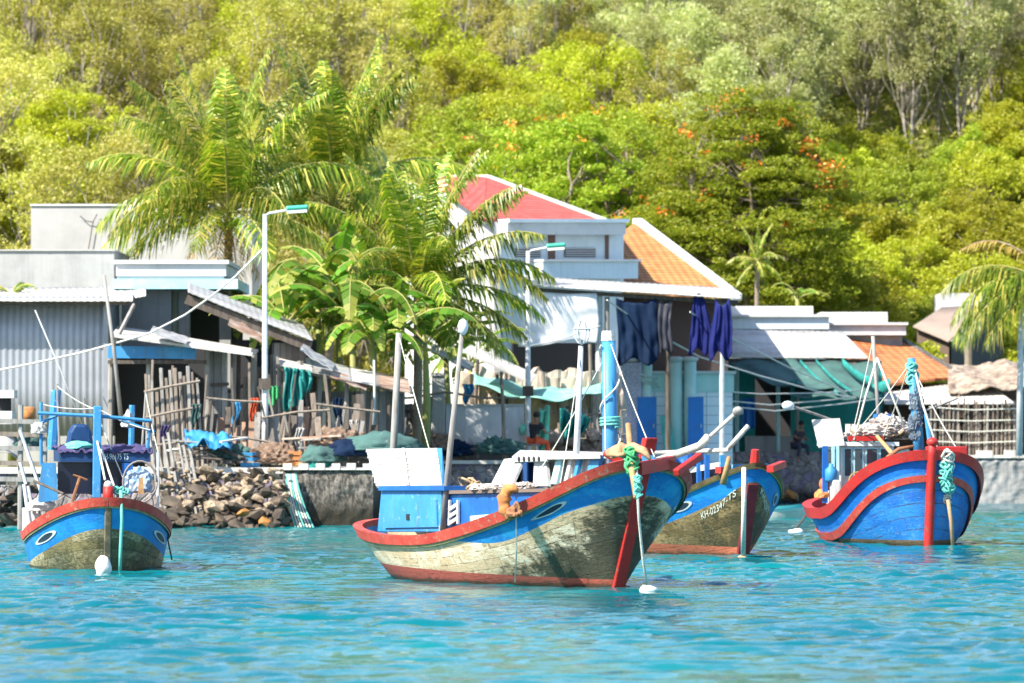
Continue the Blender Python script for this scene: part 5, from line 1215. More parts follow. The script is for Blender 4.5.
class Boat:
    def __init__(s,label,stem_px,stem_py,theta,L,B,zb,zm,zst,rake,over,name='fishing_boat',cat='boat',group=None,tm=.58,pw=2.4,qw=1.9,shexp=1.7,zk=-.5,bowk=.85,sternw=.5,midk=.27,sshape=False):
        s.L,s.B,s.zb,s.zm,s.zst,s.rake,s.over,s.tm,s.pw,s.qw,s.shexp,s.zk,s.bowk=L,B,zb,zm,zst,rake,over,tm,pw,qw,shexp,zk,bowk
        s.sshape=sshape; s.sternw=sternw; s.midk=midk
        Y=F*H/(stem_py-HZ); st=Vector((xat(stem_px,Y),Y,0)); th=R(theta)
        s.h=Vector((math.cos(th),-math.sin(th),0)); s.n=Vector((math.sin(th),math.cos(th),0)); s.O=st-s.h*L/2; s.Y=Y
        s.T=thing(name,label,cat,s.O,-th,group,local=True)
    def at(s,px,py,lat=0.0):
        k=(px-512)/F; O=s.O+s.n*lat
        x=(k*O.y-O.x)/(s.h.x-k*s.h.y); Y=O.y+s.h.y*x
        return Vector((x,lat,zat(py,Y)))
    def fr(s,px,py,x):
        """point of the athwart plane x that is seen at the pixel"""
        k=(px-512)/F; o=s.O+s.h*x; y=(k*o.y-o.x)/(s.n.x-k*s.n.y); Yq=o.y+s.n.y*y
        return Vector((x,y,zat(py,Yq)))
    def zs(s,t):
        if s.sshape and t>.45: return s.zm+(s.zb-s.zm)*(.24*sstep(.62,.94,t)+.76*max(0,(t-.45)/.55)**2.0)
        return s.zm+(s.zb-s.zm)*max(0,(t-.32)/.68)**s.shexp+(s.zst-s.zm)*max(0,(.32-t)/.32)**1.8
    def bs(s,t):
        if t>s.tm: return s.B*max(0,1-((t-s.tm)/(1-s.tm))**s.pw)**(1/s.qw)
        if t<.35: return s.B*max(0,1-(1-s.sternw)*0-((.35-t)/.35)**4.0)**.5*(1-.18*((.35-t)/.35))
        return s.B
    def pos(s,t,sv,side,out=0.0,dz=0.0):
        def raw(t,sv):
            zs=s.zs(t); z=s.zk+(zs-s.zk)*sv; bow=sstep(.55,1,t); ste=sstep(.4,0,t)
            k=s.midk*(1-bow-ste)+s.bowk*bow+(s.midk*1.6)*ste if bow+ste<=1 else s.bowk
            b=s.bs(t)*max(1e-6,sv)**k; fr=z/zs
            return Vector((s.L*(t-.5)+s.rake*fr*sstep(.62,1,t)-s.over*fr*sstep(.38,0,t), side*b, z))
        p=raw(t,sv)
        if out:
            e=1e-3; t0=min(max(t,2*e),1-2*e)
            dt=raw(t0+e,sv)-raw(t0-e,sv); ds=raw(t0,min(1,sv+e))-raw(t0,max(.01,sv-e)); n=dt.cross(ds)
            if n.length<1e-12: n=Vector((0,side,0))
            n.normalize(); 
            if n.y*side<0: n=-n
            p=p+n*out
        p.z+=dz; return p
    def stations(s,n=72):
        return [ (1-math.cos(PI*i/n))/2 for i in range(n+1)]
    def s_of(s,t,z): return (z-s.zk)/(s.zs(t)-s.zk)
    def hull(s,mats,boot_z,band_fn,n=72):
        m=MB(); uv=[]
        for side in(-1,1):
            ts=s.stations(n); rows=[]
            for t in ts:
                sb=s.s_of(t,boot_z(t) if callable(boot_z) else boot_z); sd=1-max(.002,band_fn(t))/(s.zs(t)-s.zk); sd=max(sd,sb+.02)
                ss=[sb*i/3 for i in range(4)]+[sb+(sd-sb)*i/9 for i in range(1,10)]+[sd+(1-sd)*i/4 for i in range(1,5)]
                rows.append((t,ss))
            b=len(m.v); k=len(rows[0][1])
            for t,ss in rows:
                for q in ss: m.v.append(tuple(s.pos(t,max(q,.0),side)))
            for i in range(len(ts)-1):
                for j in range(k-1):
                    a=b+i*k+j; m.uv[len(m.f)]=[(rows[i][0],rows[i][1][j]),(rows[i+1][0],rows[i+1][1][j]),(rows[i+1][0],rows[i+1][1][j+1]),(rows[i][0],rows[i][1][j+1])]
                    m.f.append((a,a+k,a+k+1,a+1)); m.m.append(0 if j<3 else 1 if j<12 else 2)
        o=m.build('hull',mats,s.T,smooth=True); 
        return o
    def rail(s,name,mm,zt,zb,out,cap=.10,t0=0.0,t1=1.0,parent=None,n=90):
        """a wale following the sheer; zt/zb heights relative to the sheer line"""
        m=MB()
        for side in(-1,1):
            ts=[t0+(t1-t0)*t for t in s.stations(n)]; b=len(m.v)
            for t in ts:
                zs=s.zs(t); st_=min(1.0,s.s_of(t,zs+min(0,zt))); sb_=s.s_of(t,zs+zb)
                po=s.pos(t,st_,side,out); pb=s.pos(t,sb_,side,out)
                po.z=zs+zt
                d=Vector((0,-side,0)); inn=s.pos(max(0.0,min(1,t)),st_,side)
                e=.012; a_=s.pos(min(1,t+e),st_,side); b_=s.pos(max(0,t-e),st_,side); tg=(a_-b_); tg.z=0
                nn=Vector((tg.y,-tg.x,0)) if tg.length>1e-6 else Vector((1 if t>.5 else -1,0,0))
                nn.normalize()
                if nn.y*side<0: nn=-nn
                if abs(inn.y)<.03: nn=Vector((1 if t>.5 else -1,0,0))
                q=[inn+nn*out,pb+nn*.0,inn-nn*.0,inn-nn*cap]
                q[0].z=zs+zt; q[2]=s.pos(t,sb_,side,-.02); q[3].z=zs+zt
                if abs(q[3].y)>1e-3 and q[3].y*side<0: q[3].y=0
                m.v+=[tuple(x) for x in q]
            for i in range(len(ts)-1):
                for j in range(4):
                    m.f.append((b+i*4+j,b+i*4+(j+1)%4,b+(i+1)*4+(j+1)%4,b+(i+1)*4+j)); m.m.append(0)
        return m.build(name,mm,parent or s.T)
    def deck(s,mm,drop=.42,inner=None,t0=.01,t1=.985):
        m=MB(); ts=[t0+(t1-t0)*t for t in s.stations(50)]; b=len(m.v)
        for t in ts:
            sv=s.s_of(t,s.zs(t)-drop)
            for f in (-1,-.5,0,.5,1):
                p=s.pos(t,sv,1 if f>=0 else -1); p.y*=abs(f)*.985; m.v.append(tuple(p))
        for i in range(len(ts)-1):
            for j in range(4): m.f.append((b+i*5+j,b+i*5+j+1,b+(i+1)*5+j+1,b+(i+1)*5+j)); m.m.append(0)
        m.build('deck',mm,s.T)
        if inner:
            m=MB()
            for side in(-1,1):
                b=len(m.v)
                for t in ts:
                    for q in (s.s_of(t,s.zs(t)-drop),(1+s.s_of(t,s.zs(t)-drop))/2,.997): m.v.append(tuple(s.pos(t,q,side,-.035)))
                for i in range(len(ts)-1):
                    for j in range(2): m.f.append((b+i*3+j,b+i*3+j+1,b+(i+1)*3+j+1,b+(i+1)*3+j)); m.m.append(0)
            m.build('bulwark',inner,s.T)
    def stem(s,mm,w,d,above,fwd=.04,zlo=-.45,knob=False,round_=False):
        m=MB(); zs=[zlo+(s.zb+above-zlo)*i/10 for i in range(11)]
        def X(z): return s.L/2+s.rake*z/s.zb+fwd
        if round_:
            m.tube([Vector((X(z)-d*.1,0,z)) for z in zs],[w*.5*(1.0 if i<10 else .8) for i in range(11)],12)
        else:
            for i in range(10):
                z0,z1=zs[i],zs[i+1]
                a=[Vector((X(z0),w/2,z0)),Vector((X(z0),-w/2,z0)),Vector((X(z0)-d,-w/2,z0)),Vector((X(z0)-d,w/2,z0))]
                b_=[Vector((X(z1),w/2,z1)),Vector((X(z1),-w/2,z1)),Vector((X(z1)-d,-w/2,z1)),Vector((X(z1)-d,w/2,z1))]
                if i==0: n0=len(m.v); m.v+=[tuple(p) for p in a]; m.f.append((n0,n0+1,n0+2,n0+3)); m.m.append(0)
                n=len(m.v)-4; m.v+=[tuple(p) for p in b_]
                for j in range(4): m.f.append((n+j,n+(j+1)%4,n+4+(j+1)%4,n+4+j)); m.m.append(0)
            n=len(m.v)-4; m.f.append((n,n+1,n+2,n+3)); m.m.append(0)
        o=m.build('stem_post',mm,s.T,smooth=round_); 
        if not round_: bevel(o,.02,2)
        return o
    def patch(s,m,pts2,side,out,mi=0):
        """polygon strip given as rows of (t,drop below sheer) on the hull"""
        rows=[[s.pos(t,s.s_of(t,s.zs(t)-dz),side,out) for t,dz in row] for row in pts2]
        b=len(m.v); k=len(rows[0])
        for r_ in rows: m.v+=[tuple(p) for p in r_]
        for i in range(len(rows)-1):
            for j in range(k-1):
                m.f.append((b+i*k+j,b+i*k+j+1,b+(i+1)*k+j+1,b+(i+1)*k+j)); m.m.append(mi)
    def eye(s,tc,dz,rt,rz_,side,white,dark,tilt=0.0,point=.0):
        hullo=[c for c in s.T.children if c.name.split('.')[0]=='hull'][0]
        def ell(k,scale):
            return [(tc+rt*scale*math.cos(a)*(1+point*(math.cos(a)<0)*.6), dz-rz_*scale*math.sin(a)*(1-point*.5*(math.cos(a)<0)*abs(math.cos(a)))-tilt*math.cos(a)*rt*scale) for a in [2*PI*i/k for i in range(k+1)]]
        m=MB(); o1=ell(36,1.0); o2=ell(36,.72)
        s.patch(m,[o1,o2],side,.012); e=m.build('painted_eye',white,hullo,recalc=False); e.parent=hullo
        m=MB(); s.patch(m,[o2,[(tc,dz)]*37],side,.010); m.build('pupil',dark,e,recalc=False)
    def text(s,string,t0,t1,dzf,height,side,mm,name='registration_letters',flip=False):
        c=bpy.data.curves.new('txt','FONT'); c.body=string; c.size=1; c.align_x='LEFT'; o=bpy.data.objects.new('txt',c); link(o)
        dg=bpy.context.evaluated_depsgraph_get(); me=bpy.data.meshes.new_from_object(o.evaluated_get(dg)); bpy.data.objects.remove(o); 
        xs=[v.co.x for v in me.vertices]; x0,x1=min(xs),max(xs); bm=bmesh.new(); bm.from_mesh(me); bmesh.ops.triangulate(bm,faces=bm.faces)
        for _ in range(1): bmesh.ops.subdivide_edges(bm,edges=bm.edges,cuts=1)
        for v in bm.verts:
            u=(v.co.x-x0)/(x1-x0); t=t0+(t1-t0)*u; dz=dzf(t)-v.co.y*height
            v.co=s.pos(t,s.s_of(t,s.zs(t)-dz),side,.014)
        bm.to_mesh(me); bm.free(); me.materials.clear(); me.materials.append(mm)
        hullo=[c for c in s.T.children if c.name.split('.')[0]=='hull'][0]
        ob=bpy.data.objects.new(name,me); link(ob); ob.parent=hullo; return ob
    def part(s,name,mm,fn,parent=None,smooth=False,bev=0):
        m=MB(); fn(m); o=m.build(name,mm,parent or s.T,smooth=smooth)
        if bev: bevel(o,bev,2)
        return o
    def wtube(s,name,mm,pts,r,n=7,parent=None):
        return s.part(name,mm,lambda m:m.tube([s.at(*p) for p in pts],r,n),parent,smooth=True)
    def px(s,p):
        w=s.O+s.h*p.x+s.n*p.y+Vector((0,0,p.z)); return (512+w.x*F/w.y, HZ-(w.z-H)*F/w.y)
eye_white=mat('eye_white_paint',(.50,.55,.55),.6,(.38,.44,.46),9,(.5,.65),bump=0); eye_dark=mat('eye_dark_paint',(.02,.03,.05),.5,bump=0)
letter_white=mat('letter_paint',(.72,.74,.66),.6,(.5,.5,.4),12,(.5,.7),bump=0)
letter_pale=mat('pale_letter_paint',(.55,.72,.72),.6,bump=0)
deck_wood=planks('deck_planks',[(.30,.22,.15),(.22,.16,.11)],.14,'y')

# ---------------------------------------------------------------- the biggest boat
b=Boat('biggest fishing boat, weathered cream planked hull with red rail and blue aft cabin',618,588,65,8.1,1.72,2.13,.78,1.02,1.05,.75,tm=.57,pw=2.2,qw=2.6,bowk=.80,shexp=2.9)
paint=hull_paint('cream_hull',(.46,.10,.07),(.82,.71,.52),(.62,.47,.29),(.034,.034,.020),(.02,.19,.52),(.30,.14,.055),band2=(.03,.30,.60),g=(2.7,.75,2.0,.42),bare=(.50,.36,.21),gw=.94)
b.hull(paint,lambda t:.31-.17*t,lambda t:.16+.30*sstep(.60,.80,t)+.13*sstep(.9,1,t))
b.rail('rub_rail',red_faded,.025,-.125,.06,.11)
b.rail('wale_strip',mat('olive_strip',(.30,.27,.12),.6,(.2,.18,.1),6),-.135,-.175,.04,.02)
b.deck(deck_wood,.42,blue_lt)
b.stem(red_pt,.21,.18,.36,.06)
b.eye(.895,.305,.030,.062,-1,eye_white,eye_dark,0,.9)
b.eye(.90,.44,.030,.11,1,eye_white,eye_dark)
# aft cabin box and propped roof panel
def quadbox(b,m,pxs,lat0,lat1):
    """box whose side seen by the camera spans the pixel corners (lower-left, lower-right, upper-right, upper-left)"""
    f=[b.at(x,y,lat0) for x,y in pxs]; k=[Vector((p.x,lat1,p.z)) for p in f]; n=len(m.v)
    m.v+=[tuple(p) for p in f+k]
    for q in((0,1,2,3),(7,6,5,4),(0,4,5,1),(1,5,6,2),(2,6,7,3),(3,7,4,0)): m.f.append(tuple(n+i for i in q)); m.m.append(0)
cab=b.part('cabin',blue_lt,lambda m:quadbox(b,m,[(377,532),(441,532),(441,490),(381,490)],-.95,.75),bev=.02)
b.part('cabin_top',blue_pt,lambda m:quadbox(b,m,[(378,490.5),(444,490.5),(444,486),(379,486)],-1.02,.82),cab)
b.part('cabin_hatch',blue_lt,lambda m:quadbox(b,m,[(384,528),(437,527),(436,500),(385,500)],-.985,-.95),cab)
b.part('hatch_latch',black,lambda m:quadbox(b,m,[(406,520),(409,520),(409,514),(406,514)],-1.0,-.985),cab)
def panel(m):
    A=b.at(376,486,-.75);B_=b.at(442,485,-.75);C=b.at(437,448,.25);D=b.at(366,449,.25)
    m.slab(A,B_,C,D,.05)
    for k in range(6):
        u=(k+.5)/6; m.slab(A.lerp(D,u-.02)+Vector((0,-.02,.012)),B_.lerp(C,u-.02)+Vector((0,-.02,.012)),B_.lerp(C,u+.02)+Vector((0,-.02,.012)),A.lerp(D,u+.02)+Vector((0,-.02,.012)),.02)
pn=b.part('roof_panel',cloth_white,panel)
b.part('panel_edge',blue_lt,lambda m:m.slab(b.at(442.5,485,-.72),b.at(446,486,-.6),b.at(442,448,.3),b.at(437.5,448,.27),.05),pn)
b.part('panel_rib',grey_conc,lambda m:m.bar(b.at(408,486,-.80),b.at(403,448.5,.20),.05,.03),pn)
# mid cabin and its white framed shelter
mid=b.part('hold_house',blue_pt,lambda m:quadbox(b,m,[(446,527),(562,518),(560,491),(448,494)],-.85,.75),bev=.02)
b.part('hold_cover',mat('brown_edge',(.16,.12,.1),.8),lambda m:quadbox(b,m,[(446,494),(562,491.5),(562,488),(446,490.5)],-.92,.8),mid)
b.part('ladder',white_paint,lambda m:[m.bar(b.at(449,525,-.9),b.at(450,500,-.9),.04),m.bar(b.at(458,524,-.9),b.at(458,500,-.9),.04)]+[m.bar(b.at(449,y,-.9),b.at(458,y-6,-.9),.04,.06) for y in (524,517,510)],mid)
b.part('white_locker',white_paint,lambda m:quadbox(b,m,[(470,522),(492,520),(492,514),(470,516)],-.98,-.88),mid)
shel=b.part('shelter',cloth_white,lambda m:m.slab(b.at(489,488,-.8),b.at(512,484,-.8),b.at(524,457,-.5),b.at(504,459,-.5),.05))
b.part('shelter_beam',white_paint,lambda m:quadbox(b,m,[(512,462),(546,461),(544,456),(514,457)],-.6,-.45),shel)
for k in range(5):
    b.part('beam_hole',dark_int,lambda m:m.lathe(b.at(519+k*5,459,-.607),[(.045,0),(.045,.01)],8,axis=Matrix.Rotation(R(90),3,'X')),shel)
b.part('shelter_cloth',blue_dk,lambda m:m.grid(lambda u,v:b.at(513+u*24,462+v*22,-.5+.12*math.sin(u*9)),10,6),shel,smooth=True)
b.part('shelter_board',grey_conc,lambda m:m.slab(b.at(533,486,-.6),b.at(548,486,-.6),b.at(546,462,-.5),b.at(534,462,-.5),.06),shel)
b.part('shelter_roof',cloth_white,lambda m:m.slab(b.at(512,456.5,-.6),b.at(600,455,-.6),b.at(604,452,.6),b.at(520,450,.6),.06),shel)
for x0,x1,mm in ((553,562,pale_blue),(566,572,white_paint),(574,580,blue_lt),(587,600,blue_lt)):
    b.part('leaning_panel',mm,lambda m:m.slab(b.at(x0-3,484,-.55),b.at(x1-6,484,-.55),b.at(x1+1,455,-.45),b.at(x0+4,455,-.45),.06),shel)
b.part('back_board',white_paint,lambda m:quadbox(b,m,[(548,487),(606,480),(606,453),(548,455)],-.35,-.3),shel)
b.part('folded_net',mat('pale_net',(.55,.50,.46),.9,(.38,.33,.31),9,(.4,.65),(.24,.17,.15),20,(.5,.65),bump=.8,bscale=40),lambda m:[drape(m,b.at(484+i*10,488.5-i*.3,-.75),(.20,.2,.07),i,4,0,.5) for i in range(5)],mid)
# masts
b.part('mast',wood_pole,lambda m:m.tube([b.at(390,500,.9),b.at(394,440,.9),b.at(399,333,.9)],[.075,.07,.06],8),smooth=True)
lm=b.part('lamp_mast',wood_pole,lambda m:m.tube([b.at(443,530,-.9),b.at(450,450,-.9),b.at(462,334,-.9)],[.06,.055,.04],8),smooth=True)
b.part('lamp_bulb',mat('frosted_bulb',(.6,.66,.7),.25,bump=0),lambda m:m.lathe(b.at(463,334,-.9)-Vector((0,0,.02)),[(.03,0),(.08,.07),(.095,.16),(.06,.25),(.02,.28)],12),lm,smooth=True)
cm=b.part('cage_mast',steel_white,lambda m:m.tube([b.at(575,482,-.3),b.at(578,420,-.3),b.at(581,346,-.3)],[.06,.055,.045],8),smooth=True)
def cage(m):
    c=b.at(582,332,-.3)
    for k in range(3):
        mt=Matrix.Rotation(k*PI/3,3,'Z'); m.tube([c+mt@Vector((.13*math.cos(a),0,.2*math.sin(a))) for a in [2*PI*i/12 for i in range(13)]],.014,4)
    m.tube([c+Vector((.13*math.cos(a),.13*math.sin(a),.05)) for a in [2*PI*i/12 for i in range(13)]],.014,4)
b.part('lamp_cage',steel_white,cage,cm)
bm_=b.part('blue_mast',blue_lt,lambda m:m.tube([b.at(611,500,.15),b.at(610,420,.15),b.at(608.5,340,.15)],[.14,.13,.115],12),smooth=True)
b.part('mast_head',white_paint,lambda m:m.tube([b.at(608.5,341,.15),b.at(608.3,331,.15)],[.125,.11],12),bm_)
def wrap(m):
    p0,p1=b.at(611,448,.15),b.at(608.7,345,.15)
    m.tube([p0.lerp(p1,i/40)+Vector((.16*math.cos(i*.28),.16*math.sin(i*.28),0)) for i in range(41)],.016,5)
b.part('mast_rope',rope_white,wrap,bm_)
b.part('rope_coil',rope_teal,lambda m:m.tube([b.at(610.5,427-k*.25,.15)+Vector((.17*math.cos(k*.5),.17*math.sin(k*.5),0)) for k in range(40)],.02,5),bm_)
b.part('hanging_line',rope_white,lambda m:m.tube([b.at(604,352,-.05),b.at(605,410,-.1),b.at(606,470,-.15)],.014,5),bm_)
# foredeck timbers, anchor, worn foam ring
b.part('bitt',red_pt,lambda m:m.bar(b.at(604,452,-.55),b.at(640,474,.0),.12,.12),bev=.02)
b.part('bitt',red_pt,lambda m:m.bar(b.at(676,473,.3),b.at(700,456,.9),.12,.12),bev=.02)
b.part('bow_beam',red_pt,lambda m:m.bar(b.at(638,469,-.5),b.at(672,462,.6),.14,.2))
b.part('bow_block',blue_lt,lambda m:m.bar(b.at(642,459,-.1),b.at(656,458,.1),.12,.1))
an=b.part('anchor',wood_tan,lambda m:m.tube([b.at(635,498,-.80),b.at(632,470,-.7),b.at(628,424,-.55)],[.03,.055,.045],7),smooth=True)
def fl(m):
    m.tube([b.at(611,458,-.9),b.at(622,450,-.7),b.at(634,447,-.6),b.at(644,451,-.55),b.at(650,459,-.5)],[.03,.07,.08,.07,.03],7)
    drape(m,b.at(619,454,-.75),(.24,.16,.15),4,3,0,.3)
b.part('anchor_fluke',mat('worn_tan_fluke',(.46,.27,.15),.8,(.33,.17,.09),7),fl,an,smooth=True)
b.part('anchor_lashing',green_pt,lambda m:[knot(m,b.at(630+i%2*2,451+i*3.4,-.68),.10,i,4,.2) for i in range(7)],an,smooth=True)
def ring(m):
    m.tube([b.at(512+8*math.cos(a),502+14*math.sin(a),-1.70+.1*math.cos(a)) for a in [PI*(.25+1.5*i/16) for i in range(17)]],[(.03+.085*math.sin(PI*i/16))*(1+.25*math.sin(i*2.3)) for i in range(17)],8)
b.part('worn_fender',orange_rust,ring,smooth=True)
b.part('fender_tail',rustmetal,lambda m:drape(m,b.at(515,514,-1.74),(.17,.10,.15),4,3,0,.5))
def hooprope(m):
    m.tube([b.at(516,514,-1.70),b.at(516.5,550,-1.50),b.at(515,582,-1.22)],.012,5)
b.part('side_line',rope_white,hooprope)
b.part('mooring_rope',rope_white,lambda m:m.tube([b.at(636,462,-.5),b.at(637,480,-.72),b.at(639,520,-.55),b.at(643,560,-.3),b.at(648,592,-.15)],.022,6),smooth=True)
b.part('rope_knot',rope_teal,lambda m:[knot(m,b.at(637.5+.6*(i%2),478+i*3.4,-.74),.065,i,4,.24) for i in range(6)],smooth=True)
for q,l0,l1 in (((462,334,444,486),-.9,-.7),((399,336,444,500),.9,.3),((608,336,655,458),.15,0),((608,350,540,470),.15,-.8),((581,350,560,486),-.3,-.8)): b.part('rigging_line',rope_white,lambda m:m.tube(sag(b.at(q[0],q[1],l0),b.at(q[2],q[3],l1),.06,8),.009,5))
b.part('rope_coil',rope_tan,lambda m:[knot(m,b.at(470,487,-.5),.2,5,6,.12)],smooth=True)
MAIN=b
pw_=b.O+b.h*b.at(648,593,-.1).x
m=MB(); Yb=F*H/(592-HZ); m.blob(P(648,591,Yb),(.17,.16,.10),2,.25,2,seed=3); o=m.build('float',foam,None,P(648,592,Yb),smooth=True); tag(o,'small white foam float at the foot of the biggest boat mooring rope','float')

# ---------------------------------------------------------------- the small boat, bow on
b=Boat('small fishing boat seen bow on, dark olive hull with blue band and blue canopy posts',107,572,82.5,6.4,1.34,1.36,.66,.85,.45,.4,tm=.56,pw=2.1,qw=2.2,bowk=.42,shexp=2.3,midk=.13)
paint=hull_paint('olive_hull',(.22,.19,.11),(.20,.165,.07),(.52,.45,.28),(.035,.036,.014),(.015,.17,.48),(.24,.13,.05),g=(.9,.68,.8,.38),bare=(.11,.085,.032),gw=.85,blotch=(.53,.64),band2=(.02,.24,.55))
b.hull(paint,.06,lambda t:.56)
b.rail('rub_rail',red_faded,.02,-.13,.05,.10)
b.rail('wale_strip',mat('olive_strip',(.30,.27,.12),.6,(.2,.18,.1),6),-.14,-.17,.035,.02)
b.deck(deck_wood,.35,red_pt)
b.stem(mat('dark_stem_wood',(.10,.09,.06),.8,(.2,.16,.1),4),.13,.12,-.16,.03)
b.part('stem_head',red_pt,lambda m:m.tube([Vector((b.L/2+b.rake-.12,0,b.zb-.1)),Vector((b.L/2+b.rake-.10,0,b.zb+.22))],[.10,.09],10),smooth=True)
b.part('stem_cap',cloth_white,lambda m:m.blob((b.L/2+b.rake-.10,0,b.zb+.24),.085,2,.05),smooth=True)
for sd_ in(-1,1): b.eye(.80,.36,.075,.075,sd_,eye_white,eye_dark,0,.5)
# canopy
cx=lambda px,py,lat:b.at(px,py,lat)
def lb(m,pts,r): m.tube(pts,r,7)
def front(px,py,x):   # point in the athwart plane x=const (local) seen at the pixel
    k=(px-512)/F; o=b.O+b.h*x; y=(k*o.y-o.x)/(b.n.x-k*b.n.y); Yq=o.y+b.n.y*y; return Vector((x,y,zat(py,Yq)))
xa=0.6; xb=-1.6
can=b.part('canopy',blue_dk,lambda m:m.box2((xb,front(60,0,xa).y,front(0,462,xa).z),(xa+.1,front(150,0,xa).y,front(0,450,xa).z)))
def clothroof(m):
    y0,y1=front(58,0,xa).y,front(152,0,xa).y; z=front(0,450,xa).z
    m.grid(lambda u,v:Vector((xa+.15-(xa-xb+.2)*v,y0+(y1-y0)*u,z+.04+.07*abs(noise.noise(Vector((u*5,v*4,1))))+.06*noise.noise(Vector((u*22,v*9,1)))-((.09+.05*noise.noise(Vector((u*23,0,5)))) if v==0 else 0))),60,12)
o=b.part('canopy_cloth',purple_cloth,clothroof,can,smooth=True); solid(o,.03)
hullo=[c for c in b.T.children if c.name.split('.')[0]=='hull'][0]
# lettering on the canopy front
c=bpy.data.curves.new('txt','FONT'); c.body='KH-96175 TS'; c.size=.30; o=bpy.data.objects.new('txt',c); link(o); dg=bpy.context.evaluated_depsgraph_get(); me=bpy.data.meshes.new_from_object(o.evaluated_get(dg)); bpy.data.objects.remove(o)
p0=front(101,459.5,xa); p1=front(128,459.5,xa); xs_=[v.co.x for v in me.vertices]; wtx=max(xs_)-min(xs_)
for v in me.vertices:
    u=(v.co.x-min(xs_))/wtx; yy=v.co.y; v.co=Vector((xa+.106,p0.y+(p1.y-p0.y)*u,p0.z+yy*.55))
me.materials.clear(); me.materials.append(letter_pale); o=bpy.data.objects.new('canopy_letters',me); link(o); o.parent=can
b.part('windscreen',mat('deep_blue_dark',(.008,.012,.03),.3),lambda m:m.box2((xa-.12,front(58,0,xa).y,front(0,494,xa).z),(xa-.06,front(128,0,xa).y,front(0,462,xa).z-.002)))
b.part('side_board',blue_lt,lambda m:m.slab(front(38,503,xa+.1),front(58,500,xa+.1),front(56,463,xa+.1),front(42,463,xa+.1),.08))
b.part('side_board',blue_pt,lambda m:m.slab(front(122,494,xa+.1),front(133,494,xa+.1),front(133,463,xa+.1),front(122,463,xa+.1),.06))
b.part('front_post',blue_lt,lambda m:m.bar(front(96.5,498,xa+.3),front(97.5,406,xa+.3),.15,.15),bev=.015)
b.part('cross_pipe',blue_lt,lambda m:lb(m,[front(38,413,xa+.1),front(98,416,xa+.2),front(152,421,xa+.1)],.035))
for (x0,y0,x1,y1,r_,xx) in ((41,465,41,402,.035,xa),(52,450,56,390,.10,xb),(131,452,132,405,.06,xb+.4),(147,455,149,430,.035,xa),(36,425,60,414,.03,xa),(120,420,155,432,.03,xa)):
    b.part('frame_post',blue_lt,lambda m:lb(m,[front(x0,y0,xx),front(x1,y1,xx)],r_))
b.part('seat_cover',blue_dk,lambda m:m.prism([front(66,449,xa-.4),front(94,449,xa-.4),front(92,432,xa-.4),front(87,424,xa-.4),front(74,424,xa-.4),front(69,432,xa-.4)],Vector((-.5,0,0))),bev=.06)
b.part('green_bag',rope_teal,lambda m:drape(m,front(79,447,xa-.1),(.2,.26,.10),3,3))
b.part('white_bag',cloth_white,lambda m:drape(m,front(38,431,xa),(.1,.12,.16),1,3,0,.5))
b.part('white_bag',cloth_white,lambda m:drape(m,front(128,424,xa-.5),(.1,.1,.2),2,3,0,.5))
for q in ((97,440,105,480),(101,448,114,486)): b.part('stay_line',rope_white,lambda m:m.tube([front(q[0],q[1],xa+.33),front(q[2],q[3],xa+1.4)],.02,5))
# net drum and basin at starboard side
xd=1.6
b.part('net_drum',mat('rusty_drum_hoop',(.2,.18,.18),.6),lambda m:[m.tube([front(140+17*math.cos(a),482+21*math.sin(a),xd+dx_) for a in [2*PI*i/22 for i in range(23)]],.022,5) for dx_ in (0,.4)],smooth=True)
b.part('basin',mat('blue_white_bag',(.34,.41,.50),.7,(.18,.3,.45),4,(.42,.6)),lambda m:drape(m,front(138,486,xd-.2),(.2,.26,.34),8,4,0,.25))
b.part('oar_blade',wood_tan,lambda m:m.slab(front(138,494,xd+.6),front(144,494,xd+.6),front(143,477,xd+.6),front(139,478,xd+.6),.04))
an=b.part('hand_anchor',rustmetal,lambda m:m.tube([front(72,502,2.0),front(80,477,2.0)],.03,6))
b.part('anchor_bar',rustmetal,lambda m:m.tube([front(73,475,2.0),front(80,477,2.0),front(87,480,2.0)],.022,6),an)
b.part('boom',wood_dark,lambda m:m.tube([front(34,481,1.4),front(64,494,2.2)],.025,6))
for (x0,y0,x1,y1) in ((24,484,30,530),(28,486,36,528),(20,462,26,484),(20,430,44,500)):
    b.part('davit',steel_white,lambda m:m.tube([front(x0,y0,.3),front(x1,y1,.3)],.035,6))
b.part('side_box',blue_white,lambda m:m.box2((-.4,front(23,0,0).y,front(0,532,0).z),(.3,front(38,0,0).y,front(0,508,0).z)),bev=.02)
b.part('life_cushion',cloth_white,lambda m:drape(m,front(40,508,.5),(.2,.25,.18),5,3))
b.part('davit',white_paint,lambda m:m.tube([front(158,518,1.0),front(158,452,1.0)],.025,6))
b.part('mooring_rope',rope_teal,lambda m:m.tube([front(121,490,b.L/2+.42),front(122,520,b.L/2+.40),front(120.5,550,b.L/2+.32),front(120,573,b.L/2+.25)],.032,6),smooth=True)
b.part('rope_knot',rope_teal,lambda m:[knot(m,front(116+i*2.6,490+(i%2)*2,b.L/2+.24),.08,i,4,.24) for i in range(4)],smooth=True)
b.part('stern_line',black,lambda m:m.tube([front(166,512,1.2),front(168,540,1.2),front(172,560,1.2)],.015,5))
b.part('bow_chafe',cloth_white,lambda m:m.blob((0,0,-9),.01)) if False else None
for x0,y0,x1,y1,xx in ((60,462,57,384,-.4),(141,462,146,392,-.9),(88,455,84,398,-1.4)): b.part('thin_pole',wood_pole,lambda m:m.tube([front(x0,y0,xx),front(x1,y1,xx)],.022,6))
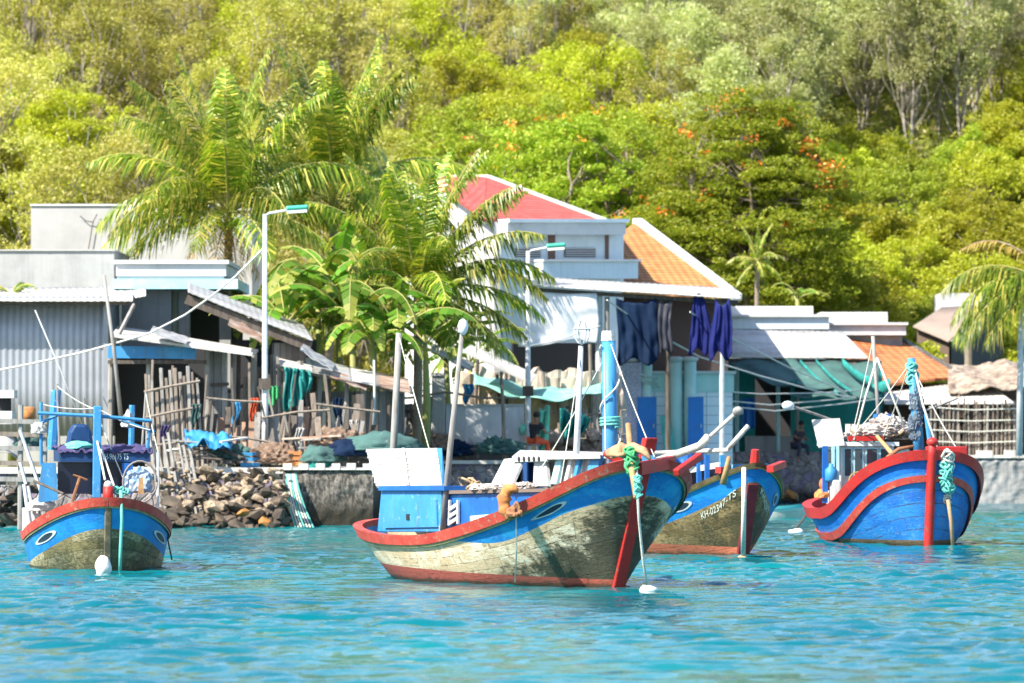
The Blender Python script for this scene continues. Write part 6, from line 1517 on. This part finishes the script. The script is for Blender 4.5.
for q in ((41,404,97,408),(97,408,150,430),(57,386,97,410),(97,412,128,488),(146,394,158,452)): b.part('rigging_line',rope_white,lambda m:m.tube(sag(front(q[0],q[1],xa),front(q[2],q[3],xa+.2),.05,8),.012,5))
SMALL=b
Yb=F*H/(573-HZ); m=MB(); m.blob(P(103,567,Yb-1),(.15,.13,.20),3,.12,1.5,seed=5); o=m.build('float',foam,None,P(103,571,Yb-1),smooth=True); tag(o,'white egg shaped float against the bow of the small olive boat','float')

# ---------------------------------------------------------------- the boat with registration letters
b=Boat('fishing boat with olive brown hull, blue bow band and white registration letters',743,557,74,8.2,1.62,1.92,.86,1.05,.85,.6,tm=.55,pw=1.8,qw=1.6,bowk=.80,shexp=3.0)
paint=hull_paint('lettered_hull',(.46,.13,.07),(.15,.10,.038),(.34,.24,.11),(.026,.028,.011),(.015,.17,.52),(.30,.14,.045),g=(2.2,.82,.9,.45),bare=(.075,.06,.022),gw=.88,band2=(.02,.25,.58))
b.hull(paint,lambda t:.32-.12*t,lambda t:.50-.12*sstep(.95,1.0,t))
b.rail('rub_rail',mat('dark_olive_rail',(.075,.055,.025),.6,(.14,.10,.04),3,(.4,.65)),.02,-.055,.045,.09)
b.rail('wale_strip',mat('yellow_strip',(.42,.31,.08),.6),-.06,-.085,.035,.02)
b.deck(deck_wood,.42,blue_pt)
b.stem(mat('dark_red_stem',(.20,.02,.03),.5,(.14,.015,.02),2),.24,.14,-.42,.03)
b.part('stem_head',red_pt,lambda m:m.tube([Vector((b.L/2+b.rake-.12,0,b.zb-.1)),Vector((b.L/2+b.rake-.05,0,b.zb+.28))],[.11,.085],8))
b.eye(.835,.30,.032,.085,-1,eye_white,eye_dark,0,.4)
b.eye(.885,.30,.026,.10,1,eye_white,eye_dark)
b.text('KH-02347-TS',.885,.978,lambda t:.70-.14*sstep(.93,.98,t),.20,-1,letter_white)
b.text('KH-02347-TS',.987,.90,lambda t:.70-.14*sstep(.95,.99,t),.20,1,letter_white)
b.part('bitt',red_pt,lambda m:m.bar(b.at(718,470,-.7),b.at(740,470,0),.13,.13))
b.part('bitt',red_pt,lambda m:m.bar(b.at(770,469,.2),b.at(783,464,.7),.14,.13))
b.part('bow_board',blue_lt,lambda m:m.bar(b.at(732,470,-.35),b.at(768,469,.55),.05,.22))
b.part('cleat',wood_tan,lambda m:m.tube([b.at(723,484,-1.0),b.at(727,468,-.95),b.at(729,457,-.95)],[.07,.06,.04],7),smooth=True)
b.part('mooring_rope',rope_white,lambda m:m.tube([b.at(744,468,-.30),b.at(744,500,-.40),b.at(743.5,530,-.25),b.at(743,558,-.1)],.05,6),smooth=True)
b.part('rope_end',rope_tan,lambda m:m.blob(b.at(743,558,-.1),(.13,.12,.08),2,.3,2),smooth=True)
# spars stowed on it, rising past the biggest boat's bow
for nm,pts,r_ in (('spar',[(655,462,-.7),(700,446,-.3),(708,437,-.2)],.14),('spar',[(655,464,-.5),(700,446,-.1),(738,411,.2)],.07),('spar',[(655,453,-.2),(728,450,.0)],.075),('spar',[(727,450,.0),(748,426,.3)],.085)):
    b.part(nm,mat('bleached_spar',(.60,.57,.52),.8,(.42,.38,.33),4,(.4,.65),(.26,.2,.15),11,(.55,.7),stretch=(2,2,1)),lambda m:m.tube([b.at(*p) for p in pts],r_*.62,9),smooth=True)
b.part('spar_block',wood_pole,lambda m:m.blob(b.at(738,411,.2),(.12,.12,.10),2,.2,2),smooth=True)
for x in (689,699,707,722):
    b.part('rail_post',blue_pt if x!=722 else blue_lt,lambda m:m.bar(b.at(x,492,-.2),b.at(x,455,-.2),.09,.09))
b.part('rail_board',white_paint,lambda m:m.bar(b.at(690,470,-.2),b.at(720,465,-.1),.04,.12))
b.part('blue_tarp',blue_pt,lambda m:drape(m,b.at(682,463,.2),(.25,.25,.22),2,3))
LETTER=b

# ---------------------------------------------------------------- the blue boat
b=Boat('bright blue fishing boat with thick red stem post, double red rails and white cabin',928,546,79,6.3,1.66,2.10,.76,1.02,.30,.5,tm=.60,pw=2.2,qw=2.7,bowk=.56,shexp=2.9,sshape=True)
paint=hull_paint('blue_hull',(.16,.10,.05),(.010,.125,.46),(.022,.20,.54),(.16,.26,.40),(.010,.115,.45),(.34,.40,.46),seam=9,g=(.0,.5,1.2,.12),gw=.6,rustk=.5,band2=(.018,.17,.52))
b.hull(paint,.13,lambda t:.45)
b.rail('rub_rail',red_pt,.04,-.17,.08,.14)
b.rail('lower_wale',red_faded,-.52,-.66,.06,.03)
b.deck(deck_wood,.45,red_pt)
b.stem(red_pt,.22,.2,.22,.06,round_=True)
b.part('stem_cap',red_pt,lambda m:m.blob((b.L/2+b.rake*1.10+.04,0,b.zb+.22),(.135,.135,.11),2,.02),smooth=True)
b.part('bow_chest',red_pt,lambda m:m.box2((b.L/2-1.0,.2,b.zb-.3),(b.L/2-.5,1.05,b.zb+.12)),bev=.02)
fr=b.fr; xc=-.5
def fq(m,x0,x1,y0,y1,x,d):   # board across the boat filling a pixel rectangle, d thick towards the stern
    a=fr(x0,y1,x); c=fr(x1,y0,x); m.box2((x-d,a.y,a.z),(x,c.y,c.z))
cab=b.part('cabin',white_paint,lambda m:fq(m,842,894,444,505,xc,1.5),bev=.02)
for x0,x1,y0,y1 in ((845,851,449,476),(855,862,449,476),(867,877,449,478),(881,891,449,478)):
    w_=b.part('front_window',pale_blue,lambda m:fq(m,x0-1.5,x1+1.5,y0-1.5,y1+1.5,xc+.04,.04),cab)
    b.part('pane',glass_dk,lambda m:fq(m,x0,x1,y0,y1,xc+.055,.014),w_)
def sidewin(m,x0,x1,out):
    y=fr(842,460,xc).y; z0,z1=fr(842,474,xc).z,fr(842,450,xc).z; m.box2((x0,y-out,z0),(x1,y-out+.02,z1))
for x0,x1 in ((xc-.65,xc-.2),(xc-1.4,xc-.85)):
    w_=b.part('side_window',pale_blue,lambda m:sidewin(m,x0-.06,x1+.06,.022),cab); b.part('pane',glass_dk,lambda m:sidewin(m,x0,x1,.030),w_)
b.part('cabin_roof',blue_white,lambda m:(lambda a,c:m.box2((xc-1.8,a.y,a.z),(xc+.10,c.y,a.z+.09)))(fr(836,446,xc),fr(898,446,xc)),cab)
b.part('red_roof_edge',red_pt,lambda m:fq(m,848,884,436,441,xc+.3,.06),cab)
b.part('roof_rack',white_paint,lambda m:fq(m,846,884,424,434,xc-.9,.06),cab)
for x in (850,858,866,874,882): b.part('rack_post',wood_pole,lambda m:m.tube([fr(x,442,xc-.5),fr(x+1,424,xc-.5)],.025,5),cab)
for x,y,sx,sz,sd in ((872,433,.42,.2,1),(886,428,.4,.26,2),(896,431,.34,.2,3),(858,437,.3,.12,4),(902,437,.3,.16,6)): b.part('folded_net',mat('pale_net',(.55,.50,.46),.9,(.38,.33,.31),9,(.4,.65),(.24,.17,.15),20,(.5,.65),bump=.8,bscale=40),lambda m:drape(m,fr(x,y,xc-.1*sd),(.35,sx,sz),sd,4,0,.5),cab)
for i in range(5): b.part('roof_rope',rope_tan,lambda m:m.tube(sag(fr(850+i*9,430-(i%2)*3,xc+.1),fr(872+i*8,434-(i%3)*4,xc+.15),.12,8),.022,5),cab)
b.part('roof_basket',blue_pt,lambda m:m.lathe(fr(884,428,xc-.3),[(.2,0),(.26,.25),(.24,.32)],10),cab)
b.part('roof_panel',cloth_white,lambda m:m.slab(fr(819,447.5,xc+.2),fr(845,445.5,xc+.2),fr(840,418,xc-.1),fr(812,419.5,xc-.1),.05),bev=.01)
b.part('lamp_arm',wood_pole,lambda m:m.tube([fr(832,420,xc-.3),fr(812,413,xc),fr(794,407,xc+.2)],.035,6))
b.part('lamp_bulb',mat('frosted_bulb',(.6,.66,.7),.25,bump=0),lambda m:m.blob(fr(788,405.5,xc+.25),(.10,.15,.11),2,.05),smooth=True)
for x,mm,w_ in ((825,blue_pt,.12),(833,pale_blue,.06),(837.5,pale_blue,.06)): b.part('awning_post',mm,lambda m:m.bar(fr(x,503,xc+.2),fr(x,446,xc+.2),.08,w_))
b.part('white_bin',white_paint,lambda m:fq(m,833,841,480,506,xc+.5,.4),bev=.03)
b.part('orange_buoy',mat('orange_buoy_paint',(.65,.13,.04),.6),lambda m:m.blob(fr(826,484,xc),(.15,.17,.17),2,.05),smooth=True)
b.part('blue_jug',tarp_blue,lambda m:m.lathe(fr(831,482,xc+.35),[(.1,0),(.14,.05),(.14,.28),(.05,.36),(.05,.42)],10),smooth=True)
b.part('life_vest',orange_rust,lambda m:drape(m,fr(822,496,xc+.1),(.18,.15,.14),3,3))
b.part('tiller_wheel',mat('brass_wheel',(.35,.22,.08),.4),lambda m:m.tube([fr(858+9*math.cos(a),481+9*math.sin(a),xc+.6) for a in [2*PI*i/16 for i in range(17)]],.02,5))
b.part('blue_tub',blue_pt,lambda m:m.lathe(fr(866,486,xc+.9),[(.18,0),(.24,.2)],10))
mst=b.part('mast',blue_lt,lambda m:m.tube([fr(920,466,1.6),fr(916,410,1.6),fr(911,358,1.6)],[.13,.12,.09],10),smooth=True)
b.part('mast_foot',red_pt,lambda m:m.tube([fr(920,468,1.6),fr(919.3,450,1.6)],[.145,.14],10),mst)
b.part('mast_lashing',rope_teal,lambda m:[knot(m,fr(911.5+(i%2),366+i*3.4,1.6),.125,i,5,.22) for i in range(5)],mst,smooth=True)
b.part('furled_net',mat('dark_furled_net',(.07,.10,.15),.85,(.15,.2,.24),6,(.45,.6),(.3,.3,.28),16,(.56,.66),bump=.8,bscale=40),lambda m:[drape(m,fr(915+(i%3)*1.2,396+i*10,1.62),(.11,.11+.02*(i%2),.28),i,4,0,.5) for i in range(5)],mst)
b.part('stay_pole',blue_lt,lambda m:m.tube([fr(931,452,1.9),fr(926,414,1.7)],.05,6))
b.part('back_pole',wood_pole,lambda m:m.tube([fr(880,440,-.9),fr(877,395,-.9),fr(873,336,-.9)],.045,7),smooth=True)
for q in ([(877,358,-.8),(866,395,-.5),(854,440,-.2)],[(877,358,-.8),(889,388,-.5),(904,426,-.2)],[(913,362,1.6),(923,405,2.0),(938,450,2.6)]): b.part('stay_rope',rope_white,lambda m:m.tube([fr(*k) for k in q],.026,5),smooth=True)
b.part('spar',wood_tan,lambda m:m.tube([fr(877,436,1.0),fr(895,457,1.7),fr(915,482,2.6)],[.04,.06,.04],7),smooth=True)
b.part('anchor',rustmetal,lambda m:m.tube([fr(885,470,1.8),fr(888,457,1.85),fr(899,449,1.9),fr(914,446,2.0)],[.03,.05,.05,.03],6),smooth=True)
b.part('spar_lashing',rope_teal,lambda m:[knot(m,fr(897+i*2.4,459+i*3.0,1.78+.1*i),.09,i,5,.22) for i in range(4)],smooth=True)
xf=b.L/2+.30
b.part('rope_bundle',rope_white,lambda m:[knot(m,fr(947+2.0*math.sin(i*2.2),455+i*4.0,xf-.02*i),.15-.006*i,i,7,.16) for i in range(13)],smooth=True)
b.part('rope_wrap',rope_teal,lambda m:[knot(m,fr(946+1.5*math.sin(i*1.9),464+i*5.5,xf),.15,i+20,6,.17) for i in range(5)],smooth=True)
b.part('mooring_rope',rope_tan,lambda m:m.tube([fr(948,500,xf-.1),fr(951,520,xf-.2),fr(953,549,xf-.2)],.045,6),smooth=True)
b.part('outrigger_pole',wood_pole,lambda m:m.tube([fr(918,412,1.6),fr(930,409,1.6),fr(958,398,1.6)],.03,6))
for q,x0,x1 in (((911,360,884,436),1.6,-.2),((911,362,846,444),1.6,-.6),((912,366,960,454),1.6,2.6),((873,340,850,444),-.9,-1.5)): b.part('rigging_line',rope_white,lambda m:m.tube(sag(fr(q[0],q[1],x0),fr(q[2],q[3],x1),.06,8),.013,5))
BLUE=b
# ---------------------------------------------------------------- dinghy and its line
d=Boat('tiny white dinghy with teal rim lying beside the bright blue boat',805,519,40,2.2,.62,.42,.30,.32,.15,.12,name='dinghy',cat='dinghy',zk=-.2)
d.hull([white_paint,white_paint,pale_blue],.03,lambda t:.14)
d.rail('rim',mat('teal_rim',(.05,.3,.35),.6),.02,-.05,.03,.05)
d.deck(grey_conc,.15)
m=MB(); Yb=F*H/(533-HZ); m.tube([P(812,505,Yb+3),P(802,521,Yb+1),P(788,537,Yb)],.03,5); o=m.build('mooring_line',wood_dark,None,P(800,521,Yb+1)); tag(o,'dark mooring line slanting into the water beside the tiny dinghy','rope')
m=MB(); m.blob(P(796,532,Yb),(.2,.16,.09),2,.2,2); o=m.build('float',foam,None,P(796,533,Yb),smooth=True); tag(o,'low white float on the water in front of the tiny dinghy','float')
for bt,nm in ((MAIN,'main'),(SMALL,'small'),(LETTER,'letter'),(BLUE,'blue')):
    print(nm,[tuple(round(q) for q in bt.px(p)) for p in (bt.pos(0,1,-1),bt.pos(.1,1,-1),bt.pos(.25,1,-1),bt.pos(.5,1,-1),bt.pos(.75,1,-1),bt.pos(1,1,-1),bt.pos(.9,1,1),bt.pos(.8,1,1),bt.pos(.6,1,1))])
# ================================================================ people
def skinned(name, verts, edges, radii, mm, parent=None, loc=(0,0,0), sub=2, root=0):
    me=bpy.data.meshes.new(name); me.from_pydata(verts,edges,[]); o=bpy.data.objects.new(name,me); link(o)
    sk_=o.modifiers.new('Skin','SKIN'); 
    lay=me.skin_vertices[0] if me.skin_vertices else None
    if lay is None:
        me.attributes.new; 
    for i,r_ in enumerate(radii):
        rr_=r_ if isinstance(r_,tuple) else (r_,r_)
        me.skin_vertices[0].data[i].radius=rr_
        me.skin_vertices[0].data[i].use_root=(i==root)
    s2=o.modifiers.new('Sub','SUBSURF'); s2.levels=sub; s2.render_levels=sub
    dg=bpy.context.evaluated_depsgraph_get(); dg.update()
    me2=bpy.data.meshes.new_from_object(o.evaluated_get(dg)); o.modifiers.clear(); o.data=me2; me2.name=name
    me2.materials.clear(); me2.materials.append(mm); me2.polygons.foreach_set('use_smooth',[True]*len(me2.polygons))
    o.parent=parent; o.location=loc if parent is None else (0,0,0); return o
def seated_person(label, loc, rz, shirt, trousers, seat_z, lean=.12, arms='fwd'):
    """seat at origin height seat_z, facing local +y"""
    T=thing('person',label,'person',loc,rz,local=True); s=seat_z
    J={'pel':(0,0,s+.10),'sp':(0,.03,s+.30),'ch':(0,.05+lean*.4,s+.50),'nk':(0,.06+lean*.6,s+.64),'hd':(0,.09+lean*.75,s+.74),'tp':(0,.10+lean*.8,s+.86),
       'sl':(-.17,.05+lean*.5,s+.57),'sr':(.17,.05+lean*.5,s+.57),'el':(-.24,.16,s+.34),'er':(.24,.18,s+.36),'wl':(-.15,.37,s+.28),'wr':(.17,.40,s+.32),'fl':(-.12,.46,s+.27),'fr':(.15,.49,s+.33),
       'hl':(-.10,.02,s+.08),'hr':(.10,.02,s+.08),'kl':(-.17,.42,s+.06),'kr':(.20,.40,s+.04),'al':(-.17,.40,s-.40),'ar':(.24,.30,s-.42),'tl':(-.18,.54,s-.46),'tr':(.27,.44,s-.48)}
    N=list(J); E=[('pel','sp'),('sp','ch'),('ch','nk'),('nk','hd'),('hd','tp'),('ch','sl'),('ch','sr'),('sl','el'),('el','wl'),('wl','fl'),('sr','er'),('er','wr'),('wr','fr'),('pel','hl'),('pel','hr'),('hl','kl'),('kl','al'),('al','tl'),('hr','kr'),('kr','ar'),('ar','tr')]
    rad={'pel':(.14,.11),'sp':(.125,.10),'ch':(.15,.11),'nk':.055,'hd':(.085,.10),'tp':(.075,.085),'sl':.065,'sr':.065,'el':.042,'er':.042,'wl':.030,'wr':.030,'fl':(.032,.018),'fr':(.032,.018),'hl':.09,'hr':.09,'kl':.062,'kr':.062,'al':.04,'ar':.04,'tl':(.04,.025),'tr':(.04,.025)}
    ix={k:i for i,k in enumerate(N)}
    skinned('body',[J[k] for k in N],[(ix[a],ix[b_]) for a,b_ in E],[rad[k] for k in N],skin,T)
    def sub_(names,edges,grow,nm,mm,ends={}):
        V=[ends.get(k,J[k]) for k in names]; I={k:i for i,k in enumerate(names)}
        rr_=[tuple(x+grow for x in (rad[k] if isinstance(rad[k],tuple) else (rad[k],rad[k]))) for k in names]
        return skinned(nm,V,[(I[a],I[b_]) for a,b_ in edges],rr_,mm,T)
    mid=lambda a,b_,u:tuple(J[a][i]+(J[b_][i]-J[a][i])*u for i in range(3))
    sub_(['sp','pel','ch','sl','sr','el','er'],[('pel','sp'),('sp','ch'),('ch','sl'),('ch','sr'),('sl','el'),('sr','er')],.014,'shirt',shirt,{'el':mid('sl','el',.75),'er':mid('sr','er',.75)})
    sub_(['pel','hl','hr','kl','kr','al','ar'],[('pel','hl'),('pel','hr'),('hl','kl'),('hr','kr'),('kl','al'),('kr','ar')],.016,'trousers',trousers,{'al':mid('kl','al',.8),'ar':mid('kr','ar',.8)})
    hd=Vector(J['hd']).lerp(Vector(J['tp']),.6)
    m=MB(); m.blob((hd.x,hd.y-.025,hd.z+.03),(.098,.105,.105),3,.06,3); m.build('hair',hair,T,smooth=True)
    m=MB(); m.blob((hd.x,hd.y+.098,hd.z-.045),(.016,.022,.024),1,0); m.build('nose',skin,T,smooth=True)
    for sx in(-1,1):
        m=MB(); m.blob((hd.x+sx*.034,hd.y+.086,hd.z-.012),(.013,.010,.008),1,0); m.build('eye',eye_dark,T,smooth=True)
        m=MB(); m.blob((hd.x+sx*.092,hd.y+.0,hd.z-.03),(.012,.022,.032),1,0); m.build('ear',skin,T,smooth=True)
        # fingers
        w0=Vector(J['wl' if sx<0 else 'wr']); f0=Vector(J['fl' if sx<0 else 'fr']); dr=(f0-w0).normalized(); sd_=dr.cross(Vector((0,0,1))).normalized()
        for k in range(4):
            L=(.055,.068,.064,.05)[k]; base=f0+sd_*(k-1.5)*.017; m=MB(); m.tube([base-dr*.02,base+dr*L*.5,base+dr*L*.8-Vector((0,0,L*.45))],[.009,.0085,.007],6); m.build('finger',skin,T,smooth=True)
        m=MB(); m.tube([w0+dr*.03-sd_*sx*.02,w0+dr*.06-sd_*sx*.045,w0+dr*.10-sd_*sx*.045],[.011,.010,.008],6); m.build('thumb',skin,T,smooth=True)
    return T
gz=1.72
px_=xat(534,173.6); seat_z=zat(441,173.6)-gz-.08
seated_person('person in a black shirt and red trousers sitting on a stool, back turned',(px_,173.6,gz),R(-38),cloth_dark,cloth_red,seat_z,.06)
T=thing('stool','tall metal legged stool under the person in red trousers','stool',(px_,173.6,gz))
m=MB(); m.lathe((px_,173.6,gz+seat_z-.06),[(.17,0),(.19,.03),(.18,.05)],14); m.build('seat',wood_pole,T)
for a in range(4):
    m=MB(); c_,s_=math.cos(a*PI/2+.6),math.sin(a*PI/2+.6); m.tube([(px_+.12*c_,173.6+.12*s_,gz+seat_z-.06),(px_+.22*c_,173.6+.22*s_,gz-.1)],.018,6); m.build('leg',steel_white,T)
m=MB(); m.grid(lambda u,v:P(540+u*10-3*v,408+v*42+3*math.sin(u*6),173.9-.1*math.sin(u*8+v*3)),8,14); o=m.build('fishing_net',mat('pale_green_net',(.10,.42,.28),.8,(.2,.5,.4),6),None,P(545,430,173.9),smooth=True); solid(o,.06); tag(o,'pale green net hanging in front of the person on the stool','fishing net')
m=MB(); m.blob(P(523,429,173.9),(.12,.1,.16),2,.3,2); o=m.build('net_bundle',mat('pale_green_net',(.10,.42,.28)),None,P(523,429,173.9),smooth=True); tag(o,'small pale green bundle at the elbow of the person on the stool','bundle')
gz2=zat(449,206.3); 
seated_person('person in a dusky dark shirt sitting in the shade on the rubble quay edge',(xat(797,205.8),206.25,gz2-.02),R(-140),mat('dusky_shirt',(.05,.035,.05),.9),mat('dusky_trousers',(.05,.05,.08),.9),.06,.22)
